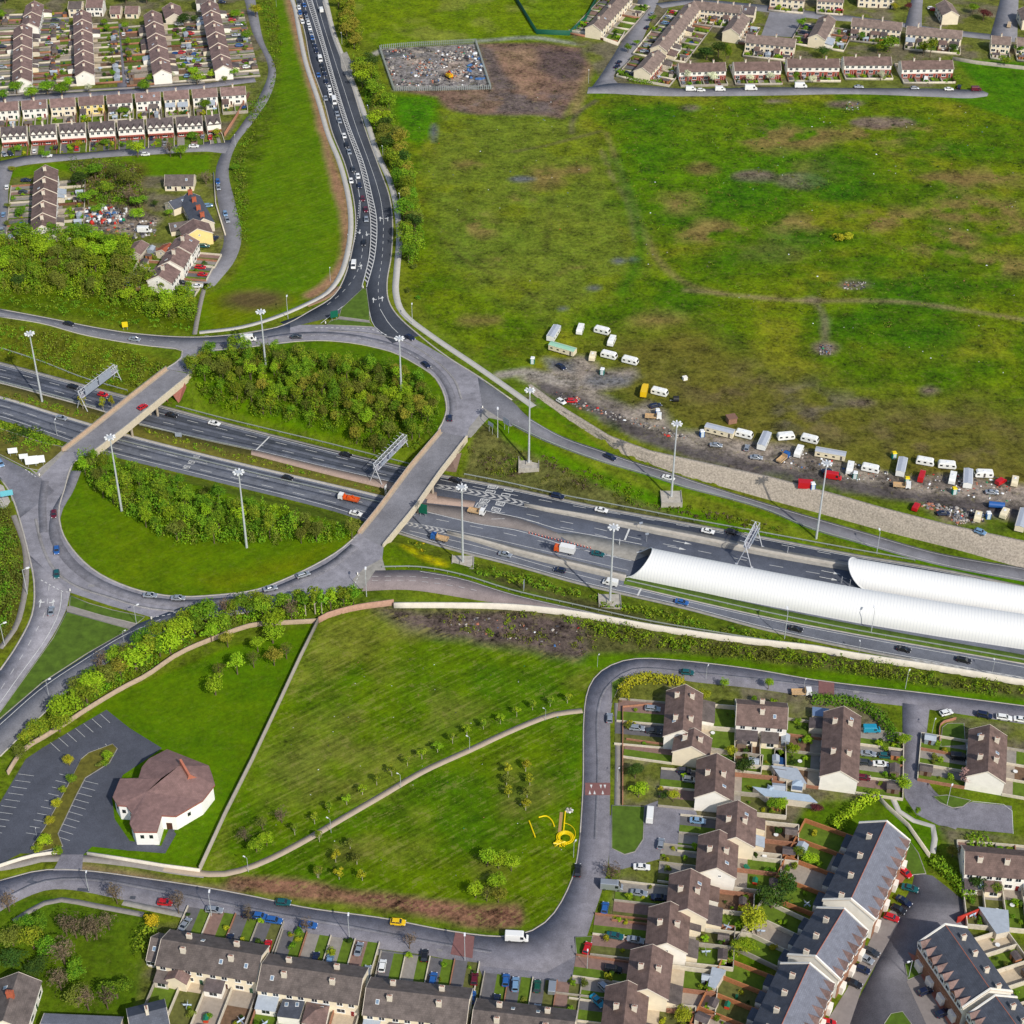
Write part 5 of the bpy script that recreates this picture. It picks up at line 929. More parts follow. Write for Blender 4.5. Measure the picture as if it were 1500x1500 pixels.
# roof: shallow facets rising to an off-centre ridge
top = [P(262, 1122, 9.2)-c0, P(236, 1140, 8.0)-c0, P(215, 1160, 7.0)-c0]
def nearest(v): return min(range(3), key=lambda k: np.hypot(*(top[k]-v)[:2]))
mb = MB(); vs = [(v[0], v[1], EZ+.15) for v in q]+[tuple(t_) for t_ in top]; fs = []
for i in range(n):
    j = (i+1) % n; a = nearest(q[i]); b_ = nearest(q[j]); fs.append((i, j, n+b_)); 
    if a != b_: fs.append((i, n+b_, n+a))
mb.add(vs, fs); rf = mb.obj('roof', CR, ch)
mb = MB(); mb.add([(v[0], v[1], EZ-.35) for v in q]+[(v[0], v[1], EZ+.17) for v in q], [(i, (i+1) % n, n+(i+1) % n, n+i) for i in range(n)]); mb.obj('fascia', FAS, ch)
s1 = P(265, 1118, 9.2)-c0; s2 = P(279, 1145, 6.6)-c0; mb = MB(); sd_ = (s2-s1); pn = np.array([sd_[1], -sd_[0], 0]); pn /= np.linalg.norm(pn)
mb.add([s1-pn*.4, s1+pn*.4, s2+pn*.5, s2-pn*.5, s1+[0, 0, 1.6]-pn*.3, s1+[0, 0, 1.6]+pn*.3, s2+[0, 0, 2.6]+pn*.3, s2+[0, 0, 2.6]-pn*.3], [(4, 5, 6, 7), (0, 1, 5, 4), (1, 2, 6, 5), (2, 3, 7, 6), (3, 0, 4, 7)]); mb.obj('ridge_fin', CT, ch)
s3 = P(295, 1142, 6.0)-c0; MB().add([s2-pn*1.2, s3, s2+pn*1.4, s2+[0, 0, 3.0]], [(0, 1, 3), (1, 2, 3), (2, 0, 3), (0, 2, 1)]).obj('dormer', CT, ch)
def wallrect(mb, a, b_, u, w_, z0, z1, out_=.05):
    d = (b_-a)[:2]; L = np.hypot(*d); d = d/L; nn = np.array([d[1], -d[0]]); 
    if np.dot(nn, (a+b_)[:2]/2-cen[:2]) < 0: nn = -nn
    p0 = a[:2]+d*(u*L-w_/2)+nn*out_; p1 = a[:2]+d*(u*L+w_/2)+nn*out_; p2 = p1-nn*.12; p3 = p0-nn*.12
    mb.add([(p0[0], p0[1], z0), (p1[0], p1[1], z0), (p1[0], p1[1], z1), (p0[0], p0[1], z1), (p3[0], p3[1], z0), (p2[0], p2[1], z0), (p2[0], p2[1], z1), (p3[0], p3[1], z1)], [(0, 1, 2, 3), (0, 4, 5, 1), (1, 5, 6, 2), (2, 6, 7, 3), (3, 7, 4, 0)])
mb = MB(); wallrect(mb, wq[5], wq[6], .55, 1.6, 0, 2.6); mb.obj('door', mat('brown_door', S(80, 52, 40), .6), ch)
for k, u in ((7, .3), (7, .7), (10, .5), (11, .5), (12, .5), (4, .5)):
    mb = MB(); wallrect(mb, wq[k], wq[(k+1) % n], u, 1.0, 2.6, 3.9); mb.obj('window', DG, ch)
area('path', [(243, 1248), (256, 1216), (248, 1214), (236, 1240), (200, 1238), (190, 1232), (180, 1222), (174, 1232), (185, 1246)], A_PARK, dz=.10)
# ------------------------------------------------------------------ vegetation
LM = {'lime': leafmat('leaf_lime', S(90, 146, 20), S(120, 170, 34)), 'green': leafmat('leaf_green', S(60, 114, 20), S(98, 150, 32)), 'olive': leafmat('leaf_olive', S(68, 112, 22), S(110, 144, 34)),
      'dark': leafmat('leaf_dark', S(34, 66, 24), S(56, 90, 28)), 'orange': leafmat('leaf_bronze', S(112, 118, 34), S(142, 136, 46)), 'brown': leafmat('leaf_brown', S(78, 100, 32), S(108, 118, 44)),
      'yellow': leafmat('leaf_yellow', S(170, 158, 24), S(196, 178, 36)), 'white': leafmat('blossom_white', S(206, 210, 168), S(224, 224, 190)), 'pink': leafmat('blossom_pink', S(196, 150, 146), S(216, 172, 160)), 'gold': leafmat('leaf_gold', S(134, 142, 28), S(168, 164, 36)),
      'twig': leafmat('bare_twigs', S(98, 86, 66), S(122, 106, 82)), 'maroon': leafmat('leaf_maroon', S(84, 40, 44), S(110, 52, 50))}
BARK = mat('bark', S(104, 90, 72), .9, .2, 3); BIRCH = mat('pale_bark', S(176, 166, 146), .9, .15, 3)
def quads(c, n, s, aspect=1.0):
    """leaf faces at centres c with normals n and half size s"""
    m = len(c); r = rng.normal(size=(m, 3)); t1 = np.cross(n, r); t1 /= np.linalg.norm(t1, axis=1)[:, None]+1e-9; t2 = np.cross(n, t1)
    s = np.broadcast_to(s, (m,))[:, None]; V = np.stack([c-t1*s-t2*s*aspect, c+t1*s-t2*s*aspect*.7, c+t1*s*.8+t2*s*aspect, c-t1*s*.7+t2*s*aspect*.8], 1).reshape(-1, 3); return V, np.arange(4*m).reshape(-1, 4)
def sph(n):
    v = rng.normal(size=(n, 3)); return v/np.linalg.norm(v, axis=1)[:, None]
def crown_pts(nl, per, flat=.85, lift=.0, rad=.5, inner=.35):
    """lumps spread through an ellipsoid; returns centres, normals (unit tree: diameter 1, z 0..1)"""
    C = []; Nn = []
    for i in range(nl):
        d = sph(1)[0]; d[2] = d[2]*.9+.1; r = rad*rng.uniform(.25, .68); c = d*r*np.array([1, 1, flat]); lr = rad*rng.uniform(.28, .48)
        p = sph(per); p[:, 2] = np.where(p[:, 2] < -.35, -p[:, 2], p[:, 2]); rr = lr*rng.uniform(.72, 1.08, per)[:, None]; C.append(c+p*rr*np.array([1, 1, flat])); nn = p+rng.normal(size=p.shape)*.55; Nn.append(nn/np.linalg.norm(nn, axis=1)[:, None])
    return np.concatenate(C), np.concatenate(Nn)
TP = {}
def tree_proto(kind, var, style='round', leaf=.05):
    k = (kind, var, style)
    if k in TP: return TP[k]
    nm = {'round': 'tree', 'wood': 'woodland_tree', 'slim': 'young_tree', 'bush': 'bush', 'bare': 'bare_tree', 'cone': 'conifer'}[style]
    r = bpy.data.objects.new(nm, None); col.objects.link(r)
    tb = BIRCH if style == 'slim' else BARK; tr = MB(); tr.bar((0, 0, -.08), (0, 0, .55), .035, 7, .016)
    for i in range(6):
        a = rng.uniform(0, 6.28); z = rng.uniform(.28, .5); tr.bar((0, 0, z), (.28*math.cos(a), .28*math.sin(a), z+rng.uniform(.18, .38)), .014, 5, .004)
    if style == 'bare':
        for i in range(26):
            a = rng.uniform(0, 6.28); z = rng.uniform(.25, .75); l = rng.uniform(.2, .48)*(1.1-z*.5); tr.bar((0, 0, z), (l*math.cos(a), l*math.sin(a), z+rng.uniform(.08, .28)), .008, 3, .002)
        tr.bar((0, 0, .5), (0, 0, .95), .014, 5, .004); C, Nn = crown_pts(12, 26, 1.0); V, Q = quads(C, Nn, rng.uniform(.008, .016, len(C)), 3.4); V[:, 2] = V[:, 2]+.58
    elif style == 'slim':
        C, Nn = crown_pts(9, 34, 1.2, rad=.5); V, Q = quads(C, Nn, rng.uniform(.03, .055, len(C))); V[:, 2] = .62+V[:, 2]*.62
    elif style == 'bush':
        C, Nn = crown_pts(10, 60, 1.0); V, Q = quads(C, Nn, rng.uniform(.025, .05, len(C))); V[:, 2] = .42+V[:, 2]*.95; tr = MB(); tr.bar((0, 0, -.05), (0, 0, .4), .03, 5)
    elif style == 'cone':
        m = 420; z = rng.uniform(.05, 1, m)**1.1; a = rng.uniform(0, 6.28, m); rr = .5*(1-z)**.8*rng.uniform(.7, 1.08, m); C = np.stack([rr*np.cos(a), rr*np.sin(a), z], 1); Nn = np.stack([np.cos(a), np.sin(a), np.full(m, .5)], 1)+rng.normal(size=(m, 3))*.5; Nn /= np.linalg.norm(Nn, axis=1)[:, None]; V, Q = quads(C, Nn, rng.uniform(.03, .055, m))
    elif style == 'wood':
        C, Nn = crown_pts(15, 84, 1.15); V, Q = quads(C, Nn, rng.uniform(.012, .03, len(C))); V[:, 2] = .60+V[:, 2]*.72
    else:
        C, Nn = crown_pts(18, 84, .9); V, Q = quads(C, Nn, rng.uniform(.012, .03, len(C))); V[:, 2] = .62+V[:, 2]*.78
    link('foliage' if style == 'bush' else 'crown', mesh_np('crown', V, Q, [LM[kind]]), r); tr.obj('stem' if style == 'bush' else 'trunk', tb, r); freeze(r); TP[k] = r; return r
def tree(kind, x, y, dia, h, label, style='round', group=None, anchor=None, same=False, z=None, world=False, cat=None):
    b = np.array([x, y, float(zt(x, y))]) if world else (T(x, y) if z is None else P(x, y, z))
    o = copy_tree(tree_proto(kind, rng.integers(0, 3 if style in ('wood', 'round') else 2), style)); o.location = b; s = rng.uniform(.9, 1.1); o.scale = (dia*s, dia*rng.uniform(.85, 1.15), h); o.rotation_euler = (0, 0, rng.uniform(0, 6.28))
    reg(o, label, cat or {'bush': 'bush', 'cone': 'tree'}.get(style, 'tree'), group, anchor, same); return o
KN = {'lime': 'bright green', 'green': 'mid-green', 'olive': 'olive', 'dark': 'dark green', 'orange': 'bronze', 'brown': 'brownish', 'yellow': 'yellow', 'white': 'white-blossomed', 'pink': 'pink-blossomed', 'gold': 'golden', 'twig': 'bare', 'maroon': 'maroon'}
def wood(poly, spacing, dia, h, kinds, where, z=0.0, grp=None, jitter=.32, style='wood'):
    w_ = PL(poly, z)[:, :2]; x0, y0 = w_.min(0); x1, y1 = w_.max(0); xs_, ys_ = np.meshgrid(np.arange(x0, x1, spacing), np.arange(y0, y1, spacing*.9)); ys_ = ys_.astype(float); xs_[1::2] += spacing/2
    xs_ = xs_.ravel()+rng.normal(size=xs_.size)*spacing*jitter; ys_ = ys_.ravel()+rng.normal(size=ys_.size)*spacing*jitter; k = inpoly(xs_, ys_, w_); n = 0
    for x, y in zip(xs_[k], ys_[k]):
        kd = kinds[int(np.clip(fbm(np.array([x]), np.array([y]), 22, 91, 2)[0]*1.7-.35+rng.normal()*.16, 0, .999)*len(kinds))]
        sc_ = rng.uniform(.75, 1.25); tree(kd, x, y, dia*sc_, h*sc_*rng.uniform(.9, 1.1), KN[kd]+' tree in '+where, 'bare' if kd == 'twig' else style, grp or 'trees in '+where, same=True, world=True); n += 1
    return n
WI_N = [(275, 540), (300, 522), (345, 515), (400, 520), (460, 528), (530, 535), (590, 548), (628, 570), (642, 598), (640, 628), (610, 645), (560, 648), (490, 622), (420, 605), (340, 590), (290, 568)]
nA_ = wood(WI_N, 5.1, 5.6, 7.2, ['green', 'olive', 'olive', 'green', 'brown', 'olive', 'orange', 'green', 'lime'], 'the upper island wood')
WI_S = [(116, 664), (150, 678), (250, 712), (350, 738), (440, 762), (500, 784), (522, 787), (500, 796), (450, 798), (400, 796), (330, 798), (270, 798), (220, 780), (185, 752), (150, 728), (125, 700)]
nB_ = wood(WI_S, 5.1, 5.4, 7.4, ['green', 'olive', 'green', 'lime', 'olive', 'green', 'brown', 'green'], 'the lower island wood')
nC_ = wood([(-20, 360), (90, 345), (180, 352), (200, 395), (250, 420), (285, 430), (290, 470), (240, 468), (160, 440), (60, 425), (-20, 420)], 7.4, 8.4, 7.5, ['brown', 'olive', 'lime', 'lime', 'green', 'green', 'dark'], 'the wood beside the far approach road')
print('wood', nA_, nB_, nC_)
wood([(494, 5), (512, 5), (530, 55), (524, 78), (506, 62)], 5.4, 8, 8, ['olive', 'orange', 'orange'], 'the tree strip along the dual carriageway', grp='trees in the roadside strip')
wood([(518, 92), (545, 95), (560, 140), (585, 200), (600, 255), (612, 310), (620, 380), (600, 400), (592, 350), (590, 300), (572, 250), (552, 195), (535, 150)], 6.2, 9, 8, ['green', 'olive', 'orange', 'green', 'olive', 'dark', 'brown', 'lime'], 'the tree strip along the dual carriageway', grp='trees in the roadside strip')
wood([(590, 400), (612, 390), (625, 430), (618, 465), (596, 440)], 8, 3.5, 2.8, ['olive', 'brown', 'green'], 'the thin scrub at the foot of the roadside strip', style='bush')
# scrub masses nobody could count
def scrub(name, poly, dens, hgt, kinds, z=None, rad=1.2, per=16, thr=None, seed=3, leaf=(.13, .27), zf=None):
    w_ = (PL(poly, z) if z is not None else TPL(poly))[:, :2]; x0, y0 = w_.min(0); x1, y1 = w_.max(0); m = int((x1-x0)*(y1-y0)*dens); x = rng.uniform(x0, x1, m); y = rng.uniform(y0, y1, m); k = inpoly(x, y, w_)
    if thr is not None: k &= fbm(x, y, 8, seed, 3) > thr
    x, y = x[k], y[k]; m = len(x); 
    if m == 0: return
    r_ = rad*rng.uniform(.5, 1.35, m); hh = hgt*rng.uniform(.4, 1.3, m)*np.clip(fbm(x, y, 9, seed+4, 3)*2, .5, 1.5); p = sph(m*per); p[:, 2] = np.abs(p[:, 2]); z0 = zt(x, y)
    C = np.stack([np.repeat(x, per), np.repeat(y, per), np.repeat(z0, per)], 1)+p*np.stack([np.repeat(r_, per)]*2+[np.repeat(hh, per)], 1)*rng.uniform(.7, 1.1, (m*per, 1)); Nn = p+rng.normal(size=p.shape)*.6; Nn /= np.linalg.norm(Nn, axis=1)[:, None]
    V, Q = quads(C, Nn, rng.uniform(*leaf, len(C))); kk = np.clip(((fbm(x, y, 7, seed+7, 2)-.5)*1.8+.5+rng.normal(size=m)*.15), 0, .999)*len(kinds); struct(link(name, mesh_np(name, V, Q, [LM[k_] for k_ in kinds], np.repeat(kk.astype(int), per))), 'stuff')
scrub('undergrowth', [(-30, 468), (60, 484), (125, 503), (200, 517), (245, 540), (228, 556), (205, 572), (185, 570), (100, 545), (0, 515), (-30, 508)], .42, 1.6, ['green', 'olive', 'green', 'brown', 'olive'], rad=1.5)
scrub('undergrowth', [(-30, 616), (20, 620), (60, 632), (95, 655), (60, 666), (20, 655), (-30, 640)], .45, 1.8, ['green', 'olive', 'dark'], rad=1.5)
scrub('undergrowth', [(-30, 568), (60, 588), (150, 612), (140, 618), (60, 597), (-30, 576)], .5, 1.0, ['brown', 'green', 'olive'], z=MZ, rad=.9); scrub('undergrowth', [(205, 630), (300, 652), (400, 679), (560, 718), (558, 724), (400, 686), (290, 660), (200, 636)], .4, .8, ['green', 'brown', 'olive'], z=MZ, rad=.8)
scrub('undergrowth', [(688, 655), (720, 650), (790, 668), (870, 690), (980, 730), (1080, 758), (1180, 785), (1120, 778), (1000, 755), (880, 732), (760, 705), (680, 685)], .35, 1.0, ['brown', 'twig', 'brown', 'olive', 'green'], rad=1.0, per=12, thr=.42)
scrub('undergrowth', [(690, 826), (750, 838), (850, 868), (900, 880), (1000, 902), (1110, 930), (1190, 948), (1100, 936), (1000, 918), (900, 892), (800, 866), (700, 842)], .5, 1.5, ['olive', 'green', 'brown', 'green', 'olive'], rad=1.0, thr=.36)
scrub('undergrowth', [(820, 902), (900, 918), (1000, 934), (1125, 952), (1250, 970), (1375, 990), (1530, 1016), (1530, 1030), (1375, 1006), (1250, 988), (1125, 968), (1000, 958), (900, 940), (850, 925)], .6, 2.2, ['olive', 'green', 'lime', 'olive', 'brown'], z=0, rad=1.3, thr=.34)
scrub('undergrowth', [(600, 893), (820, 900), (880, 945), (860, 962), (750, 940), (620, 915)], .30, 1.0, ['brown', 'twig', 'olive'], z=0, rad=.9, thr=.5, per=12)
scrub('gorse', [(592, 792), (618, 796), (650, 806), (656, 822), (640, 820), (612, 804)], .5, .7, ['yellow', 'yellow', 'olive'], rad=.7, thr=.45, per=14)
scrub('undergrowth', [(362, 150), (398, 140), (412, 60), (408, 30), (388, -10), (378, -10), (394, 60), (404, 110), (382, 170), (352, 210), (340, 250), (345, 300), (350, 345), (362, 360), (362, 300), (358, 240), (372, 200)], .35, 1.5, ['green', 'olive', 'brown', 'green'], z=0, rad=1.6)
scrub('undergrowth', [(102, 240), (150, 240), (200, 245), (215, 290), (200, 310), (150, 300), (115, 290)], .3, 3.2, ['green', 'twig', 'olive', 'twig', 'dark'], z=0, rad=2.2, per=22)
scrub('undergrowth', [(-30, 430), (60, 432), (160, 450), (280, 478), (280, 485), (140, 470), (0, 445), (-30, 442)], .2, .7, ['green', 'olive'], z=0, rad=1.2)
scrub('undergrowth', [(-30, 740), (10, 745), (26, 800), (30, 850), (24, 890), (5, 930), (-30, 950)], .5, 3.4, ['green', 'brown', 'olive', 'brown'], z=0, rad=1.9, per=26)
scrub('weeds', [(880, 150), (1440, 150), (1500, 180), (1500, 560), (1250, 480), (1000, 400), (920, 300)], .03, .35, ['green', 'olive', 'brown', 'dark'], z=0, rad=1.3, thr=.45, per=14)
scrub('undergrowth', [(290, 552), (345, 573), (450, 600), (560, 625), (640, 640), (600, 660), (450, 628), (320, 600), (262, 570)], .08, .6, ['green'], rad=1.0)
for q_, h_ in (([(40, 1098), (100, 1050), (150, 1005), (200, 968), (260, 930), (320, 905), (380, 890), (500, 876), (520, 890), (440, 906), (370, 912), (320, 928), (262, 952), (215, 984), (180, 1002), (95, 1058), (60, 1080)], 2.4), (WI_N, 3.6), (WI_S, 3.6), ([(-20, 352), (90, 345), (185, 352), (200, 390), (250, 420), (285, 430), (288, 470), (240, 470), (160, 445), (60, 432), (-20, 428)], 3.8), ([(494, 5), (514, 8), (530, 55), (524, 78), (508, 66)], 3), ([(518, 92), (548, 95), (562, 140), (588, 200), (603, 255), (615, 310), (622, 370), (600, 395), (592, 350), (590, 300), (572, 250), (552, 195), (535, 150)], 3.2)): scrub('understorey', q_, .26, h_*1.35, ['green', 'olive', 'lime', 'green', 'brown', 'olive', 'green'], z=0, rad=1.6, per=60, leaf=(.13, .26))
# belt of trees above the church car park
for i, (x, y, d, h, k) in enumerate([(60, 1078, 7, 6, 'olive'), (100, 1052, 10, 9, 'lime'), (128, 1030, 8, 7, 'olive'), (142, 1018, 8, 8, 'lime'), (160, 1002, 7, 7, 'brown'), (178, 995, 6, 8, 'orange'), (200, 982, 9, 9, 'lime'), (215, 965, 7, 8, 'olive'), (235, 962, 6, 7, 'green'), (250, 958, 8, 8, 'lime'), (268, 938, 8, 8, 'lime'),
        (286, 930, 7, 7, 'green'), (302, 915, 9, 9, 'green'), (322, 925, 7, 7, 'green'), (345, 905, 6, 7, 'olive'), (362, 902, 7, 8, 'green'), (390, 900, 5, 8, 'olive'), (402, 922, 8, 7, 'lime'), (400, 942, 7, 6, 'lime'), (385, 905, 6, 8, 'green'), (428, 912, 4, 9, 'twig'), (448, 902, 5, 10, 'green'), (462, 900, 5, 11, 'olive'), (472, 902, 5, 11, 'green'), (485, 897, 5, 9, 'lime'), (504, 890, 5, 9, 'olive'), (518, 886, 5, 8, 'green'),
        (112, 1042, 6, 6, 'brown'), (188, 975, 6, 7, 'brown'), (150, 985, 6, 7, 'twig'), (330, 885+22, 5, 8, 'twig'), (232, 935, 6, 7, 'olive'), (45, 1090, 6, 5, 'olive'), (30, 1110, 5, 4, 'brown'), (170, 972, 7, 6, 'green'), (272, 918, 6, 6, 'olive'), (310, 940, 6, 6, 'lime'), (334, 948, 5, 6, 'orange'), (88, 1072, 7, 6, 'olive'), (120, 1018, 7, 6, 'brown'), (140, 1002, 7, 6, 'green'), (210, 950, 7, 7, 'green'), (256, 935, 6, 7, 'brown'), (292, 912, 6, 7, 'lime'), (375, 895, 6, 7, 'olive'), (415, 895, 6, 7, 'green'), (440, 890, 5, 7, 'olive')]):
    tree(k, x, y, d*1.3, h*1.08, KN[k]+' tree in the belt above the church car park', 'bare' if k == 'twig' else ('slim' if h > 9.5 else 'round'), 'belt of trees above the church', 'the church', z=0)
for x, y, d, h, k in [(316, 1018, 6, 6, 'lime'), (348, 988, 5.5, 6, 'lime'), (372, 978, 5, 5, 'brown'), (402, 975, 5.5, 5.5, 'orange'), (322, 995, 5, 5, 'brown'), (378, 955, 5, 5, 'lime'), (420, 965, 5, 5, 'brown')]: tree(k, x, y, d*1.15, h*1.3, KN[k]+' tree standing on the church lawn', 'round' if k != 'brown' else 'bare', 'trees on the church lawn', 'the church', z=0)
for x, y, d, h, k in [(102, 1122, 4.5, 4, 'gold'), (160, 1115, 4, 3.6, 'lime'), (155, 1120, 3.5, 2, 'olive'), (106, 1148, 4, 3.6, 'green'), (84, 1184, 3.6, 3.4, 'gold'), (74, 1208, 4, 3, 'gold'), (68, 1240, 5, 4.5, 'lime'), (55, 1246, 4, 2, 'olive'), (92, 1160, 3, 2, 'olive'), (85, 1250, 4, 2, 'olive'), (147, 1122, 3, 1.5, 'brown')]: tree(k, x, y, d, h, KN[k]+' small tree in the car park planting', 'round' if h > 2.5 else 'bush', 'planting in the church car park', 'the church', z=0)
# park: saplings along the path, group of trees
for x, y in ((465, 1252+34), (468, 1233), (432, 1221+2), (461, 1207), (482, 1190), (508, 1179), (531, 1164), (552, 1150), (574, 1137), (597, 1122), (618, 1112), (641, 1102), (663, 1089), (684, 1077), (708, 1068), (780, 1040), (806, 1035), (831, 1030), (757, 1050), (733, 1060)): tree('lime' if rng.random() < .5 else 'olive', x, y, 3.2, 4.2, 'young staked tree beside the park path', 'slim', 'young trees along the park path', 'the church', z=0)
for x, y in ((467, 1286), (497, 1288), (531, 1290), (492, 1263), (523, 1266), (513, 1243), (745, 1168), (742, 1150), (744, 1135), (770, 1187), (772, 1168), (776, 1150), (770, 1130)): tree('gold' if rng.random() < .6 else 'brown', x, y, 3.4, 4.4, 'young yellow-green tree in the park grass', 'slim', 'young trees in the park grass', 'the playground pipes', z=0)
for x, y, d, h, k in [(697, 1315, 5.5, 6, 'lime'), (714, 1268, 6, 6, 'lime'), (730, 1272, 6, 6, 'lime'), (728, 1302, 6, 6, 'lime'), (749, 1276, 5, 6, 'lime'), (713, 1320, 5, 5.5, 'brown'), (730, 1322, 5, 5.5, 'orange'), (391, 1238, 5, 5, 'lime'), (376, 1248, 5.5, 5, 'lime'), (385, 1215, 5, 5, 'brown'), (413, 1205, 5, 6, 'twig'), (360, 1232, 5, 5, 'twig')]: tree(k, x, y, d, h, KN[k]+' park tree standing in a loose group', 'bare' if k in ('twig', 'brown') else 'round', 'loose groups of park trees', 'the church', z=0)
# lower left rough ground
for x, y, d, h, k in [(112, 1374, 7, 8, 'twig'), (128, 1378, 7, 8, 'twig'), (142, 1376, 7, 8, 'twig'), (98, 1370, 7, 8, 'twig'), (160, 1362, 6, 6, 'twig'), (50, 1390, 8, 7, 'olive'), (20, 1385, 8, 6, 'brown'), (95, 1412, 9, 8, 'twig'), (62, 1362, 6, 5, 'green'), (20, 1415, 8, 5, 'dark'), (55, 1425, 8, 5, 'dark'), (90, 1450, 8, 7, 'twig'), (130, 1480, 6, 8, 'twig'), (158, 1478, 6, 8, 'twig'), (172, 1462, 9, 7, 'green'), (110, 1430, 7, 5, 'green'), (172, 1324, 5, 8, 'twig'), (262, 1338, 5, 8, 'twig'), (14, 1335, 6, 7, 'twig'), (365, 1350, 4, 6, 'twig'), (450, 1366, 4, 6, 'twig'), (600, 1390, 4, 6, 'twig'), (115, 1475, 8, 7, 'brown'), (70, 1400, 8, 6, 'green'), (40, 1365, 7, 5, 'green')]:
    tree(k, x, y, d, h, KN[k]+(' tree' if k != 'twig' else ' leafless tree')+' on the rough ground west of the long terrace', 'bare' if k == 'twig' else 'round', 'trees around the rough green', 'the church', z=0)
tree('yellow', 225, 1360, 4.5, 5, 'bright yellow tree at the corner of the long terrace', z=0)
# other estate trees
for x, y, d, h, k, l in [(1125, 1010, 4, 4.5, 'lime', 'on the verge north of the lower estate'), (1060, 1008, 3.5, 4, 'lime', 'on the verge north of the lower estate'), (1321, 1095, 5, 5, 'lime', 'by the estate side road'), (1322, 1158, 5.5, 5.5, 'lime', 'by the estate side road'), (1342, 1196, 2.5, 4, 'green', 'by the estate side road'), (1031, 1028, 5.5, 5, 'gold', 'at the gable of the corner house'), (935, 1168, 6.5, 5, 'lime', 'in the big front garden'), (986, 1175, 4.5, 5, 'gold', 'in the big front garden'), (930, 1140, 6, 5, 'dark', 'in the big front garden'), (972, 1172, 4, 3.5, 'dark', 'in the big front garden'),
        (1130, 1330, 10, 8, 'dark', 'among the back gardens'), (1102, 1362, 9, 7, 'gold', 'among the back gardens'), (1095, 1395, 6, 5, 'lime', 'among the back gardens'), (1082, 1400, 6, 5, 'olive', 'among the back gardens'), (1150, 1310, 8, 7, 'dark', 'among the back gardens'), (1160, 1108, 5, 5, 'lime', 'among the back gardens'), (1130, 1190, 4.5, 6, 'green', 'among the back gardens'), (1142, 1190, 4.5, 5, 'lime', 'among the back gardens'), (1170, 1255, 4, 4, 'olive', 'among the back gardens'), (1185, 1265, 5, 4, 'lime', 'among the back gardens'), (1070, 1108, 4.5, 4, 'gold', 'among the back gardens'), (1090, 1130, 7, 5, 'dark', 'among the back gardens'), (895, 1290, 7, 6, 'twig', 'beside the estate turning'),
        (1413, 1150, 6, 6, 'pink', 'at the gable by the cul-de-sac'), (1195, 1188, 4, 3, 'maroon', 'among the back gardens'), (1488, 1290, 6, 5, 'green', 'behind the small terrace'), (1460, 1310, 5, 4, 'olive', 'behind the small terrace'), (1428, 1300, 6, 5, 'dark', 'behind the small terrace'), (1000, 1495, 6, 4, 'gold', 'among the back gardens'), (1395, 1255, 5, 4, 'orange', 'behind the small terrace')]:
    tree(k, x, y, d, h, KN[k]+' tree '+l, 'round' if k != 'twig' else 'bare', 'trees in the lower estate', 'the playground pipes', z=0)
for x, y, d, h, k in [(1006, 118, 6, 6, 'white'), (1043, 122, 6, 6, 'white'), (1098, 122, 5, 5, 'white'), (1128, 120, 5, 5, 'white'), (1165, 120, 5, 6, 'green'), (1190, 122, 5, 4, 'white'), (1290, 118, 5, 5, 'white'), (1400, 122, 6, 5, 'green'), (1063, 100, 5, 14, 'olive'), (1066, 95, 5, 11, 'orange'), (1035, 88, 12, 7, 'dark'), (1052, 84, 10, 8, 'dark'), (1300, 76, 13, 9, 'green'), (1285, 78, 8, 6, 'olive'), (1362, 84, 9, 11, 'olive'), (1352, 82, 7, 8, 'olive'), (1395, 78, 6, 5, 'dark'), (1172, 45, 5, 8, 'green'), (1180, 60, 5, 4, 'pink'), (1205, 85, 8, 6, 'dark'), (1262, 60, 6, 5, 'green'), (1470, 98, 8, 6, 'olive'), (1440, 30, 8, 6, 'maroon'), (1425, 20, 7, 6, 'green'), (920, 77, 5, 5, 'green'), (932, 68, 4, 4, 'green'), (955, 32, 5, 4, 'green'), (1330, 15, 5, 4, 'maroon'), (1310, 15, 5, 4, 'gold'), (1290, 5, 6, 5, 'green'), (1490, 80, 6, 6, 'green'), (1255, 5, 5, 4, 'maroon')]:
    tree(k, x, y, d, h, KN[k]+' tree in the far northern estate', 'round', 'trees in the far northern estate', 'the far crossroads', z=0, )
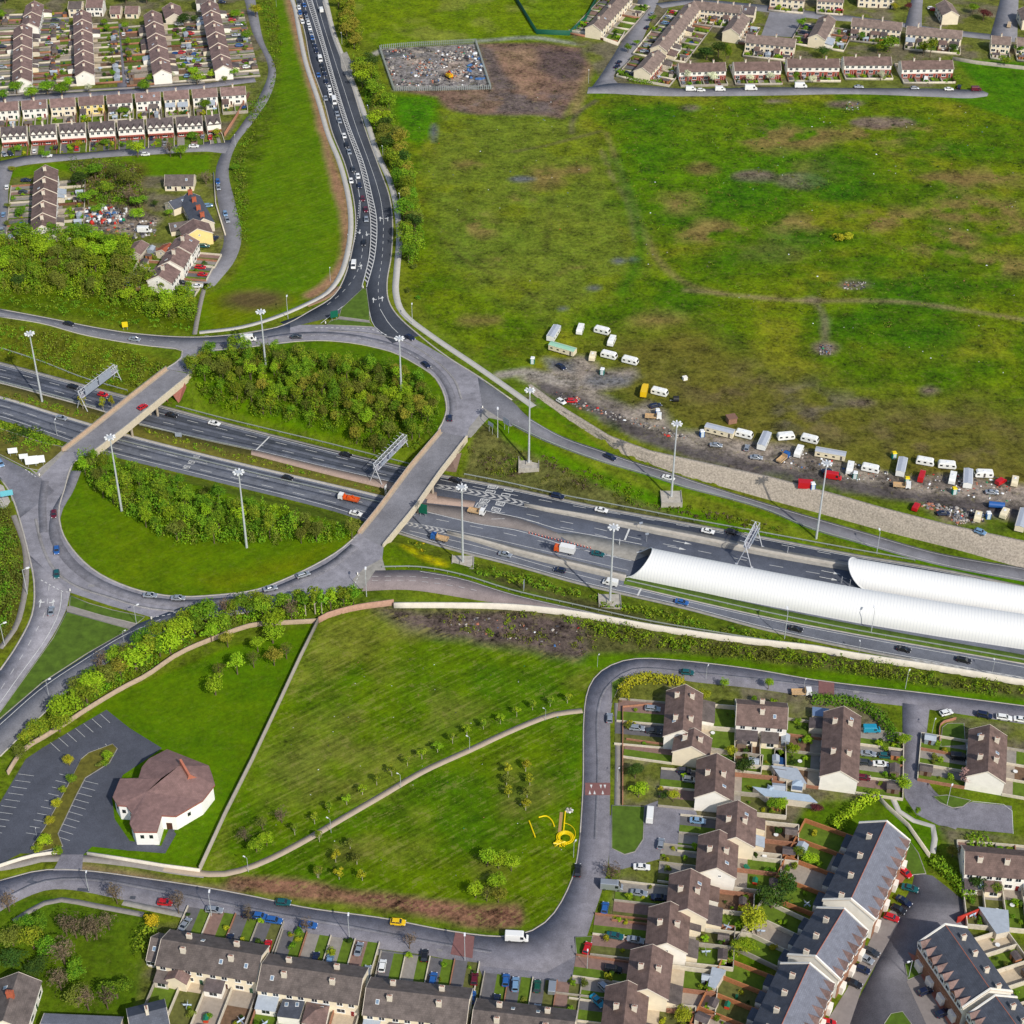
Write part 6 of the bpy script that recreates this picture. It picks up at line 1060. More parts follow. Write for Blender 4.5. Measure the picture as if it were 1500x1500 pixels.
for x, y, d, h, k in [(6, 150, 8, 7, 'green'), (25, 138, 9, 7, 'green'), (47, 146, 9, 7, 'lime'), (70, 138, 10, 7, 'green'), (92, 143, 10, 8, 'green'), (103, 130, 7, 6, 'lime'), (130, 136, 4, 5, 'white'), (213, 134, 9, 6, 'green'), (220, 122, 6, 5, 'green'), (284, 112, 7, 5, 'lime'), (289, 124, 9, 7, 'lime'), (310, 116, 6, 5, 'lime'), (342, 114, 8, 6, 'green'), (330, 122, 4, 4, 'olive'), (252, 118, 4, 5, 'white'), (348, 30, 7, 6, 'lime'), (362, 60, 7, 6, 'green'), (375, 25, 8, 7, 'gold'), (270, 40, 10, 7, 'dark'), (285, 35, 6, 5, 'dark'), (154, 40, 5, 5, 'green'), (158, 48, 5, 5, 'green'), (184, 45, 5, 5, 'green'),
        (202, 230, 9, 8, 'lime'), (265, 232, 8, 7, 'green'), (250, 230, 8, 8, 'twig'), (68, 232, 5, 4, 'green'), (165, 85, 4, 6, 'olive'), (165, 100, 4, 6, 'olive'), (188, 70, 4, 6, 'olive'), (190, 90, 4, 6, 'olive'), (192, 110, 4, 6, 'green'), (166, 115, 4, 5, 'green'), (4, 30, 6, 6, 'green'), (8, 5, 7, 7, 'brown'), (185, 5, 10, 8, 'green'), (215, 5, 8, 7, 'green'), (180, 168, 8, 4, 'green'), (300, 160, 8, 5, 'green'), (148, 168, 3, 4, 'yellow'), (283, 205, 7, 4, 'green'), (318, 200, 5, 4, 'gold'), (115, 215, 6, 3, 'gold'), (155, 213, 6, 3, 'green'), (27, 222, 6, 3, 'green'),
        (120, 275, 11, 8, 'dark'), (140, 262, 9, 8, 'green'), (170, 265, 9, 8, 'brown'), (190, 275, 10, 8, 'brown'), (190, 300, 10, 8, 'twig'), (205, 305, 8, 7, 'green'), (203, 325, 8, 7, 'lime'), (180, 318, 8, 6, 'twig'), (130, 300, 10, 8, 'green'), (120, 262, 9, 6, 'green'), (302, 270, 8, 6, 'twig'), (248, 318, 5, 4, 'green'), (228, 305, 4, 4, 'dark'), (32, 318, 6, 5, 'green'), (18, 252, 4, 3, 'gold'), (12, 306, 4, 3, 'brown'), (10, 332, 4, 3, 'brown'), (345, 250, 5, 3, 'green'), (155, 290, 9, 8, 'olive'), (145, 315, 8, 6, 'green')]:
    tree(k, x, y, d, h, KN[k]+' tree in the far western estate', 'round' if k != 'twig' else 'bare', 'trees in the far western estate', 'the bungalow', z=0)
for x, y in ((1228, 352), (1243, 350)): tree('gold', x, y, 7, 3.6, 'round green bush alone in the middle of the big field', 'bush', 'bushes in the big field', 'the far crossroads', z=0)
for x, y in ((122, 600), (152, 603), (165, 600)): tree('gold', x, y, 3.4, 6.5, 'slim bronze-leaved tree on the median by the short bridge', 'slim', 'median trees by the short bridge', 'the first gantry', z=MZ)
# hedges
def hedge(pts, w_, h, kind, label, z=0.0, cat='hedge', group=None, anchor=None):
    p = PL(pts, z); p = resample3(p, max(3, int(np.linalg.norm(np.diff(p[:, :2], axis=0), axis=1).sum()/1.0))); o0 = p[0]; q = p-o0; n = len(q); per = max(10, int(9*(w_+h))); g_ = np.repeat(q, per, 0)
    d = np.gradient(q[:, :2], axis=0); d /= np.linalg.norm(d, axis=1)[:, None]+1e-9; nx = np.repeat(np.stack([-d[:, 1], d[:, 0]], 1), per, 0); a = rng.uniform(0, math.pi, n*per); C = g_.copy(); u = np.cos(a); v = np.sin(a); mxx = np.maximum(np.abs(u), v)
    C[:, :2] += nx*(u/mxx*w_/2)[:, None]+rng.normal(size=(n*per, 2))*.3; C[:, 2] += v/mxx*h*rng.uniform(.75, 1.1, n*per); Nn = np.stack([nx[:, 0]*u, nx[:, 1]*u, v], 1)+rng.normal(size=(n*per, 3))*.45; Nn /= np.linalg.norm(Nn, axis=1)[:, None]
    V, Q = quads(C, Nn, rng.uniform(.16, .3, len(C))); o = link('hedge', mesh_np('hedge', V, Q, [LM[kind]])); o.location = o0; reg(o, label, cat, group, anchor)
hedge([(914, 1028), (912, 1010), (925, 1000), (950, 996), (1000, 1002)], 2.4, 2.6, 'gold', 'golden hedge curling round the lawn at the estate road bend')
hedge([(1192, 1028), (1250, 1030), (1285, 1048), (1303, 1072), (1310, 1090)], 3, 2.4, 'green', 'deep green hedge round the back of the blue van plot'); hedge([(1222, 1215), (1240, 1198), (1262, 1178), (1285, 1168)], 2.4, 2.4, 'lime', 'bright overgrown hedge above the townhouse gardens')
hedge([(1370, 1265), (1400, 1290), (1420, 1318)], 3.2, 2.2, 'green', 'long hedge between the crescent road and the small terrace'); hedge([(1420, 1235), (1445, 1232)], 4, 1.8, 'green', 'clipped hedge in front of the small terrace, the squarest'); hedge([(905, 105), (925, 118), (940, 121), (975, 122)], 2.2, 1.6, 'green', 'hedge round the corner garden by the far crossroads')
hedge([(300, 425), (308, 420)], 2, 1.5, 'olive', 'short scrubby hedge at the end of the far lane'); hedge([(205, 1400), (208, 1375), (222, 1362)], 2.6, 2.4, 'olive', 'tall hedge along the west end of the long terrace')
# ------------------------------------------------------------------ houses
RB = roofmat('brown_roof_tiles', S(118, 97, 89), .3); RB2 = roofmat('plum_roof_tiles', S(132, 108, 101), .3); RG = roofmat('grey_brown_roof_tiles', S(108, 98, 93), .3); RSL = roofmat('blue_slate', S(84, 88, 98), .2); RSG = roofmat('grey_and_sunlit_slate', S(124, 127, 138), .15); RO = roofmat('orange_roof_tiles', S(168, 92, 66)); RDG = roofmat('dark_roof_tiles', S(98, 88, 87), .3); RLG = roofmat('weathered_roof_tiles', S(138, 120, 110), .3)
W1 = mat('white_render', S(240, 235, 224), .85, .06, .5, obj_rand=.03); W2 = mat('cream_render', S(234, 220, 192), .85, .06, .5); W3 = mat('pale_yellow_render', S(232, 210, 140), .85, .05, .5); W4 = mat('pebble_dash', S(208, 198, 180), .9, .1, 1.5); BR = mat('red_brick', S(150, 76, 62), .9, .2, 2.0); BRN = mat('brown_brick', S(150, 108, 84), .9, .3, 2.5)
CHM = mat('chimney_render', S(214, 204, 186), .9, .12, 1.5); CHR = mat('chimney_brick', S(172, 92, 66), .9, .2, 2); POT = mat('chimney_pot', S(150, 92, 70), .8); BARGE = mat('barge_board', S(226, 214, 196), .8)
FR = mat('window_frame', S(240, 240, 236), .5); PANE = mat('window_pane', (.02, .026, .035), .12, spec=.8); DOORS = [mat('red_door', S(130, 40, 40), .5), mat('dark_door', S(40, 44, 50), .5), mat('brown_door', S(80, 52, 40), .6), mat('green_door', S(30, 74, 52), .5)]
def win_mesh(w_, h_):
    mb = MB(); mb.box(-w_/2, w_/2, -.05, .06, 0, h_, 0); mb.box(-w_/2+.1, -.05, -.08, -.045, .1, h_-.1, 1); mb.box(.05, w_/2-.1, -.08, -.045, .1, h_-.1, 1); mb.box(-w_/2-.06, w_/2+.06, -.14, .05, -.1, -.005, 0); return mb.mesh('window', [FR, PANE])
WM = win_mesh(1.5, 1.25); WML = win_mesh(2.1, 1.4); WMS = win_mesh(.8, .7)
DM = []
for dmt in DOORS: mb = MB(); mb.box(-.5, .5, -.05, .06, 0, 2.05, 1); mb.box(-.42, .42, -.09, -.045, .08, 2.0, 0); mb.box(.28, .34, -.13, -.08, .95, 1.1, 1); DM.append(mb.mesh('door', [dmt, FR]))
SKM = MB(); SKM.box(-.45, .45, -.6, .6, 0, .1, 0); SKM.box(-.36, .36, -.5, .5, .1, .13, 1); SKM = SKM.mesh('skylight', [FR, mat('skylight_glass', S(120, 140, 160), .1, spec=.8)])
def chim_mesh(m, h, w_=1.3, d=.75):
    mb = MB(); mb.box(-d/2, d/2, -w_/2, w_/2, -1.4, h, 0); mb.box(-d/2-.07, d/2+.07, -w_/2-.07, w_/2+.07, h, h+.14, 0)
    for y in (-w_*.3, 0, w_*.3): mb.bar((0, y, h+.14), (0, y, h+.5), .13, 6, mi=1)
    return mb.mesh('chimney', [m, POT])
CM = {'r': chim_mesh(CHM, 1.5), 'b': chim_mesh(CHR, 1.6, 1.8, .9), 's': chim_mesh(CHM, 1.0, 1.0, .7)}
BLK = []
PATCH = {}
def child(name, me, parent, loc, rz=0): o = bpy.data.objects.new(name, me); col.objects.link(o); o.parent = parent; o.location = loc; o.rotation_euler = (0, 0, rz); return o
def block(p0, p1, W=9.0, he=5.2, hr=7.8, n=2, rm=RB, wm=W1, label='', group=None, anchor=None, chim='r', cpos=None, front=1, wins=(1, -1), z0=0.0, name='terraced_house', detail=1, lower=None, skyl=.15, barge=True, world=None, gwin=True, cat='house'):
    a = P(*p0, hr+z0) if world is None else world[0]; b = P(*p1, hr+z0) if world is None else world[1]; d = (b-a)[:2]; L = float(np.hypot(*d)); ang = math.atan2(d[1], d[0]); c = (a+b)/2
    root = thing(name, (c[0], c[1], 0), ang, label, cat, group, anchor); h = L/2; hw = W/2; e = he+z0; r = hr+z0
    mb = MB(); mb.add([(-h, -hw, -.3), (h, -hw, -.3), (h, hw, -.3), (-h, hw, -.3), (-h, -hw, e), (h, -hw, e), (h, hw, e), (-h, hw, e), (-h, 0, r-.05), (h, 0, r-.05)], [(0, 1, 5, 4), (2, 3, 7, 6), (1, 2, 6, 9, 5), (3, 0, 4, 8, 7)]); mb.obj('wall', wm, root)
    if lower: m2 = MB(); s_ = front; m2.box(-h+.01, h-.01, min(s_*hw, s_*(hw+.12)), max(s_*hw, s_*(hw+.12)), -.2, 2.5); m2.obj('brick_base', lower, root)
    sl = (r-e)/hw; ov = .35; oz = .12; mb = MB(); ey = hw+ov; ez = e-ov*sl
    for s_ in (1, -1):
        mb.add([(-h-.12, 0, r+oz), (h+.12, 0, r+oz), (h+.12, s_*ey, ez+oz), (-h-.12, s_*ey, ez+oz), (-h-.12, 0, r-.06), (h+.12, 0, r-.06), (h+.12, s_*ey, ez-.06), (-h-.12, s_*ey, ez-.06)], [(0, 1, 2, 3), (4, 7, 6, 5), (3, 2, 6, 7), (0, 3, 7, 4), (1, 5, 6, 2)])
    rf = mb.obj('roof', rm, root)
    if barge:
        mb = MB()
        for x in (-h-.16, h+.16):
            for s_ in (1, -1): mb.add([(x-.05, 0, r+.16), (x+.05, 0, r+.16), (x+.05, s_*ey, ez+.16), (x-.05, s_*ey, ez+.16), (x-.05, 0, r-.2), (x+.05, 0, r-.2), (x+.05, s_*ey, ez-.2), (x-.05, s_*ey, ez-.2)], [(0, 1, 2, 3), (0, 3, 7, 4), (1, 5, 6, 2), (3, 2, 6, 7), (4, 7, 6, 5)])
        mb.obj('barge_board', BARGE, root)
    uw = L/n
    if chim:
        for (cx, cy) in (cpos if cpos is not None else [(-h+uw*(i+.5) if n < 2 else -h+uw*(2*i+1), 0) for i in range(max(1, n//2))]): child('chimney', CM[chim], rf, (cx, cy, r-abs(cy)*sl+.15))
    for i in range(n):
        if rng.random() < skyl and detail: s_ = rng.choice([1, -1]); y = s_*hw*.5; o = child('skylight', SKM, rf, (-h+uw*(i+.5), y, r-abs(y)*sl+.14)); o.rotation_euler = (-s_*math.atan(sl), 0, 0)
    for s_ in wins:
        for i in range(n):
            x0 = -h+uw*i; rz = 0 if s_ < 0 else math.pi; y = s_*hw
            if he > 4 and uw > 4: 
                for u in (.27, .73): child('window', WM, root, (x0+uw*u, y, he-1.75+z0*.5), rz)
                if he > 7: [child('window', WM, root, (x0+uw*u, y, he-4.4), rz) for u in (.27, .73)]
            yy = s_*(hw+(.13 if lower and s_ == front else 0)); child('window', WML, root, (x0+uw*.3, yy, .9), rz); child('door', DM[int(rng.integers(0, 4))], root, (x0+uw*.76, yy, 0), rz)
    if gwin and detail:
        for x, rz in ((-h, -math.pi/2), (h, math.pi/2)): 
            if rng.random() < .6: child('window', WMS, root, (x, rng.uniform(-1, 1), e-.4), rz)
    B = dict(root=root, L=L, W=W, n=n, ang=ang, c=c, uw=uw, he=he, z0=z0); BLK.append(B); return B
def loc2w(B, x, y, z=0): ca, sa = math.cos(B['ang']), math.sin(B['ang']); return np.array([B['c'][0]+x*ca-y*sa, B['c'][1]+x*sa+y*ca, z])
def lbox(name, B, x0, x1, y0, y1, z0, z1, m): 
    c = loc2w(B, (x0+x1)/2, (y0+y1)/2, z0); mb = MB(); mb.box(-(x1-x0)/2, (x1-x0)/2, -abs(y1-y0)/2, abs(y1-y0)/2, 0, z1-z0); o = mb.obj(name, m); o.location = c; o.rotation_euler = (0, 0, B['ang']); return o
GM = {'grass': mat('garden_grass', S(72, 108, 28), .95, .25, .5, bump=.3), 'dry': mat('garden_rough', S(96, 98, 48), .95, .3, .6), 'conc': mat('drive_concrete', S(142, 136, 128), .9, .15, .6), 'tar': mat('drive_tarmac', S(100, 98, 100), .9, .15, .6), 'brick': mat('drive_brick', S(134, 108, 98), .9, .15, 1), 'earth': mat('garden_earth', S(112, 88, 68), .95, .25, .8), 'pave': mat('garden_paving', S(160, 148, 134), .9, .12, .9), 'slab': mat('pale_slabs', S(188, 172, 148), .9, .1, 1)}
def patch(B, x0, x1, y0, y1, k, lift=0):
    mb = PATCH.setdefault(k, MB()); z = .14+.012*lift+.02*list(GM).index(k)/8; mb.add([loc2w(B, x0, y0, z), loc2w(B, x1, y0, z), loc2w(B, x1, y1, z), loc2w(B, x0, y1, z)], [(0, 1, 2, 3)])
GW = [mat('garden_wall_pale', S(206, 196, 176), .9, .14, 1), mat('garden_wall_grey', S(166, 158, 144), .9, .16, 1), mat('garden_wall_brick', S(158, 112, 88), .9, .2, 1.5)]; WOODF = mat('timber_fence', S(176, 116, 76), .85, .2, 2); WOODG = mat('grey_timber', S(126, 108, 92), .9, .2, 2)
SHM = []
for wmt, rmt in ((W4, RDG), (WOODG, RG), (mat('shed_blue', S(140, 150, 160), .7), mat('tin_roof', S(168, 176, 184), .5, .1, 1)), (WOODF, RDG)):
    mb = MB(); mb.box(-1.5, 1.5, -1.2, 1.2, 0, 2.0, 0); m2 = MB(); m2.add([(-1.65, -1.35, 2.0), (1.65, -1.35, 2.0), (1.65, 1.35, 2.0), (-1.65, 1.35, 2.0), (-1.65, 0, 2.65), (1.65, 0, 2.65)], [(0, 1, 5, 4), (2, 3, 4, 5), (1, 2, 5), (3, 0, 4), (3, 2, 1, 0)])
    m3 = MB(); m3.box(-.4, .4, -1.26, -1.2, .05, 1.8); r = bpy.data.objects.new('garden_shed', None); col.objects.link(r); mb.obj('wall', wmt, r); m2.obj('roof', rmt, r); m3.obj('door', mat('brown_door', (0, 0, 0)), r); freeze(r); SHM.append(r)
def shed(p, ang, where, anchor, k=None, s=1.0, group='garden sheds'):
    o = copy_tree(SHM[int(rng.integers(0, 4)) if k is None else k]); o.location = p; o.rotation_euler = (0, 0, ang); o.scale = (s, s, 1); reg(o, 'small garden shed '+where, 'shed', group+' '+where, anchor)
def gardens(B, side, depth, where, anchor, back=True, per=1, wallm=None, h=None, kinds=None, shedp=.5, bushp=.7, carp=0.0, clutter=1.0, wname='garden_wall', ext=.0, endwall=True, fence=False, walls=True):
    L, n, hw, uw = B['L'], B['n'], B['W']/2, B['uw']; y0 = side*hw; y1 = side*(hw+depth); lo, hi = min(y0, y1), max(y0, y1); h = h or (1.7 if back else .9)
    for i in range(n+1):
        if i % per or not walls: continue
        m = wallm or GW[int(rng.choice([0, 0, 1, 2]))]; x = -L/2+uw*i; o = lbox(wname, B, x-.12, x+.12, lo, hi, -.1, h, m); reg(o, ('timber fence between plots ' if fence else 'garden wall between plots ')+where, 'fence' if fence else 'wall', ('garden fences ' if fence else 'garden walls ')+where, anchor)
    if endwall: o = lbox(wname, B, -L/2, L/2, (y1-.12), (y1+.12), -.1, h, wallm or GW[int(rng.choice([0, 1]))]); reg(o, ('timber end fence of the gardens ' if fence else 'end wall of the gardens ')+where, 'fence' if fence else 'wall', ('garden fences ' if fence else 'garden walls ')+where, anchor)
    kinds = kinds or (['grass', 'grass', 'grass', 'dry', 'grass', 'pave', 'earth'] if back else ['grass', 'conc', 'tar', 'brick'])
    for i in range(n):
        xa = -L/2+uw*i+.15; xb = xa+uw-.3; yn = y0+side*depth*rng.uniform(.15, .3)
        if back: patch(B, xa, xb, y0, yn, str(rng.choice(['pave', 'conc', 'slab'])), 1); patch(B, xa, xb, yn, y1, str(rng.choice(kinds)), 0)
        else: xm = xa+(xb-xa)*.52; patch(B, xa, xm, y0, y1, str(rng.choice(['conc', 'tar', 'tar', 'conc', 'brick'])), 0); patch(B, xm, xb, y0, y1, str(rng.choice(['grass', 'grass', 'grass', 'dry'])), 1)
        if ext and rng.random() < ext:
            w_ = uw*rng.uniform(.5, .95); d_ = rng.uniform(2.6, 4); mb = MB(); x0 = xa+.1; mb.box(x0, x0+w_-.3, min(y0, y0+side*d_), max(y0, y0+side*d_), -.1, 2.5); e = mb.obj('rear_extension', [W1, W4, W2][int(rng.integers(0, 3))], B['root'])
            m2 = MB(); ya, yb = y0, y0+side*(d_+.2); m2.add([(x0-.15, ya, 3.3), (x0+w_-.15, ya, 3.3), (x0+w_-.15, yb, 2.5), (x0-.15, yb, 2.5), (x0-.15, ya, 3.1), (x0+w_-.15, ya, 3.1), (x0+w_-.15, yb, 2.35), (x0-.15, yb, 2.35)], [(0, 1, 2, 3), (3, 2, 6, 7), (0, 3, 7, 4), (1, 5, 6, 2), (4, 7, 6, 5)]); m2.obj('roof', [RDG, RB, RG, MATS['tin_roof']][int(rng.integers(0, 4))], e); child('window', WML, e, ((x0+x0+w_)/2, y0+side*(d_-.0), .9), 0 if side < 0 else math.pi)
        if rng.random() < shedp: p = loc2w(B, (xa+xb)/2+rng.uniform(-.8, .8), y1-side*rng.uniform(1.8, 3.0)); shed(p, B['ang']+rng.choice([0, math.pi/2]), where, anchor, s=rng.uniform(.75, 1.15))
        for _ in range(rng.poisson(bushp*2.2)):
            p = loc2w(B, rng.uniform(xa+.4, xb-.4), y0+side*rng.uniform(.3, .97)*depth); s = rng.uniform(1.2, 3.2); k = str(rng.choice(['green', 'green', 'olive', 'dark', 'lime', 'gold', 'brown'])); tree(k, p[0], p[1], s, s*rng.uniform(.7, 1.1), KN[k]+' garden bush '+where, 'bush', 'garden bushes '+where, anchor, world=True)
        if rng.random() < carp:
            p = loc2w(B, xa+(xb-xa)*.26, y0+side*depth*rng.uniform(.45, .75)); AUTOCARS.append((p, B['ang']+math.pi/2, where, anchor))
        if back and rng.random() < .5*clutter:     # washing, tables, trampolines: small real things
            p = loc2w(B, rng.uniform(xa+.8, xb-.8), y0+side*rng.uniform(.2, .8)*depth); CLUT.append((p, where, anchor))
AUTOCARS = []; CLUT = []
def lerpw(p0, p1, hr, n, gap=0.0, skew=0.0):
    a = P(*p0, hr); b = P(*p1, hr); L = np.linalg.norm(b-a); u = (b-a)/L; l = (L-gap*(n-1))/n; return [(a+u*i*(l+gap), a+u*(i*(l+gap)+l)) for i in range(n)]
def row(p0, p1, nb, n=2, gap=0.0, step=0.0, **kw):
    hr = kw.get('hr', 7.8); out = []
    for i, (a, b) in enumerate(lerpw(p0, p1, hr, nb, gap)): out.append(block(None, None, n=n, world=(a, b), z0=step*(nb-1-i), **kw))
    return out
FW = 'in the far western estate'; FN = 'in the far northern estate'; LE = 'in the lower estate'; BT = 'by the long bottom terrace'; TH = 'behind the blue-roofed townhouses'
def lab(rn): return rn
# far west: four stepped rows end-on, two rows across, one stepped row, an older cluster
kw = dict(W=8.6, he=5.0, hr=7.4, rm=RB2, wm=W1, chim='s', wins=(1, -1), skyl=.3)
for (p0, p1, nb, rn, an) in (((50, 2), (42, 34), 2, 'upper part of the first stepped row', None), ((33, 38), (31, 114), 5, 'lower part of the first stepped row', None), ((120, 18), (123, 104), 6, 'second stepped row', None), ((223, 18), (237, 102), 5, 'third stepped row', None), ((306, 4), (327, 96), 6, 'fourth stepped row', None)):
    for B in row(p0, p1, nb, 2, 0, .28, label='plum-roofed house pair in the '+rn, group='stepped house rows '+FW, anchor='the bungalow', **kw):
        gardens(B, 1, 13, FW, 'the bungalow', back=p0[0] not in (50, 33, 306), per=1, shedp=.5, carp=0 if p0[0] in (120,) else .45, clutter=.9, bushp=.7, h=1.1, ext=.2, endwall=False); gardens(B, -1, 13, FW, 'the bungalow', back=p0[0] in (120, 223), per=1, shedp=.5, carp=.0 if p0[0] in (223,) else .45, h=1.1, ext=.3, clutter=.9, bushp=.7, endwall=False)
for i in range(9):
    x0 = -10+i*41.6; x1 = x0+36; y = 150-.067*x0; B = block((x0, y), (x1, y-2.4), W=8.2, he=5.0, hr=7.2, n=2, rm=RB2, wm=[W1, W1, W2, W3, W1, W1, W2, W1, W1][i], label='plum-roofed cream house pair in the upper cross row', group='cross rows '+FW, anchor='the bungalow', chim='s', front=-1, wins=(-1,)); gardens(B, -1, 10, FW, 'the bungalow', back=True, h=1.5, shedp=.4, ext=.25, bushp=1.0, endwall=(i % 2 == 0)); patch(B, -B['L']/2, B['L']/2, 4.1, 10, 'tar')
for i in range(8):
    x0 = 1+i*42.8; x1 = x0+(37.5 if i < 7 else 20); y = 186.5-.058*x0; B = block((x0, y), (x1, y-2.2), W=8.6, he=5.4, hr=8.0, n=2, rm=RDG, wm=W1, label='dark-roofed white gabled pair in the lower cross row', group='gabled cross row '+FW, anchor='the bungalow', chim='r', front=-1, wins=(-1,), lower=BR); L = B['L']; root = B['root']
    for k in range(4 if i < 7 else 2):     # gablets over the front windows
        uw = L/(4 if i < 7 else 2); x = -L/2+uw*(k+.5); mb = MB(); yy = -4.35; mb.add([(x-1.4, yy, 5.2), (x+1.4, yy, 5.2), (x, yy, 6.9), (x-1.4, -2.6, 5.9), (x+1.4, -2.6, 5.9), (x, -1.6, 6.9)], [(0, 1, 2), (1, 4, 5, 2), (0, 2, 5, 3)]); mb.obj('gablet', [W1], root)
        mb = MB(); mb.add([(x-1.6, yy-.2, 5.15), (x, yy-.2, 7.1), (x, -1.4, 7.1), (x-1.6, -2.2, 5.9), (x+1.6, yy-.2, 5.15), (x+1.6, -2.2, 5.9)], [(0, 1, 2, 3), (1, 4, 5, 2)]); mb.obj('gablet_roof', RDG, root)
    m2 = MB(); m2.box(-L/2+.3, L/2-.3, -5.6, -4.35, 2.3, 2.55); m2.obj('porch_roof', BR, root)
    gardens(B, -1, 9, FW, 'the bungalow', back=False, carp=.5, shedp=0, bushp=1.2, h=.8, per=2, endwall=False)
for B in row((67, 246), (61, 330), 5, 2, 0, .35, W=9.6, he=5.2, hr=8.0, rm=RB, wm=W1, label='brown-roofed house pair in the stepped row beside the rubble heap', group='stepped row by the rubble heap', anchor='the bungalow', chim='r', skyl=.3): gardens(B, 1, 11, FW, 'the bungalow', h=1.3, ext=.2); gardens(B, -1, 11, FW, 'the bungalow', back=False, h=.9, shedp=.1, carp=.2)
B = block((242, 256), (284, 256), W=8.5, he=2.8, hr=5.6, n=2, rm=RG, wm=W2, label='grey-roofed cream bungalow alone on a lawn by the far lane', chim=None, wins=(-1,), name='bungalow', skyl=.9, front=-1)
B = block((277, 281), (298, 320), W=8.5, he=4.0, hr=6.8, n=4, rm=RSL, wm=W4, label='old slate-roofed cottage row with four brick chimneys by the far lane', chim='b', name='cottage_row', wins=(1, -1), cpos=[(-10.5, 0), (-3.5, 0), (4, 0), (10.5, 0)], skyl=.2)
for (q0, q1, l, rm_, h_) in (((270, 287), (247, 296), 'slate-roofed wing behind the cottage row, with skylights', RSL, 5.4), ((278, 323), (248, 327), 'low brown-roofed outbuilding joined behind the cream gabled house', RG, 4.4)): block(q0, q1, W=6.5, he=h_-1.9, hr=h_, n=2, rm=rm_, wm=W2, label=l, chim=None, wins=(), name='outbuilding', skyl=.5, cat='outbuilding')
block((283, 321), (289, 335), W=12, he=5.2, hr=8.2, n=1, rm=RB2, wm=W3, label='plum-roofed house with a big cream-yellow gable beside the slate cottages', chim=None, wins=(1, -1), name='house')
for i, (q0, q1, z_) in enumerate((((273, 343), (262, 361), .8), ((260, 362), (249, 382), .4), ((245, 386), (232, 404), 0))): B = block(q0, q1, W=10, he=5.2, hr=8.0, n=2, rm=RB2, wm=W1, z0=z_, label='stepped plum-roofed white house pair above the wood', group='stepped pairs above the wood', anchor='the bungalow', chim='r', name='terraced_house'); gardens(B, -1, 12, FW, 'the bungalow', h=1.3, ext=.3); gardens(B, 1, 9, FW, 'the bungalow', back=False, h=.9, carp=.3)
block((249, 356), (237, 366), W=6.5, he=3, hr=4.6, n=1, rm=RO, wm=W2, label='orange-roofed low side building by the stepped pairs above the wood', chim=None, wins=(), name='outbuilding', cat='outbuilding'); block((207, 352), (194, 367), W=6, he=2.8, hr=4.2, n=1, rm=RB2, wm=W4, label='narrow plum-roofed garage at the edge of the wood', chim=None, wins=(), name='outbuilding', cat='outbuilding'); block((240, 392), (220, 396), W=6.5, he=3.4, hr=5.2, n=1, rm=RB2, wm=W1, label='plum-roofed side wing of the lowest stepped pair', chim=None, wins=(), name='outbuilding', cat='outbuilding')
block((101, 2), (120, 2), W=9, he=5, hr=7, n=1, rm=RG, wm=W2, label='cream house with four front windows at the very top of the far western estate', chim=None, wins=(-1,), name='house'); block((127, 0), (151, 0), W=9, he=5, hr=7, n=2, rm=RB2, wm=W1, label='white house with a plum and orange roof at the top of the far western estate', chim=None, wins=(-1,), name='house'); block((162, 9), (177, 9), W=8, he=2.8, hr=5, n=1, rm=RB2, wm=W2, label='small plum-roofed bungalow at the head of the tree-lined street, western one', chim=None, wins=(-1,), name='bungalow'); block((184, 9), (203, 9), W=8, he=2.8, hr=5, n=1, rm=RB2, wm=W2, label='small plum-roofed bungalow at the head of the tree-lined street, eastern one', chim=None, wins=(-1,), name='bungalow')
block((250, 4), (255, 20), W=9, he=3, hr=5.4, n=1, rm=RB2, wm=W4, label='grey gabled bungalow between the third and fourth stepped rows', chim='r', name='bungalow'); block((288, -6), (314, -6), W=8, he=5, hr=7, n=1, rm=RG, wm=W1, label='white-walled house cut by the top of the view near the fourth stepped row', chim=None, wins=(-1,), name='house')
# far north
kn = dict(W=8.4, he=5.0, hr=7.4, rm=RLG, wm=W2, skyl=.05)
def NB(p0, p1, n, lb, gd=((1, 10, True), (-1, 9, False)), **k_):
    kk = {**kn, **k_}; B = block(p0, p1, n=n, label=lb, group='houses '+FN, **kk)
    for s_, d_, bk in gd: gardens(B, s_, d_, FN, 'the far crossroads', back=bk, h=1.2, ext=.35 if bk else 0, carp=0 if bk else .35, bushp=.9, shedp=.5 if bk else 0)
    return B
NB((916, -14), (869, 36), 6, 'long brown-roofed terrace with a cream gable beside the green hoarding', chim='s'); NB((1016, 2), (965, 66), 8, 'long weathered terrace running up from the far crossroads', chim='s'); NB((964, 73), (941, 99), 3, 'short cream-gabled terrace with a red base at the far crossroads', lower=BR, chim='s')
NB((1017, 1), (1086, 8), 6, 'cross terrace at the very top edge of the far northern estate', gd=((-1, 10, True),), chim='s'); NB((1087, 19), (1071, 42), 3, 'brown-roofed terrace stub with a wide cream gable', gd=((1, 6, True),), chim='s'); NB((1089, 8), (1107, 10), 2, 'small dark-roofed white end house below the top road', gd=((-1, 8, True),), chim='s', rm=RDG)
NB((1094, 50), (1166, 57), 5, 'cream terrace with white lean-tos on the south side of the parking court', gd=((-1, 7, True),), chim='s'); NB((1213, 21), (1197, 50), 3, 'weathered terrace with a white gable east of the parking court', chim='s')
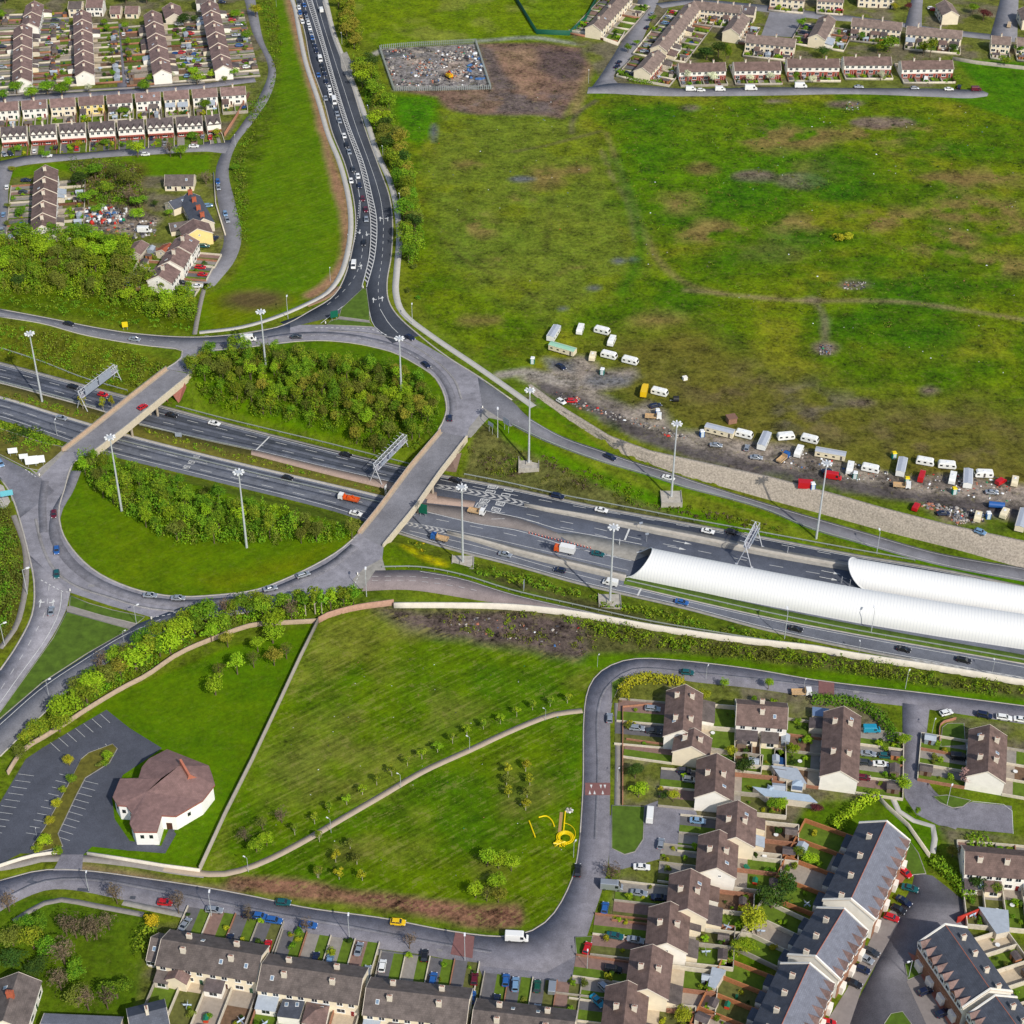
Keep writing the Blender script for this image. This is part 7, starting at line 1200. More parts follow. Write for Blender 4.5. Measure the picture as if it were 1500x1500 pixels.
for i, (q0, q1) in enumerate((((994, 93), (1062, 91)), ((1075, 91), (1143, 90)), ((1153, 86), (1229, 86)), ((1236, 83), (1305, 83)), ((1320, 89), (1395, 88)))): B = NB(q0, q1, 4, ['front terrace of four homes, nearest the far crossroads', 'front terrace of four homes behind white-blossomed trees', 'front terrace of four homes behind the big white van', 'front terrace of four homes with a drive beside it', 'front terrace of four homes with a pale yellow middle house, last before the field'][i], gd=((-1, 6.5, False), (1, 7, True)), lower=BR, wm=W1, rm=RB, chim='s', front=-1, wins=(-1,))
NB((1249, 26), (1322, 33), 5, 'cross terrace behind the two big round trees, western one', gd=((-1, 9, True),), chim='r'); NB((1329, 38), (1410, 45), 5, 'cross terrace behind the two big round trees, eastern one', gd=((-1, 9, True),), chim='r'); NB((1453, 52), (1481, 54), 2, 'plum-roofed white pair with a tin extension by the far field', gd=((-1, 8, True),), chim='s'); NB((1490, 55), (1530, 57), 3, 'dark plum-roofed houses at the far north-east edge', gd=((-1, 8, True),), chim='s')
NB((1384, 0), (1394, 16), 2, 'cream gabled house at the corner of the far side road', gd=(), chim=None); NB((1198, -10), (1236, -8), 3, 'white house row cut by the top of the view', gd=((-1, 6, False),), chim=None); NB((1130, -14), (1180, -10), 3, 'pale house row at the top edge beyond the parking court', gd=((-1, 6, False),), chim=None); NB((1258, -14), (1310, -12), 3, 'blue-grey-roofed house row at the top edge', gd=(), rm=RSL, chim=None); NB((1504, 8), (1512, 24), 1, 'house sliver at the north-east corner', gd=(), chim=None)
# lower estate
kl = dict(W=10.2, he=5.3, hr=8.4, rm=RB, wm=W1, skyl=.35)
def CP(dx): return dx
IROW = [((1004, 1003), (1000, 1069), 2, 0, 'corner house pair inside the golden hedge'), ((1017, 1067), (1013, 1093), 1, 0, 'single narrow house tucked below the corner pair'), ((1050, 1104), (1047, 1159), 2, 0, 'house pair beside the blue tin-roofed sheds'), ((1081, 1173), (1078, 1226), 2, 0, 'house pair projecting farthest towards the back gardens'), ((1054, 1216), (1050, 1271), 2, 0, 'house pair behind the white car on the small square'),
        ((1012, 1273), (1007, 1331), 2, 0, 'house pair above the orange-doored shed'), ((982, 1321), (977, 1381), 2, 0, 'house pair with four skylights in a line'), ((956, 1384), (948, 1448), 2, 0, 'house pair beside the cream courtyard'), ((920, 1437), (912, 1512), 2, 0, 'house pair cut by the bottom edge of the view')]
for i, (p0, p1, n, s, l) in enumerate(IROW):
    B = block(p0, p1, n=n, label='brown-roofed cream '+l, group='stepped house pairs of the lower estate', chim=None, **{**kl, 'wm': W2 if i % 2 else W1}); L = B['L']; rf = [c_ for c_ in B['root'].children if c_.name.startswith('roof')] if False else None
    r_ = [o for o in bpy.data.objects if o.parent == B['root'] and o.name.startswith('roof')][0]; sl = (8.4-5.3)/5.1
    for x in ((-L*.28, L*.22) if n == 2 and i < 1 else (0,)):
        for s_ in (1, -1): child('chimney', CM['r'], r_, (x, s_*2.2, 8.4-2.2*sl+.15), 0)
    fs = -1 if p1[1] > p0[1] else 1
    gardens(B, -1, 14 if i not in (2, 3, 4) else 10, LE, 'the playground pipes', back=False, h=.8, shedp=0, carp=.35, bushp=.9, kinds=['grass', 'tar'], endwall=False); gardens(B, 1, 15 if i < 3 else 12, LE, 'the playground pipes', back=True, ext=.55, shedp=.7, bushp=1.5, clutter=1.6)
B = block((1080, 1031), (1154, 1037), n=2, label='brown-roofed cream house pair with a rear wing, south of the loop road', chim=None, group='houses of the lower estate', wins=(-1, 1), front=1, **kl); r_ = [o for o in bpy.data.objects if o.parent == B['root'] and o.name.startswith('roof')][0]
for y in (2.0, -2.0): child('chimney', CM['r'], r_, (0, y, 8.4-2*.6+.15), math.pi/2)
gardens(B, -1, 12, LE, 'the playground pipes', ext=.8, shedp=.6, bushp=1.4, clutter=1.5); gardens(B, 1, 5, LE, 'the playground pipes', back=False, h=.7, shedp=0)
for (p0, p1, n, l) in (((1236, 1035), (1231, 1129), 4, 'long brown-roofed terrace beside the turquoise van'), ((1450, 1062), (1447, 1130), 3, 'brown-roofed terrace by the pink-blossomed tree')):
    B = block(p0, p1, n=n, label=l, chim=None, group='houses of the lower estate', **kl); r_ = [o for o in bpy.data.objects if o.parent == B['root'] and o.name.startswith('roof')][0]; L = B['L']
    for x in ((-L*.27, L*.2) if n == 4 else (-L*.22, L*.2)):
        for s_ in (1, -1): child('chimney', CM['r'], r_, (x, s_*2.2, 8.4-2.2*.6+.15))
    gardens(B, 1, 13, LE, 'the playground pipes', back=n == 3 or False, h=1.0, shedp=.3, bushp=.8); gardens(B, -1, 13, LE, 'the playground pipes', back=n != 3, ext=.3, shedp=.6, bushp=1.2, clutter=1.4, h=1.1)
B = block((1414, 1247), (1530, 1257), n=4, label='brown-roofed terrace with glazed conservatories behind the clipped hedges', chim=None, group='houses of the lower estate', wins=(-1, 1), **{**kl, 'W': 9.5}); r_ = [o for o in bpy.data.objects if o.parent == B['root'] and o.name.startswith('roof')][0]
for x in (-6.5, 0.5): child('chimney', CM['r'], r_, (x, -2, 8.4-2*.62), math.pi/2)
gardens(B, -1, 14, LE, 'the cul-de-sac end', ext=.9, bushp=2, clutter=1.5); gardens(B, 1, 6, LE, 'the cul-de-sac end', back=False, h=.9, shedp=0)
# long terrace along the bottom
for i, (p0, p1) in enumerate((((237, 1376), (383, 1400)), ((384, 1412), (531, 1433)), ((537, 1447), (687, 1464)), ((694, 1479), (842, 1497)))):
    B = block(p0, p1, n=4, W=10.8, he=5.3, hr=8.3, rm=RG, wm=W2, label=['long brown-roofed terrace nearest the yellow tree', 'long brown-roofed terrace with two dark-roofed rear extensions', 'long brown-roofed terrace third along from the yellow tree', 'brown-roofed terrace cut by the bottom edge beside the brick drive'][i], group='terraces along the bottom road', chim=None, wins=(-1, 1), skyl=.3); r_ = [o for o in bpy.data.objects if o.parent == B['root'] and o.name.startswith('roof')][0]; L = B['L']; sl = 3/5.4
    for x in (-L*.26, L*.22):
        for y in (2.6, -2.0): child('chimney', CM['r'], r_, (x, y, 8.3-abs(y)*sl+.15), math.pi/2)
    gardens(B, 1, 12, BT, 'the church', back=False, h=.8, shedp=0, carp=.7, bushp=.8, endwall=False); gardens(B, -1, 16, BT, 'the church', ext=.6, shedp=.4, bushp=1.6, clutter=1.6, h=1.4)
block((222, 1373), (237, 1376), n=1, W=8.2, he=3.2, hr=6.6, rm=RG, wm=W2, label='low side wing at the west end of the long terrace', chim=None, wins=(-1,), name='house_wing', cat='house wing'); block((27, 1425), (4, 1495), n=2, W=10, he=4, hr=7, rm=RG, wm=W1, label='grey-roofed house with a brick chimney in the bottom west corner', chim='b', name='house'); block((188, 1490), (243, 1476), n=1, W=9.5, he=4.6, hr=7.6, rm=RSL, wm=W4, label='dark slate-roofed house partly cut by the bottom edge, below the terrace', chim='r', name='house')
block((60, 1499), (175, 1504), n=1, W=6, he=2.6, hr=3.2, rm=RSG, wm=W4, label='long flat-roofed garage at the bottom edge behind the bare trees', chim=None, wins=(), name='garage', cat='garage')
# rear extensions seen clearly on the long terrace
block((268, 1408), (256, 1432), n=1, W=5.2, he=3.4, hr=5.0, rm=RB2, wm=W2, label='two-storey brown-roofed rear wing of the first long terrace', chim=None, wins=(), name='rear_wing', cat='house wing', barge=False)
for (q, m_, l) in (([(415, 1464), (446, 1467), (438, 1492), (406, 1488)], RSL, 'flat dark roofed rear extension with skylights'), ([(450, 1468), (482, 1474), (476, 1502), (442, 1498)], RB2, 'hipped plum-roofed rear extension')):
    p = PL(q, 3.2); o0 = p.mean(0)*[1, 1, 0]; r = thing('rear_extension', o0, 0, l+' behind the second long terrace', 'extension'); mb = MB(); mb.prism([(v[0]-o0[0], v[1]-o0[1]) for v in p], -.2, 3.0); mb.obj('wall', W1, r); m2 = MB(); c_ = (p-o0).mean(0); m2.prism([((v[0]-o0[0])*1.04, (v[1]-o0[1])*1.04) for v in p], 3.0, 3.25); 
    if m_ is RB2: m2.add([((v[0]-o0[0])*1.04, (v[1]-o0[1])*1.04, 3.25) for v in p]+[(0, 0, 4.8)], [(0, 1, 4), (1, 2, 4), (2, 3, 4), (3, 0, 4)])
    rr = m2.obj('roof', m_, r); child('skylight', SKM, rr, (-1.2, 1.2, 3.3 if m_ is RSL else 3.7)); child('skylight', SKM, rr, (1.4, 1.2, 3.3 if m_ is RSL else 3.7))
# blue-roofed townhouses
def town(p0, p1, n, l, front, z_=0):
    B = block(p0, p1, n=n, W=13.5, he=7.6, hr=11.6, rm=RSL, wm=W1, label=l, chim=None, wins=(front, -front), front=front, name='townhouse_row', cat='townhouse row', skyl=0); L = B['L']; hw = 6.75; sl = 4/6.75; root = B['root']; uw = L/n
    r_ = [o for o in bpy.data.objects if o.parent == root and o.name.startswith('roof')][0]
    me_ = r_.data; me_.materials.append(RSG)
    for pl in me_.polygons:
        if pl.normal.z > .3 and pl.normal.y*front > 0: pl.material_index = 1  # front slope takes a paler slate: the sunlit side is painted into the colour
    mb = MB(); mb.bar((-L/2-.1, 0, 11.75), (L/2+.1, 0, 11.72), .1, 5); mb.obj('ridge_tiles', CT, r_)
    mb = MB(); mb.box(-L/2, L/2, min(front*hw, front*(hw+.14)), max(front*hw, front*(hw+.14)), -.2, 5.0); mb.obj('brick_base', BRN, root)
    for i in range(n):
        x = -L/2+uw*(i+.5); child('chimney', CM['r'], r_, (x+uw*.4, -front*2.6, 11.6-2.6*sl+.15))
        for dx in (-uw*.28, uw*.22):
            yf = front*(hw+.35); yb = front*(hw-2.6); xx = x+dx; mb = MB(); mb.add([(xx-1.1, yf, 6.2), (xx+1.1, yf, 6.2), (xx+1.1, yf, 7.9), (xx, yf, 9.1), (xx-1.1, yf, 7.9), (xx-1.1, front*hw, 6.2), (xx+1.1, front*hw, 6.2), (xx+1.1, front*hw*.95, 7.9), (xx-1.1, front*hw*.95, 7.9)], [(0, 1, 2, 3, 4), (0, 4, 8, 5), (1, 6, 7, 2)]); mb.obj('gablet', [W1, BRN][i % 2] if dx < 0 else W1, root)
            mb = MB(); mb.add([(xx-1.3, yf+front*.15, 7.75), (xx, yf+front*.15, 9.3), (xx, front*(hw-3.4), 9.3), (xx-1.3, front*(hw-.9), 7.75), (xx+1.3, yf+front*.15, 7.75), (xx+1.3, front*(hw-.9), 7.75)], [(0, 1, 2, 3), (1, 4, 5, 2)]); mb.obj('gablet_roof', RB2, root); child('window', WM, root, (xx, yf+front*.02, 6.5), 0 if front < 0 else math.pi)
        mb = MB(); bx = x; mb.box(bx-1.2, bx+1.2, min(front*hw, front*(hw+1.1)), max(front*hw, front*(hw+1.1)), -.1, 2.6); mb.obj('bay', W1, root)
        w_ = uw*.6; mb = MB(); ys_ = sorted((-front*hw, -front*(hw+2.8))); mb.box(x-w_/2, x+w_/2, ys_[0], ys_[1], -.1, 2.8); ex = mb.obj('rear_extension', W1, root); mb = MB(); mb.box(x-w_/2-.15, x+w_/2+.15, ys_[0]-.1, ys_[1]+.1, 2.8, 3.0); mb.obj('roof', RSL, ex)
    for x in (-L/2+.18, L/2-.18):
        mb = MB()
        for s_ in (1, -1): mb.add([(x-.2, 0, 12.1), (x+.2, 0, 12.1), (x+.2, s_*(hw+.4), 7.9), (x-.2, s_*(hw+.4), 7.9), (x-.2, 0, 11.2), (x+.2, 0, 11.2), (x+.2, s_*(hw+.4), 7.0), (x-.2, s_*(hw+.4), 7.0)], [(0, 1, 2, 3), (0, 3, 7, 4), (1, 5, 6, 2), (3, 2, 6, 7), (4, 7, 6, 5)])
        mb.obj('parapet', W1, root)
    return B
T1 = town((1299, 1203), (1246, 1318), 4, 'uppermost blue-slate townhouse row with white and brick gablets', 1); T2 = town((1237, 1331), (1194, 1402), 3, 'middle blue-slate townhouse row behind the timber fences', 1); T3 = town((1186, 1411), (1140, 1512), 4, 'lowest blue-slate townhouse row, cut by the bottom edge', 1)
T4 = town((1384, 1354), (1451, 1450), 4, 'blue-slate townhouse row facing the crescent beside the red-walled yard', -1); T5 = town((1457, 1458), (1520, 1545), 4, 'blue-slate townhouse row in the bottom east corner', -1)
for B_ in (T1, T2, T3): gardens(B_, -1, 15, TH, 'the blue townhouses', wallm=WOODF if B_ is not T2 else None, fence=B_ is not T2, wname='garden_fence' if B_ is not T2 else 'garden_wall', h=1.7, shedp=.3, bushp=.7, kinds=['grass', 'grass', 'grass', 'dry', 'pave'])
for B_ in (T4, T5): gardens(B_, 1, 13, 'east of the crescent', 'the blue townhouses', wallm=GW[0], h=1.8, shedp=.2, bushp=.8, kinds=['grass', 'slab', 'grass', 'grass'])
REDW = mat('red_wall', S(176, 52, 40), .8, .08, 1)
wall('garden_wall', [(1401, 1352), (1437, 1338)], .3, 2.4, REDW, 'red-painted yard wall on the north side of the crescent townhouses'); wall('garden_wall', [(1437, 1338), (1466, 1372)], .3, 2.2, mat('dark_red_wall', S(120, 36, 34), .8, .1, 1), 'darker red yard wall running down beside the tin roof')
def tin(q, z, m, l, nm='tin_roofed_store', cat='store'):
    p = PL(q, z); o0 = p.mean(0)*[1, 1, 0]; r = thing(nm, o0, 0, l, cat); mb = MB(); c_ = [(v[0]-o0[0], v[1]-o0[1]) for v in p]; mb.prism([(a*.97, b_*.97) for a, b_ in c_], -.2, z-.12); mb.obj('wall', W4, r); m2 = MB(); m2.prism(c_, z-.12, z); m2.obj('roof', m, r)
TIN_ = MATS['tin_roof']; tin([(1433, 1328), (1477, 1333), (1479, 1364), (1460, 1368)], 2.6, TIN_, 'large pale tin-roofed store beside the red-walled yard'); tin([(1130, 1121), (1168, 1125), (1182, 1148), (1142, 1138)], 2.6, TIN_, 'blue-grey corrugated roof over the sheds behind the long gardens'); tin([(1102, 1152), (1185, 1164), (1198, 1176), (1120, 1166)], 2.6, mat('glass_roof', S(170, 186, 200), .3, .08, 1), 'long pale blue lean-to roof between the back gardens'); tin([(1041+2, 1416), (1064, 1421), (1048, 1448), (1037, 1444)], 2.5, TIN_, 'tall pale tin roof at the end of the cream courtyard'); tin([(1190, 1035), (1215, 1038), (1212, 1050), (1190, 1048)], 2.4, mat('conservatory_glass', S(110, 130, 160), .2, spec=.7), 'glazed blue lean-to beside the turquoise van terrace')
def conserv(q, z, l):
    p = PL(q, z); o0 = p.mean(0)*[1, 1, 0]; r = thing('conservatory', o0, 0, l, 'conservatory'); c_ = [(v[0]-o0[0], v[1]-o0[1]) for v in p]; mb = MB(); mb.prism(c_, -.1, .6); mb.obj('base', W1, r); mb = MB(); mb.prism([(a*.97, b_*.97) for a, b_ in c_], .6, 2.3); mb.obj('glazing', MATS['conservatory_glass'], r); mb = MB(); n_ = len(c_); mb.add([(a*1.03, b_*1.03, 2.3) for a, b_ in c_]+[(0, 0, 3.0)], [(i, (i+1) % n_, n_) for i in range(n_)]); mb.obj('roof', MATS['glass_roof'], r)
    mb = MB(); [mb.bar((a, b_, 0), (a, b_, 2.35), .08, 4) for a, b_ in c_]; mb.obj('frame', FR, r)
conserv([(1418, 1283), (1444, 1285), (1444, 1297), (1418, 1295)], 2.4, 'white-framed conservatory behind the small terrace, the larger'); conserv([(1162, 1140), (1178, 1142), (1176, 1152), (1160, 1150)], 2.4, 'white-framed conservatory between the tin roofs'); conserv([(1125, 1262-112), (1134, 1153), (1130, 1164), (1122, 1160)], 2.2, 'small glazed porch in the back gardens')
for k_, mb in PATCH.items(): struct(mb.obj({'grass': 'lawn', 'dry': 'rough_lawn', 'conc': 'driveway', 'tar': 'driveway', 'brick': 'driveway', 'earth': 'garden_soil', 'pave': 'patio', 'slab': 'patio'}[k_], GM[k_]))
for i, (x0, y0, x1, y1) in enumerate(((1240, 1195, 1200, 1240), )): pass
wall('garden_wall', [(1283, 1167), (1300, 1185), (1330, 1212), (1361, 1256)], .3, 1.6, GW[0], 'pale boundary wall running down to the end of the townhouse row'); wall('garden_wall', [(955, 1033), (912, 1037), (912, 1180)], .25, .9, GW[2], 'low brick wall along the front gardens of the estate loop road'); wall('garden_wall', [(1376, 1090), (1378, 1062), (1400, 1054)], .25, 1.0, GW[2], 'curved low brick wall round the lawn at the side road', smooth=True)
wall('garden_wall', [(833, 48), (865, 52), (905, 67), (915, 50)], .3, 1.8, GW[0], 'pale perimeter wall of the terrace beside the green hoarding'); wall('garden_wall', [(329, 200), (345, 175), (365, 140)], .3, 1.8, GW[2], 'brown boundary wall at the east end of the cross rows'); wall('garden_wall', [(1395, 88), (1430, 94), (1500, 102), (1560, 108)], .3, 1.8, GW[1], 'grey boundary wall between the far field and the gardens'); wall('garden_wall', [(313, 255), (316, 300), (330, 345)], .4, 1.0, GW[0], 'pale wall along the lane in front of the cottages')
# ------------------------------------------------------------------ vehicles
def paintm(name, c, metal=.0): return mat('car_'+name, c, .35, metal=metal, coat=.4, spec=.5)
CP_ = {'white': paintm('white', S(232, 232, 228)), 'silver': paintm('silver', S(172, 178, 184), .5), 'blue': paintm('blue', S(40, 92, 158)), 'navy': paintm('navy', S(24, 34, 62)), 'black': paintm('black', (.012, .012, .015)), 'dark grey': paintm('dark_grey', S(52, 56, 62)), 'red': paintm('red', S(188, 22, 30)), 'maroon': paintm('maroon', S(96, 20, 38)), 'teal': paintm('teal', S(20, 84, 88)),
       'light blue': paintm('light_blue', S(116, 150, 182)), 'yellow': paintm('yellow', S(232, 190, 20)), 'beige': paintm('beige', S(196, 172, 138)), 'green': paintm('green', S(20, 78, 60)), 'turquoise': paintm('turquoise', S(30, 140, 170)), 'orange': paintm('orange', S(216, 90, 30)), 'cream': paintm('cream', S(228, 218, 190))}
TYRE = mat('tyre', (.015, .015, .016), .9); RIM = mat('wheel_rim', S(160, 162, 166), .3, metal=.8); GLS = mat('car_glass', (.012, .016, .022), .06, spec=.9); HL_ = mat('headlight_glass', S(230, 232, 236), .15); TLm = mat('tail_light', S(170, 20, 20), .3)
def loft(mb, secs, mi=0):
    """secs: list of cross-sections (x, [(y, z)...]) along the car"""
    n = len(secs[0][1]); vs = [(x, y, z) for x, s in secs for y, z in s]; fs = [(i*n+k, i*n+(k+1) % n, (i+1)*n+(k+1) % n, (i+1)*n+k) for i in range(len(secs)-1) for k in range(n)]; fs += [tuple(range(n-1, -1, -1)), tuple((len(secs)-1)*n+k for k in range(n))]; mb.add(vs, fs, mi)
def sec(w_, z0, z1, t=.88): return [(-w_*.94, z0), (w_*.94, z0), (w_, z0+(z1-z0)*.35), (w_*.97, z0+(z1-z0)*.75), (w_*t, z1), (-w_*t, z1), (-w_*.97, z0+(z1-z0)*.75), (-w_, z0+(z1-z0)*.35)]
def wheels(root, xs_, y, r=.33, w_=.22):
    for x in xs_:
        for s_ in (1, -1):
            mb = MB(); mb.bar((x, s_*(y-w_), r), (x, s_*y, r), r, 14); wh = mb.obj('wheel', TYRE, root); mb = MB(); mb.bar((x, s_*(y-.02), r), (x, s_*(y+.02), r), r*.58, 8); mb.obj('rim', RIM, wh)
def car_proto(kind):
    r = bpy.data.objects.new('car', None); col.objects.link(r); mb = MB(); g = MB(); w_ = .9
    prof = {'hatch': (4.0, [(-2.0, .55, .95), (-1.85, .35, 1.0), (-1.2, .3, 1.02), (.6, .3, .98), (1.3, .3, .92), (1.85, .35, .8), (2.0, .5, .66)], (-1.95, -1.45, .35, 1.05, 1.48)),
            'saloon': (4.5, [(-2.25, .5, .92), (-2.1, .35, 1.0), (-1.3, .3, 1.0), (.7, .3, .96), (1.5, .3, .9), (2.1, .35, .76), (2.25, .5, .62)], (-1.65, -.95, .3, 1.15, 1.42)),
            'suv': (4.6, [(-2.3, .6, 1.1), (-2.15, .42, 1.15), (-1.3, .4, 1.16), (.8, .4, 1.12), (1.6, .4, 1.06), (2.15, .42, .95), (2.3, .6, .8)], (-2.2, -1.9, .55, 1.2, 1.78)),
            'estate': (4.6, [(-2.3, .5, .95), (-2.15, .35, 1.0), (-1.3, .3, 1.0), (.8, .3, .96), (1.55, .3, .9), (2.15, .35, .76), (2.3, .5, .62)], (-2.2, -1.75, .45, 1.2, 1.46))}[kind]
    loft(mb, [(x, sec(w_*(.86 if abs(x) > prof[0]/2-.1 else 1), a, b)) for x, a, b in prof[1]]); x0, x1, x2, x3, zt_ = prof[2]; zb = .96 if kind != 'suv' else 1.1
    gl = lambda k: [(-w_*.93*k, zb-.05), (w_*.93*k, zb-.05), (w_*.78*k, zt_-.03), (-w_*.78*k, zt_-.03)]
    g.add([(x0, -w_*.9, zb-.06), (x0, w_*.9, zb-.06), (x3, w_*.9, zb-.08), (x3, -w_*.9, zb-.08), (x1, -w_*.76, zt_-.03), (x1, w_*.76, zt_-.03), (x2, w_*.76, zt_-.03), (x2, -w_*.76, zt_-.03)], [(0, 4, 5, 1), (1, 5, 6, 2), (2, 6, 7, 3), (3, 7, 4, 0)])
    mb.add([(x1-.03, -w_*.77, zt_-.05), (x1-.03, w_*.77, zt_-.05), (x2+.03, w_*.77, zt_-.05), (x2+.03, -w_*.77, zt_-.05), (x1+.08, -w_*.7, zt_+.02), (x1+.08, w_*.7, zt_+.02), (x2-.08, w_*.7, zt_+.02), (x2-.08, -w_*.7, zt_+.02)], [(4, 7, 6, 5), (0, 1, 5, 4), (1, 2, 6, 5), (2, 3, 7, 6), (3, 0, 4, 7)])
    xm = (x1+x2)/2
    for s_ in (1, -1): mb.bar((xm, s_*w_*.92, zb-.05), (xm, s_*w_*.775, zt_-.03), .045, 4); mb.bar((x0, s_*w_*.905, zb-.05), (x1, s_*w_*.765, zt_-.02), .05, 4); mb.bar((x3, s_*w_*.905, zb-.07), (x2, s_*w_*.765, zt_-.02), .05, 4); mb.box(x3-.35, x3-.1, min(s_*.9, s_*1.05), max(s_*.9, s_*1.05), .95, 1.08)
    b = mb.obj('body', CP_['white'], r, False); g.obj('glass', GLS, r); Lh = prof[0]/2
    for s_ in (1, -1): m = MB(); m.box(Lh-.16, Lh+.01, s_*.66-.18, s_*.66+.18, .58, .74); m.obj('headlight', HL_, r); m = MB(); m.box(-Lh-.01, -Lh+.12, s_*.7-.13, s_*.7+.13, .66, .86); m.obj('tail_light', TLm, r)
    wheels(r, (-Lh*.6, Lh*.62), .9); freeze(r); return r
def van_proto(L_, h_, nm='van', cab=1.6, win=False):
    r = bpy.data.objects.new(nm, None); col.objects.link(r); mb = MB(); w_ = .98; h = L_/2; xf = h-cab
    S_ = lambda a, b, k=1: [(-w_*k, a), (w_*k, a), (w_*k, b*.72), (w_*k*.95, b*.96), (w_*k*.88, b), (-w_*k*.88, b), (-w_*k*.95, b*.96), (-w_*k, b*.72)]
    loft(mb, [(-h, S_(.5, h_-.08, .97)), (-h+.1, S_(.4, h_)), (xf, S_(.4, h_)), (xf+.35, S_(.4, h_-.12)), (xf+1.0, S_(.4, 1.25, .97)), (h-.05, S_(.42, .98, .93)), (h, S_(.5, .85, .88))]); mb.obj('body', CP_['white'], r)
    g = MB(); g.add([(xf+.40, -w_*.8, h_-.2), (xf+.40, w_*.8, h_-.2), (xf+1.02, w_*.88, 1.28), (xf+1.02, -w_*.88, 1.28)], [(0, 1, 2, 3)]); g.v = [(x+.03, y, z+.04) for x, y, z in g.v]; g.obj('windscreen', GLS, r)
    for s_ in (1, -1): m = MB(); m.box(xf-.5, xf+.35, min(s_*w_, s_*(w_+.015)), max(s_*w_, s_*(w_+.015)), 1.2, h_-.45); m.obj('side_window', GLS, r); m = MB(); m.box(h-.14, h+.01, s_*.72-.16, s_*.72+.16, .62, .84); m.obj('headlight', HL_, r)
    wheels(r, (-h*.62, h*.6), w_, .35); freeze(r); return r
def truck_proto(L_, bed):
    """cab + bed: 'flat', 'box' or 'tipper'"""
    r = bpy.data.objects.new('truck', None); col.objects.link(r); h = L_/2; mb = MB(); mb.box(h-1.8, h, -1.05, 1.05, .55, 2.3, tx=.12, ty=.08); mb.obj('cab', CP_['white'], r); g = MB(); g.box(h-.12, h+.02, -.9, .9, 1.45, 2.1); g.obj('windscreen', GLS, r); m = MB(); m.box(-h, h-1.9, -.5, .5, .55, .8); m.obj('chassis', TYRE, r)
    m = MB()
    if bed == 'box': m.box(-h, h-1.95, -1.15, 1.15, .85, 3.1); m.obj('box_body', CP_['white'], r)
    else:
        m.box(-h, h-1.95, -1.1, 1.1, .82, .95); m.box(-h, h-1.95, -1.1, -1.03, .95, 1.4); m.box(-h, h-1.95, 1.03, 1.1, .95, 1.4); m.box(-h, -h+.07, -1.03, 1.03, .95, 1.4); m.box(h-2.05, h-1.95, -1.05, 1.05, .95, 2.2); m.obj('bed', mat('bed_timber', S(190, 160, 120), .8, .2, 2) if bed == 'flat' else CP_['orange'], r)
        if bed == 'tipper': m = MB(); m.box(-.8, .6, -.7, .7, .96, 1.9, tx=.2, ty=.1); m.bar((0, 0, 1.8), (-1.6, 0, 2.6), .14, 6); m.bar((-1.6, 0, 2.6), (-2.6, 0, 1.5), .12, 6); m.obj('load', CP_['orange'], r)
    for s_ in (1, -1): m = MB(); m.box(h-.1, h+.02, s_*.8-.15, s_*.8+.15, .75, .95); m.obj('headlight', HL_, r)
    wheels(r, (-h*.6, h-.95), 1.05, .42, .28); freeze(r); return r
VP = {k: car_proto(k) for k in ('hatch', 'saloon', 'suv', 'estate')}; VP['van'] = van_proto(5.0, 2.2); VP['bigvan'] = van_proto(6.0, 2.6); VP['minivan'] = van_proto(4.5, 1.9, cab=1.5); VP['flat'] = truck_proto(6.0, 'flat'); VP['box'] = truck_proto(7.0, 'box'); VP['tow'] = truck_proto(7.5, 'tipper')
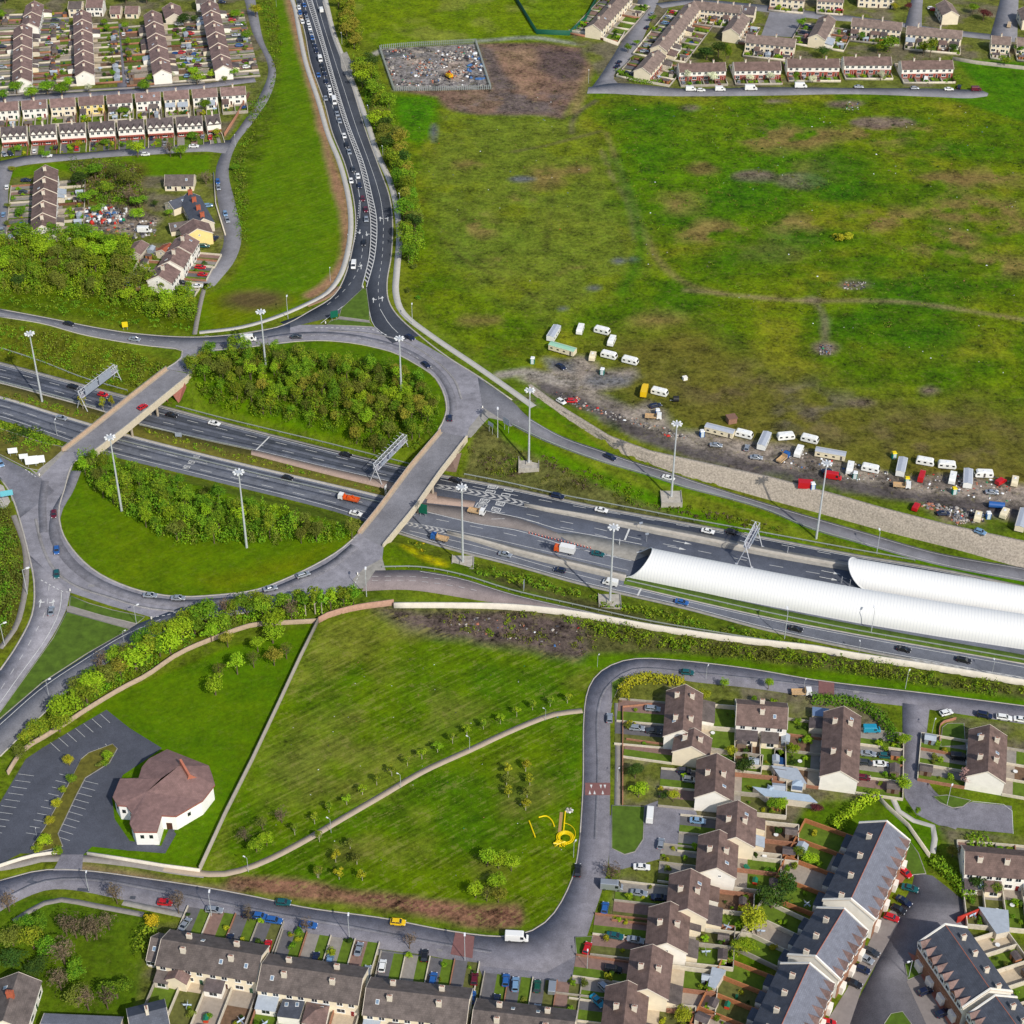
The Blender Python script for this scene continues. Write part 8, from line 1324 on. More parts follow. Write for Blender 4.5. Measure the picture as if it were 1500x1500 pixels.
def caravan_proto(L_, static, roofm_, wallm_):
    nm = 'mobile_home' if static else 'caravan'; r = bpy.data.objects.new(nm, None); col.objects.link(r); h = L_/2; w_ = 1.5 if static else 1.15; ht = 2.9 if static else 2.55; b0 = .5 if static else .4; mb = MB()
    if static: mb.box(-h, h, -w_, w_, b0, ht-.25); mb.add([(-h, -w_, ht-.25), (-h, w_, ht-.25), (-h, 0, ht), (h, -w_, ht-.25), (h, w_, ht-.25), (h, 0, ht)], [(0, 2, 1), (3, 4, 5)]); mb.obj('body', wallm_, r); m = MB(); m.add([(-h-.1, -w_-.12, ht-.3), (h+.1, -w_-.12, ht-.3), (h+.1, 0, ht+.04), (-h-.1, 0, ht+.04), (h+.1, w_+.12, ht-.3), (-h-.1, w_+.12, ht-.3)], [(0, 1, 2, 3), (3, 2, 4, 5)]); m.obj('roof', roofm_, r)
    else:
        S_ = lambda k, z0, z1: [(-w_*k, z0), (w_*k, z0), (w_*k, z1*.85), (w_*k*.9, z1), (-w_*k*.9, z1), (-w_*k, z1*.85)]
        loft(mb, [(-h, S_(.95, .7, ht*.72)), (-h+.22, S_(1, b0, ht*.93)), (-h+.6, S_(1, b0, ht)), (h-.9, S_(1, b0, ht)), (h-.35, S_(1, b0, ht*.86)), (h, S_(.95, .7, ht*.55))]); mb.obj('body', wallm_, r); m = MB(); m.bar((h, .5, .45), (h+1.1, 0, .45), .06, 4); m.bar((h, -.5, .45), (h+1.1, 0, .45), .06, 4); m.bar((h+.9, 0, 0), (h+.9, 0, .5), .05, 5); m.obj('drawbar', TYRE, r)
        m = MB(); m.box(-.5, .5, -.35, .35, ht-.01, ht+.12); m.obj('roof_light', HL_, r)
        m = MB(); m.add([(h-.33, -.85, ht*.84), (h-.33, .85, ht*.84), (h-.02, .85, ht*.58), (h-.02, -.85, ht*.58)], [(0, 1, 2, 3)]); m.v = [(x+.03, y, z+.03) for x, y, z in m.v]; m.obj('front_window', GLS, r)
    k = 4 if static else 3
    for i in range(k):
        for s_ in (1, -1):
            if (i+s_) % 4 == 2: m = MB(); m.box(-h+L_*(i+.5)/k-.35, -h+L_*(i+.5)/k+.35, min(s_*w_, s_*(w_+.03)), max(s_*w_, s_*(w_+.03)), b0+.1, b0+1.75); m.obj('door', mat('van_door', S(90, 84, 80), .6), r)
            else: m = MB(); m.box(-h+L_*(i+.5)/k-.45, -h+L_*(i+.5)/k+.45, min(s_*w_, s_*(w_+.03)), max(s_*w_, s_*(w_+.03)), 1.25, 1.85); m.obj('window', GLS, r)
    wheels(r, (0,) if not static else (-.5, .6), w_-.05, .32, .18); freeze(r); return r
CVW = mat('caravan_white', S(236, 236, 230), .4, .04, 1); CVC = mat('caravan_cream', S(228, 216, 184), .5, .06, 1); GR = mat('static_roof_grey', S(172, 178, 188), .6, .06, 1); GNR = mat('static_roof_green', S(150, 196, 168), .6, .06, 1)
VP['carv'] = caravan_proto(6.2, False, None, CVW); VP['carvs'] = caravan_proto(4.8, False, None, CVC); VP['stat'] = caravan_proto(10.5, True, GR, CVC); VP['statg'] = caravan_proto(10.5, True, GNR, CVC); VP['statw'] = caravan_proto(8.6, True, GR, CVW)
def body_of(o): return [c for c in o.children if c.name.split('.')[0] in ('body', 'cab')]
def heading(px, py, ang, z): 
    p = P(px, py, z); q = P(px+6*math.cos(R(ang)), py-6*math.sin(R(ang)), z); return p, math.atan2(q[1]-p[1], q[0]-p[0])
def place(kind, px, py, ang, colr, label, cat, group=None, anchor=None, z=None, name=None, ww=None, lift=.1):
    if ww is None:
        zz = (z if z is not None else float(T(px, py+3)[2])); zc = zz+.7; p, a = heading(px, py, ang, zc); p = np.array([p[0], p[1], zz+lift])
    else: p, a = ww; p = np.array([p[0], p[1], lift+.05])
    c = copy_tree(VP[kind]); c.location = p; c.rotation_euler = (0, 0, a)
    if name: c.name = name
    if colr and colr in CP_:
        for ch in [x for x in bpy.data.objects[-40:] if False]: pass
        for o in LASTKIDS(c):
            if o.name.split('.')[0] in ('body', 'cab')+(('box_body',) if colr == 'yellow' else ()): o.material_slots[0].link = 'OBJECT'; o.material_slots[0].material = CP_[colr]
    reg(c, label, cat, group, anchor); return c
def LASTKIDS(c): return KID2[c]
KID2 = {}
def copy_tree(o, parent=None):
    c = o.copy(); col.objects.link(c)
    if parent is not None: c.parent = parent; KID2.setdefault(parent, []).append(c)
    for ch in KIDS.get(o, []): copy_tree(ch, c)
    return c
KINDW = {'hatch': 'hatchback', 'saloon': 'saloon', 'suv': 'off-roader', 'estate': 'estate car', 'van': 'van', 'bigvan': 'large van', 'minivan': 'people carrier', 'flat': 'flatbed truck', 'box': 'box truck', 'tow': 'recovery truck'}
CATW = {'hatch': 'car', 'saloon': 'car', 'suv': 'car', 'estate': 'car', 'van': 'van', 'bigvan': 'van', 'minivan': 'van', 'flat': 'truck', 'box': 'truck', 'tow': 'truck'}
def veh(lst, where, group, anchor, z=None):
    for it in lst:
        x, y, a, cl, k = it[:5]; w_ = it[5] if len(it) > 5 else where
        place(k, x, y, a, cl, cl+' '+KINDW[k]+' '+w_, CATW[k], group, anchor, z, name=None)
z4 = lambda L_: [(375+x/4, y/4, a, c, k) for x, y, a, c, k in L_]
veh(z4([(250, 15, -73, 'dark grey', 'saloon'), (252, 45, -73, 'white', 'hatch'), (258, 75, -73, 'blue', 'hatch'), (264, 105, -72, 'beige', 'hatch'), (272, 128, -72, 'white', 'hatch'), (283, 30, -73, 'blue', 'saloon'), (290, 75, -73, 'navy', 'saloon'), (298, 105, -73, 'silver', 'hatch'), (307, 135, -73, 'white', 'hatch'), (315, 165, -74, 'white', 'saloon'), (323, 195, -74, 'silver', 'hatch'), (330, 222, -74, 'blue', 'saloon'), (337, 246, -74, 'dark grey', 'saloon'), (346, 272, -74, 'navy', 'hatch'), (354, 297, -74, 'navy', 'saloon'), (376, 348, -74, 'white', 'van'), (387, 384, -75, 'black', 'saloon'), (396, 410, -75, 'black', 'hatch'), (404, 436, -75, 'navy', 'hatch'), (411, 478, -75, 'navy', 'saloon'), (366, 440, -75, 'blue', 'saloon'), (430, 515, -75, 'white', 'hatch'), (435, 545, -76, 'white', 'saloon'), (408, 577, -76, 'silver', 'hatch'), (458, 595, -76, 'white', 'bigvan'), (470, 643, -76, 'dark grey', 'hatch'), (476, 668, -76, 'silver', 'saloon'), (490, 710, -76, 'silver', 'hatch'), (517, 797, -75, 'white', 'hatch'), (532, 850, -75, 'black', 'estate'), (546, 890, -75, 'silver', 'saloon'), (570, 992, -76, 'dark grey', 'saloon'), (597, 1033, -76, 'white', 'hatch'), (557, 1060, -76, 'white', 'hatch'), (606, 1088, -77, 'navy', 'hatch'), (625, 1165, -78, 'maroon', 'hatch'), (643, 1227, -80, 'maroon', 'saloon'), (646, 1285, -85, 'silver', 'hatch'), (632, 1422, -95, 'black', 'saloon')]), 'queuing on the dual carriageway', 'cars queuing on the dual carriageway', 'the traffic circle', 0)
veh([(470.5, 15, 107, 'white', 'van', 'driving away on the outbound dual carriageway'), (518, 389, -98, 'white', 'van', 'turning out of the dual carriageway queue'), (601, 494, -35, 'navy', 'saloon'), (624, 534, -38, 'navy', 'saloon'), (659, 612, 88, 'navy', 'hatch'), (434, 493, 2, 'dark grey', 'saloon'), (364, 497, 3, 'white', 'bigvan'), (79, 753, -92, 'maroon', 'hatch'), (83, 806, -90, 'blue', 'hatch'), (83, 841, -88, 'teal', 'hatch'), (220, 872, -3, 'silver', 'saloon'), (261, 876, 0, 'silver', 'saloon'), (396, 862, 12, 'silver', 'saloon'), (444, 842, 18, 'silver', 'estate'), (209, 596, 30, 'red', 'hatch', 'crossing the short bridge')], 'on the traffic circle', 'cars on the traffic circle', 'the long bridge', .05)
veh([(197, 497, -8, 'silver', 'saloon'), (101, 474, -12, 'black', 'saloon'), (75, 895, 82, 'silver', 'saloon'), (1, 679, -60, 'light blue', 'hatch')], 'on an approach road west of the traffic circle', 'cars on the approach roads', 'the church', 0)
veh([(107, 566, -12, 'black', 'saloon'), (151, 578, -12, 'red', 'hatch', 'on the far motorway lanes under the bronze trees'), (252, 608, -12, 'black', 'saloon'), (314, 620, -12, 'white', 'saloon'), (90, 612, -14, 'silver', 'saloon'), (507, 666, -13, 'black', 'saloon'), (422, 700, -13, 'black', 'hatch'), (511, 731, 168, 'white', 'tow', 'with an orange bed short of the long bridge'), (668, 703, -13, 'black', 'saloon'), (698, 750, -12, 'white', 'flat', 'stopped on the paved wedge'), (521, 752, -13, 'white', 'saloon'), (644, 789, 168, 'blue', 'flat', 'with a pale bed on the near slip lane'), (740, 812, -13, 'silver', 'saloon'), (817, 727, -12, 'navy', 'suv'), (881, 747, -11, 'white', 'saloon'), (827, 807, 168, 'orange', 'box', 'heading away from the white tunnel mouth'), (876, 811, -12, 'teal', 'saloon'), (820, 835, 168, 'navy', 'hatch'), (894, 854, 168, 'white', 'van', 'behind the lighting mast by the tunnel'), (999, 882, -13, 'blue', 'saloon'), (1037, 778, -12, 'white', 'saloon'), (1072, 779, -12, 'black', 'hatch'), (1166, 921, -13, 'black', 'saloon'), (1324, 951, -13, 'black', 'saloon'), (1412, 967, -12, 'black', 'estate')], 'on the motorway', 'cars on the motorway', 'the long bridge', MZ+.05)
veh([(894, 670, -22, 'navy', 'suv'), (979, 700, -17, 'white', 'saloon')], 'on the downhill slip road below the stone wall', 'cars on the downhill slip road', 'the long bridge')
veh([(1012, 131, 0, 'white', 'van'), (1027, 132, 0, 'white', 'hatch'), (1055, 131, 0, 'white', 'van'), (1100, 130, 0, 'white', 'bigvan'), (1173, 126.5, 0, 'white', 'bigvan'), (1258, 127, 0, 'silver', 'saloon'), (1340, 129, 0, 'silver', 'hatch'), (1390, 130.5, 0, 'white', 'saloon'), (1405, 127, 80, 'navy', 'hatch'), (1430, 131, 0, 'maroon', 'van'), (1356, 117, 80, 'white', 'van'), (904, 97, 40, 'navy', 'saloon'), (907, 91, 40, 'navy', 'hatch'), (948, 67, 0, 'silver', 'hatch'), (944, 75, 0, 'silver', 'saloon'), (956, 60, 0, 'black', 'hatch'), (948, 40, 60, 'navy', 'hatch'), (1478, 37, 80, 'beige', 'van'), (1230, 14, 0, 'red', 'hatch'), (1364, 12, 0, 'white', 'hatch'), (1368, 14, 0, 'red', 'hatch'), (955, 20, 55, 'silver', 'hatch')], 'parked in the far northern estate', 'cars parked in the far northern estate', 'the far crossroads', 0)
veh([(69, 228, 2, 'white', 'estate'), (10, 274, 85, 'white', 'hatch'), (5, 314, 80, 'light blue', 'hatch'), (3, 336, 80, 'silver', 'hatch'), (38, 264, 0, 'navy', 'saloon'), (32, 329, 5, 'blue', 'saloon'), (319, 266, -80, 'blue', 'hatch'), (320, 275, -80, 'silver', 'hatch'), (330, 313, -75, 'light blue', 'hatch'), (333, 322, -70, 'silver', 'saloon'), (284, 214, 0, 'white', 'saloon'), (213, 226, 2, 'white', 'hatch'), (297, 200, 80, 'silver', 'hatch'), (136, 211, 80, 'dark grey', 'hatch'), (82, 216, 80, 'black', 'hatch'), (222, 202, 80, 'navy', 'hatch'), (6, 226, -45, 'silver', 'hatch'), (15, 225, -45, 'navy', 'hatch'), (308, 201, 80, 'red', 'hatch'), (212, 338, 0, 'white', 'bigvan'), (170, 52, 85, 'silver', 'hatch'), (170, 61, 85, 'navy', 'hatch'), (171, 75, 85, 'dark grey', 'hatch'), (172, 93, 85, 'dark grey', 'hatch'), (173, 105, 85, 'maroon', 'hatch'), (186, 105, 85, 'silver', 'hatch'), (188, 118, 85, 'silver', 'saloon'), (181, 50, 85, 'white', 'hatch'), (328, 24, 0, 'dark grey', 'hatch'), (359, 44, 80, 'silver', 'hatch'), (289, 419, 0, 'white', 'saloon'), (266, 414, 0, 'black', 'hatch'), (299, 360, 0, 'teal', 'estate'), (315, 349, 45, 'navy', 'hatch'), (305, 301, 5, 'light blue', 'hatch'), (325, 3, 0, 'navy', 'hatch'), (333, 44, 5, 'white', 'hatch')], 'parked in the far western estate', 'cars parked in the far western estate', 'the bungalow', 0)
E = 'parked in the lower estate'
veh([(1007, 985, -5, 'teal', 'hatch', 'driving along the estate loop road'), (893, 1052, 88, 'silver', 'hatch'), (956, 1038, -5, 'silver', 'estate'), (957, 1071, -6, 'dark grey', 'saloon'), (1174, 1015, 0, 'white', 'flat'), (1386, 1044, 15, 'white', 'hatch'), (1442, 1048, -12, 'navy', 'suv'), (1471, 1051, -8, 'white', 'estate'), (1496, 1054, -8, 'white', 'saloon'), (1277, 1069, 0, 'turquoise', 'van'), (1272, 1104, -6, 'silver', 'saloon'), (1297, 1107, -4, 'teal', 'hatch'), (1268, 1117, -6, 'dark grey', 'hatch'), (1290, 1119, -4, 'white', 'saloon'), (1404, 1109, -6, 'black', 'minivan'), (1265, 1139, -4, 'maroon', 'hatch'), (952, 1194, 85, 'white', 'bigvan'), (968, 1236, 80, 'silver', 'hatch'), (940, 1270, -3, 'white', 'saloon'), (896, 1299, -5, 'silver', 'bigvan'), (936, 1308, -8, 'silver', 'saloon'), (966, 1315, -3, 'navy', 'saloon'), (886, 1330, 80, 'blue', 'hatch'), (901, 1371, -10, 'teal', 'saloon'), (931, 1377, -10, 'silver', 'saloon'), (860, 1389, 72, 'red', 'hatch'), (898, 1420, -8, 'black', 'suv'), (886, 1447, -45, 'silver', 'hatch'), (875, 1466, -45, 'turquoise', 'saloon'), (846, 1275, 86, 'black', 'estate'), (1002, 1129, -6, 'navy', 'hatch'), (1010, 1142, -8, 'silver', 'hatch'), (1453, 1131, 0, 'red', 'hatch')], E, 'cars parked in the lower estate', 'the playground pipes', 0)
veh([(755, 1442, 86, 'light blue', 'estate'), (787, 1445, 86, 'green', 'hatch'), (809, 1446, 84, 'silver', 'minivan'), (757, 1374, -3, 'white', 'bigvan'), (786, 1481, 80, 'silver', 'hatch'), (415, 1322, -3, 'teal', 'hatch'), (381, 1342, -8, 'blue', 'hatch'), (401, 1348, -8, 'blue', 'estate'), (452, 1355, -6, 'blue', 'estate'), (392, 1386, 78, 'red', 'hatch'), (462, 1404, 78, 'navy', 'hatch'), (483, 1407, 78, 'light blue', 'hatch'), (538, 1425, 82, 'silver', 'estate'), (560, 1415, 80, 'white', 'hatch'), (622, 1400, 84, 'black', 'hatch'), (634, 1435, 78, 'blue', 'estate'), (695, 1434, 84, 'maroon', 'hatch'), (741, 1436, 84, 'blue', 'hatch'), (691, 1461, 82, 'blue', 'hatch'), (727, 1466, 80, 'navy', 'hatch'), (242, 1322, -4, 'red', 'hatch'), (314, 1333, -5, 'silver', 'estate'), (366, 1341, -8, 'navy', 'hatch'), (271, 1354, 55, 'silver', 'saloon'), (336, 1377, 75, 'navy', 'hatch'), (583, 1351, -4, 'yellow', 'hatch', 'driving along the road above the long terrace')], 'by the road past the long bottom terrace', 'cars by the long bottom terrace', 'the church', 0)
veh([(1326, 1278, -40, 'red', 'hatch'), (1333, 1301, -15, 'teal', 'saloon'), (1324, 1320, -32, 'navy', 'saloon'), (1316, 1332, -25, 'black', 'hatch'), (1306, 1344, -18, 'red', 'hatch'), (1276, 1394, -25, 'dark grey', 'saloon'), (1269, 1405, -28, 'silver', 'hatch'), (1263, 1420, -20, 'navy', 'hatch'), (1250, 1440, -22, 'black', 'saloon'), (1355, 1452, 20, 'navy', 'hatch'), (1381, 1484, 20, 'navy', 'hatch'), (1213, 1498, -10, 'red', 'hatch')], 'in the bays by the blue-roofed townhouses', 'cars by the blue-roofed townhouses', 'the blue townhouses', 0)
cols_ = ['silver', 'silver', 'white', 'navy', 'red', 'dark grey', 'blue', 'black', 'light blue', 'maroon']
VX = [o.location.xy.copy() for o, l, a in REG if o.get('category') in ('car', 'van', 'truck')]
for (p, a, w_, an) in AUTOCARS:
    if any((v-Vector(p[:2])).length < 4.6 for v in VX): continue
    VX.append(Vector(p[:2]))
    k = str(rng.choice(['hatch', 'hatch', 'saloon', 'estate'])); c_ = str(rng.choice(cols_)); place(k, 0, 0, 0, c_, c_+' '+KINDW[k]+' parked '+w_, 'car', 'cars parked '+w_, an, ww=(p, a))
CS = 'on the caravan site'; A_ = 'the site entrance'
veh([(822, 537, -35, 'navy', 'saloon'), (822, 588, -30, 'white', 'hatch'), (838, 587, 0, 'red', 'hatch'), (960, 594, 12, 'navy', 'estate'), (957, 611, -4, 'white', 'flat'), (1049, 652, -5, 'silver', 'saloon'), (1094, 656, 75, 'silver', 'hatch'), (1108, 670, -5, 'silver', 'saloon'), (1147, 672, 40, 'blue', 'flat'), (1211, 690, 20, 'navy', 'hatch'), (1220, 699, -8, 'red', 'bigvan'), (1350, 699, 70, 'red', 'bigvan'), (1321, 712, -5, 'white', 'flat'), (1453, 721, -4, 'silver', 'saloon'), (1342, 743, 60, 'red', 'minivan'), (1382, 752, 0, 'navy', 'saloon'), (1436, 779, -20, 'light blue', 'hatch'), (944, 575, 75, 'yellow', 'box'), (1466, 706, 30, 'red', 'minivan')], CS, 'vehicles on the caravan site', A_, 0)
for x, y, a, k in [(811, 494, 58, 'statw'), (824, 517, -16, 'statg'), (850, 487, 70, 'carv'), (882, 489, -14, 'carv'), (896, 504, 65, 'carv'), (868, 527, 72, 'carvs'), (892, 525, -14, 'carv'), (923, 533, -14, 'carv'), (966, 579, -14, 'carv'), (1054, 637, -14, 'stat'), (1090, 641, -14, 'carv'), (1119, 652, 65, 'statw'), (1151, 644, 5, 'carv'), (1186, 648, -14, 'carv'), (1170, 666, 65, 'carv'), (1216, 671, -10, 'stat'), (1245, 690, 78, 'carv'), (1275, 691, -12, 'carv'), (1320, 690, 78, 'statw'), (1355, 681, -10, 'carv'), (1387, 686, -5, 'carv'), (1395, 705, 78, 'carv'), (1417, 707, 88, 'statw'), (1441, 699, 178, 'carv'), (1471, 757, 60, 'carvs'), (1432, 762, 75, 'carvs'), (1496, 768, 74, 'stat'), (1486, 710, 80, 'carvs')]:
    lb = {'statw': 'white grey-roofed mobile home', 'statg': 'cream mobile home with a pale green roof', 'stat': 'long cream grey-roofed mobile home', 'carv': 'white touring caravan', 'carvs': 'small cream caravan'}[k]; c = place(k, x, y-3, a, None, lb+' '+CS, 'mobile home' if 'stat' in k else 'caravan', 'caravans and mobile homes', A_, 0)
# ------------------------------------------------------------------ smaller things of the caravan site, park and gardens
def proto(name, parts):
    r = bpy.data.objects.new(name, None); col.objects.link(r)
    for nm, mb, m in parts: mb.obj(nm, m, r)
    freeze(r); return r
def tparts(mcol, mtop): return [('cabin', MB().box(-.6, .6, -.6, .6, 0, 2.1), mcol), ('roof', MB().box(-.65, .65, -.65, .65, 2.1, 2.4, tx=.15, ty=.15), mtop), ('door', MB().box(-.42, .42, -.64, -.6, .1, 1.95), mat('toilet_door', S(200, 210, 210), .5))]
TEAL = mat('toilet_teal', S(10, 120, 112), .5); BLU = mat('toilet_blue', S(30, 96, 170), .5); TY = mat('toilet_yellow', S(235, 205, 20), .5); TWt = mat('toilet_white', S(230, 232, 232), .5)
TO = {'t': (proto('portable_toilet', tparts(TEAL, TWt)), 'teal'), 'b': (proto('portable_toilet', tparts(BLU, TWt)), 'blue'), 'y': (proto('portable_toilet', tparts(mat('toilet_green', S(30, 140, 120), .5), TY)), 'green and yellow')}
for x, y, k in ((780, 530, 't'), (882, 546, 't'), (1028, 637, 'b'), (963, 606, 'b'), (1309, 669, 'y'), (1397, 721, 'y'), (1190, 714, 'b'), (1328, 706, 'y'), (1252, 698, 't'), (1447, 757, 'b')):
    o = copy_tree(TO[k][0]); o.location = P(x, y+2, 0); o.scale = (1.25, 1.25, 1.1); o.rotation_euler = (0, 0, rng.uniform(-.3, .3)); reg(o, TO[k][1]+' portable toilet '+CS, 'portable toilet', 'portable toilets', A_)
for k in TO: drop(TO[k][0])
def one(name, px, py, label, cat, parts, rz=0, s=1, z=0): 
    r = thing(name, P(px, py, z), rz, label, cat); r.scale = (s, s, s)
    for nm, mb, m in parts: mb.obj(nm, m, r)
    return r
one('water_tank', 990, 588, 'round black tank on wheels behind a white caravan', 'tank', [('drum', MB().bar((-1.0, 0, 1.1), (1.0, 0, 1.1), 1.1, 14), mat('black_plastic', (.02, .02, .022), .5)), ('hitch', MB().bar((-2.2, 0, .5), (-1, 0, .5), .08, 5), STEEL)])
one('timber_hut', 1071, 618, 'small brown hut alone in the worn field', 'hut', [('wall', MB().box(-1.6, 1.6, -1.4, 1.4, 0, 2.2), mat('hut_brown', S(150, 112, 92), .9, .15, 2)), ('roof', MB().box(-1.8, 1.8, -1.6, 1.6, 2.2, 2.45), mat('hut_roof', S(128, 96, 82), .9, .1, 2))], .3)
one('white_crate', 1003, 556, 'white crate lying by itself in the field', 'crate', [('box', MB().box(-.8, .8, -.7, .7, 0, 1.2), BOLM), ('lid', MB().box(-.85, .85, -.75, .75, 1.2, 1.3), BOLM)], .4)
one('fuel_tank', 1459, 744, 'long blue tank trailer beside the site track', 'tank', [('drum', MB().bar((-2.6, 0, 1.3), (2.6, 0, 1.3), 1.1, 14), CP_['blue']), ('frame', MB().box(-2.6, 2.6, -.6, .6, .2, .5), TYRE)], -.15)
one('steel_container', 1179, 713, 'red steel container by the site track', 'container', [('shell', MB().box(-2.4, 2.4, -1.2, 1.2, 0, 2.4), CP_['red']), ('door', MB().box(2.4, 2.46, -1.1, 1.1, .1, 2.3), CP_['maroon'])], -.1)
one('excavator', 658, 114, 'orange and yellow digger in the rubble depot', 'digger', [('tracks', MB().box(-1.8, 1.8, -1.4, -.8, 0, .8).box(-1.8, 1.8, .8, 1.4, 0, .8), TYRE), ('body', MB().box(-1.8, 1.4, -1.2, 1.2, .9, 2.2), CP_['yellow']), ('cab', MB().box(.2, 1.4, -1.1, 0, 2.2, 3.2, tx=.1), GLS), ('boom', MB().bar((1.2, .4, 2), (-1.2, .6, 4.2), .28, 6).bar((-1.2, .6, 4.2), (-3.6, .8, 3.0), .22, 6).bar((-3.6, .8, 3), (-3.9, .8, 1.2), .18, 6), CP_['orange'])], 2.2)
# rubbish and rubble: loose masses nobody could count
RUB = [mat('rubble_pale', S(176, 168, 158), .9, .2, 3), mat('rubble_grey', S(128, 124, 122), .9, .2, 3), mat('rubble_dark', S(62, 60, 66), .9, .2, 3), mat('rubble_brick', S(166, 108, 84), .9, .2, 3), mat('rubbish_white', S(232, 234, 234), .6), mat('rubbish_blue', S(70, 110, 160), .6), mat('rubbish_green', S(30, 130, 90), .6), mat('rubbish_red', S(190, 50, 40), .6)]
def rubble(name, poly, n, smin, smax, wts, z=0.0, hmul=.6, thr=None, seed=1):
    w_ = PL(poly, z)[:, :2]; x0, y0 = w_.min(0); x1, y1 = w_.max(0); V = []; Q = []; M = []; k = 0; tries = 0
    F6 = np.array([(3, 2, 1, 0), (4, 5, 6, 7), (0, 1, 5, 4), (1, 2, 6, 5), (2, 3, 7, 6), (3, 0, 4, 7)])
    while k < n and tries < n*12:
        tries += 1; x = rng.uniform(x0, x1); y = rng.uniform(y0, y1)
        if not inpoly(np.array([x]), np.array([y]), w_)[0]: continue
        if thr and fbm(np.array([x]), np.array([y]), 9, seed, 3)[0] < thr: continue
        s = rng.uniform(smin, smax); a = rng.uniform(0, 3.14); sx, sy, sz = s*rng.uniform(.4, 1.2), s*rng.uniform(.4, 1), s*hmul*rng.uniform(.4, 1.1); zz = zt(x, y); ca, sa = math.cos(a), math.sin(a)
        b_ = np.array([(-sx, -sy, -.1), (sx, -sy, -.1), (sx, sy, -.1), (-sx, sy, -.1), (-sx*.6, -sy*.7, sz), (sx*.7, -sy*.6, sz), (sx*.6, sy*.7, sz*.8), (-sx*.7, sy*.6, sz)]); b_[:, :2] = np.stack([b_[:, 0]*ca-b_[:, 1]*sa, b_[:, 0]*sa+b_[:, 1]*ca], 1); V.append(b_+[x, y, zz]); Q.append(F6+8*k); M += [int(rng.choice(8, p=wts))]*6; k += 1
    if k: struct(link(name, mesh_np(name, np.concatenate(V), np.concatenate(Q), RUB, M)), 'stuff')
w1 = np.array([.2, .34, .26, .12, .04, .02, .01, .01]); w1 /= w1.sum(); w2 = np.array([.12, .16, .22, .1, .26, .06, .04, .04]); w2 /= w2.sum()
rubble('rubble', [(560, 75), (694, 68), (715, 125), (580, 128)], 760, .2, .9, w1, thr=.53, seed=5, hmul=.9); rubble('rubble', [(560, 75), (694, 68), (715, 125), (580, 128)], 160, .2, .7, w1); rubble('scrap_metal', [(678, 78), (700, 78), (712, 118), (690, 120)], 26, 1.0, 1.9, np.array([0, .3, .2, 0, .1, .4, 0, 0])); rubble('rubbish', [(122, 308), (150, 302), (185, 308), (180, 328), (125, 328)], 260, .4, 1.4, w2, hmul=1.2); rubble('rubbish', [(180, 330), (230, 320), (228, 345), (195, 350), (118, 338)], 120, .3, 1.0, w1)
rubble('rubbish', [(1385, 752), (1350, 742), (1360, 735), (1440, 750), (1440, 765), (1400, 768)], 260, .25, .9, w1); rubble('rubbish', [(800, 570), (840, 580), (880, 600), (960, 620), (1010, 640), (1000, 645), (900, 615), (830, 592)], 150, .2, .7, w1); rubble('rubbish', [(1140, 655), (1300, 690), (1480, 700), (1480, 735), (1300, 712), (1140, 685)], 260, .15, .6, w2)
rubble('litter', [(900, 160), (1450, 150), (1500, 250), (1500, 560), (1100, 480), (950, 400)], 150, .2, .45, w2, hmul=.3); rubble('litter', [(1240, 150), (1260, 148), (1262, 160), (1238, 162)], 30, .2, .5, w2); rubble('litter', [(1200, 505), (1218, 505), (1216, 520), (1200, 520)], 60, .2, .6, w1); rubble('litter', [(1235, 413), (1268, 413), (1266, 424), (1236, 424)], 60, .2, .6, w1); rubble('litter', [(600, 130), (870, 120), (820, 480), (640, 400)], 60, .15, .35, w2, hmul=.3); rubble('litter', [(440, 930), (840, 980), (840, 1300), (360, 1270)], 70, .12, .3, w2, hmul=.3); rubble('litter', [(620, 895), (860, 920), (860, 955), (700, 935)], 60, .2, .6, w1)
# yellow pipes and coils on the park grass
YP = mat('yellow_pipe', S(238, 208, 10), .4); r = thing('pipe_coil', P(828, 1228, 0), 0, 'big coil of yellow pipe lying on the park grass near the road', 'pipe coil')
mb = MB()
for j in range(5):
    rr = 1.5+.22*j; z = .15+.18*(j % 3)
    for i in range(20): a = i*.31416; mb.bar((rr*math.cos(a), rr*math.sin(a), z), (rr*math.cos(a+.3142), rr*math.sin(a+.3142), z), .13, 5)
mb.obj('coil', YP, r)
mb = MB(); 
for i in range(26):
    a = rng.uniform(0, 3.14); mb.bar((-1.5+rng.uniform(-1, 1)*1.6, -2.6+rng.uniform(-1, 1), .1+i*.03), (-1.5+1.8*math.cos(a), -2.6+1.2*math.sin(a), .25+i*.03), .1, 4)
mb.obj('loose_turns', YP, r); mb = MB(); last = None
for i in range(18): a = -1.2+i*.16; q = (3.4*math.cos(a)-.6, 1.6+3.8*math.sin(a), .15); (mb.bar(last, q, .09, 5) if last else None); last = q
mb.obj('trailing_pipe', YP, r)
def pipe(pts, label): 
    p = PL(pts); r = thing('yellow_pipe', p[0], 0, label, 'pipe'); q = catmull(p-p[0], 14) if len(p) > 2 else p-p[0]; mb = MB(); [mb.bar(q[i]+[0, 0, .2], q[i+1]+[0, 0, .2], .2, 6) for i in range(len(q)-1)]; mb.obj('pipe', YP, r)
pipe([(775, 1203), (784, 1227)], 'short straight yellow pipe lying apart in the park grass'); pipe([(828, 1189), (825, 1222)], 'straight yellow pipe pointing at the coil'); pipe([(789, 1198), (800, 1196), (808, 1202), (812, 1211)], 'curved yellow pipe end between the straight pipes'); 
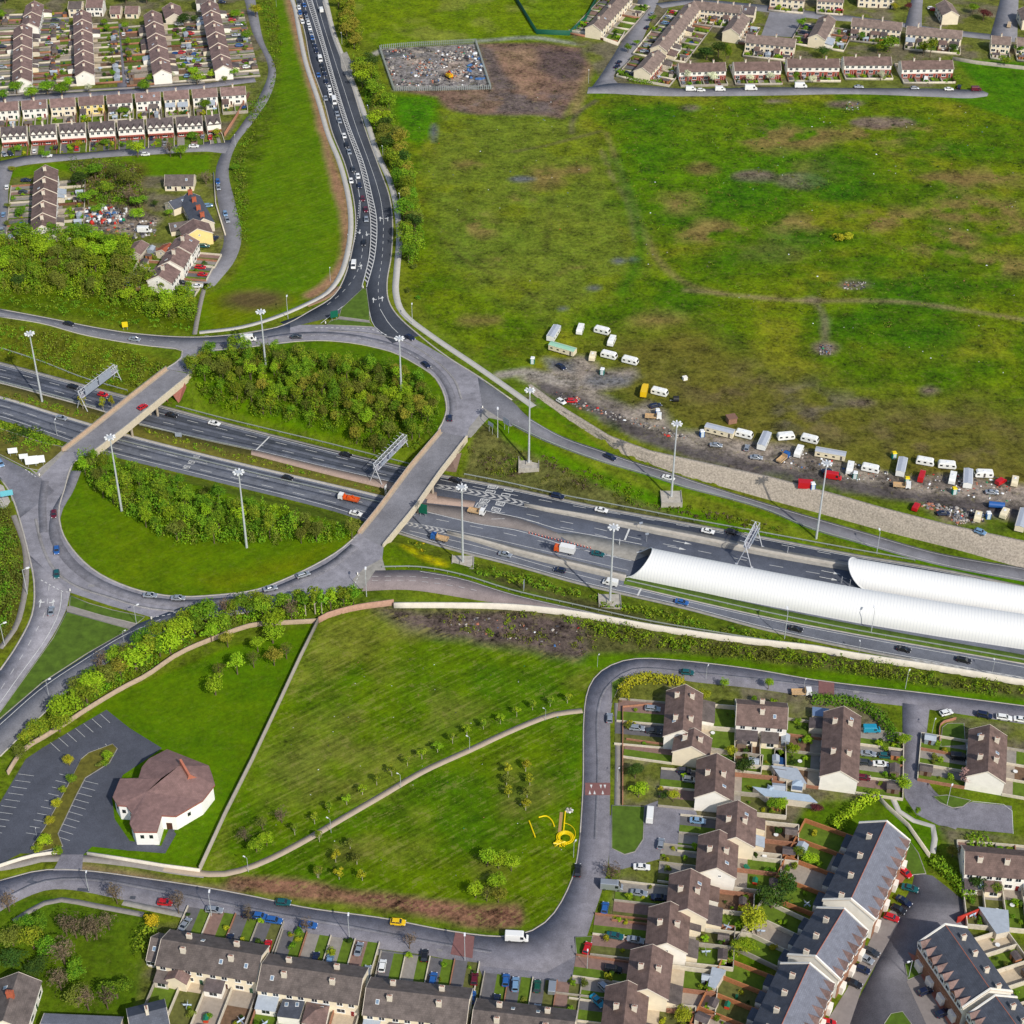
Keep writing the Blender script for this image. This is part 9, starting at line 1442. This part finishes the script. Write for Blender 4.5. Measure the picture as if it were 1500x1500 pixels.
area('timber_skids', [(820, 1190), (825, 1190), (820, 1236), (816, 1236)], mat('skid_timber', S(170, 136, 92), .9, .2, 3), dz=.1)
rubble('rubble', [(829, 1184), (838, 1184), (838, 1190), (829, 1190)], 30, .2, .5, np.array([.7, .1, 0, 0, .2, 0, 0, 0]))
# garden clutter: tables, trampolines, water butts, play things
CL = [proto('garden_table', [('top', MB().bar((0, 0, .7), (0, 0, .76), .65, 12), mat('table_white', S(230, 230, 226), .5)), ('leg', MB().bar((0, 0, 0), (0, 0, .7), .06, 6), STEEL)]),
      proto('trampoline', [('mat', MB().bar((0, 0, .62), (0, 0, .66), 1.4, 16), mat('trampoline_mat', (.02, .025, .04), .7)), ('rim', MB().bar((0, 0, .6), (0, 0, .68), 1.6, 16), mat('trampoline_rim', S(30, 70, 120), .6)), ('legs', MB().bar((1.3, 0, 0), (1.3, 0, .6), .04, 4).bar((-1.3, 0, 0), (-1.3, 0, .6), .04, 4).bar((0, 1.3, 0), (0, 1.3, .6), .04, 4).bar((0, -1.3, 0), (0, -1.3, .6), .04, 4), STEEL)]),
      proto('wheelie_bin', [('body', MB().box(-.3, .3, -.35, .35, .08, 1.0, tx=-.04, ty=-.04), mat('bin_green', S(24, 84, 60), .6)), ('lid', MB().box(-.34, .34, -.4, .38, 1.0, 1.1), mat('bin_green', (0, 0, 0)))]),
      proto('play_house', [('wall', MB().box(-.7, .7, -.6, .6, 0, 1.1), mat('play_red', S(206, 70, 44), .5)), ('roof', MB().add([(-.8, -.7, 1.1), (.8, -.7, 1.1), (.8, .7, 1.1), (-.8, .7, 1.1), (-.8, 0, 1.7), (.8, 0, 1.7)], [(0, 1, 5, 4), (2, 3, 4, 5), (1, 2, 5), (3, 0, 4)]), mat('play_green', S(30, 120, 90), .5))]),
      proto('washing_line', [('pole', MB().bar((0, 0, 0), (0, 0, 2.0), .04, 5), STEEL), ('arms', MB().bar((-1.3, 0, 1.95), (1.3, 0, 1.95), .03, 4).bar((0, -1.3, 1.95), (0, 1.3, 1.95), .03, 4), STEEL), ('washing', MB().box(-1.2, .9, -.02, .02, 1.2, 1.9).box(-.02, .02, -1.1, 1.0, 1.3, 1.9), mat('washing', S(190, 206, 226), .8, .3, 1.5))])]
CN = ['white garden table', 'round trampoline', 'green wheelie bin', "children's play house", 'washing line of clothes']
for p, w_, an in CLUT:
    k = int(rng.choice(5, p=[.3, .1, .25, .12, .23])); o = copy_tree(CL[k]); o.location = (p[0], p[1], .16); o.rotation_euler = (0, 0, rng.uniform(0, 3)); reg(o, CN[k]+' '+w_, ['table', 'trampoline', 'bin', 'play house'][k] if k < 4 else 'washing line', 'garden things '+w_, an)
for o in CL+SHM+[cone, slp]+list(VP.values())+list(TP.values()):
    def _rm(x):
        for c in KIDS.get(x, []): _rm(c)
        bpy.data.objects.remove(x)
    _rm(o)

# past 300 of a kind: the ones that show largest stay things, the rest become one mass
bpy.context.view_layer.update(); PAR = {}
for o in bpy.data.objects:
    if o.parent: PAR.setdefault(o.parent, []).append(o)
def fold(name, keep, new):
    global REG
    tops = [r for r in bpy.data.objects if r.parent is None and 'category' in r and r.name.split('.')[0] == name]; tops.sort(key=lambda o: (o.location-cam.location).length if o.location.length > 1 else 0); rest = tops[keep:]
    if not rest: return
    CO, LV, LT, MI = [], [], [], []; mats = []; nv = 0
    def rec(o):
        nonlocal nv
        if o.type == 'MESH':
            me = o.data; n = len(me.vertices); c = np.zeros(n*3, np.float32); me.vertices.foreach_get('co', c); M = np.array(o.matrix_world); c = c.reshape(-1, 3)@M[:3, :3].T+M[:3, 3]; CO.append(c); l = np.zeros(len(me.loops), np.int32); me.loops.foreach_get('vertex_index', l); LV.append(l+nv); t = np.zeros(len(me.polygons), np.int32); me.polygons.foreach_get('loop_total', t); LT.append(t); nv += n
            m = me.materials[0]; mats.append(m) if m not in mats else None; MI.append(np.full(len(t), mats.index(m), np.int32))
        for c in PAR.get(o, []): rec(c)
    for o in rest: rec(o)
    me = bpy.data.meshes.new(new); CO, LV, LT, MI = [np.concatenate(v) for v in (CO, LV, LT, MI)]; me.vertices.add(len(CO)); me.vertices.foreach_set('co', CO.astype(np.float32).ravel()); me.loops.add(len(LV)); me.loops.foreach_set('vertex_index', LV)
    me.polygons.add(len(LT)); me.polygons.foreach_set('loop_start', np.concatenate([[0], np.cumsum(LT)[:-1]]).astype(np.int32)); me.polygons.foreach_set('loop_total', LT); me.polygons.foreach_set('material_index', MI); [me.materials.append(m) for m in mats]; me.update(calc_edges=True); struct(link(new, me), 'stuff')
    gone = set(rest); REG = [r for r in REG if r[0] not in gone]
    def kill(o):
        for c in PAR.get(o, []): kill(c)
        bpy.data.objects.remove(o)
    for o in rest: kill(o)
fold('garden_wall', 290, 'distant_garden_walls'); fold('bush', 290, 'distant_bushes'); fold('woodland_tree', 295, 'distant_woodland')

# ------------------------------------------------------------------ names and labels
ORD = ['first', 'second', 'third', 'fourth', 'fifth', 'sixth', 'seventh', 'eighth', 'ninth', 'tenth']
def ordn(i): return ORD[i] if i < 10 else str(i+1)+('th' if 10 <= (i+1) % 100 <= 20 else {1: 'st', 2: 'nd', 3: 'rd'}.get((i+1) % 10, 'th'))
ALIVE = set(bpy.data.objects)
by = {}
for o, l, an in REG: by.setdefault(l, []).append((o, an))
dgroups = 0
for l, v in by.items():
    if len(v) < 2: continue
    an = v[0][1] or 'the traffic circle'; A0 = ANCH[an]; v.sort(key=lambda q: (q[0].location.x-A0[0])**2+(q[0].location.y-A0[1])**2); nm = v[0][0]['category']
    for i, (o, _) in enumerate(v):
        o['label'] = l+', '+('nearest ' if i == 0 else ordn(i)+' nearest ')+an
        if 'group' not in o: o['group'] = l
long_ = [o['label'] for o, l, a in REG if len(o['label'].split()) > 16]
print('objects', len(bpy.data.objects), 'too long', len(long_), long_[:12])
VN = {'car': 'car', 'van': 'van', 'truck': 'truck'}
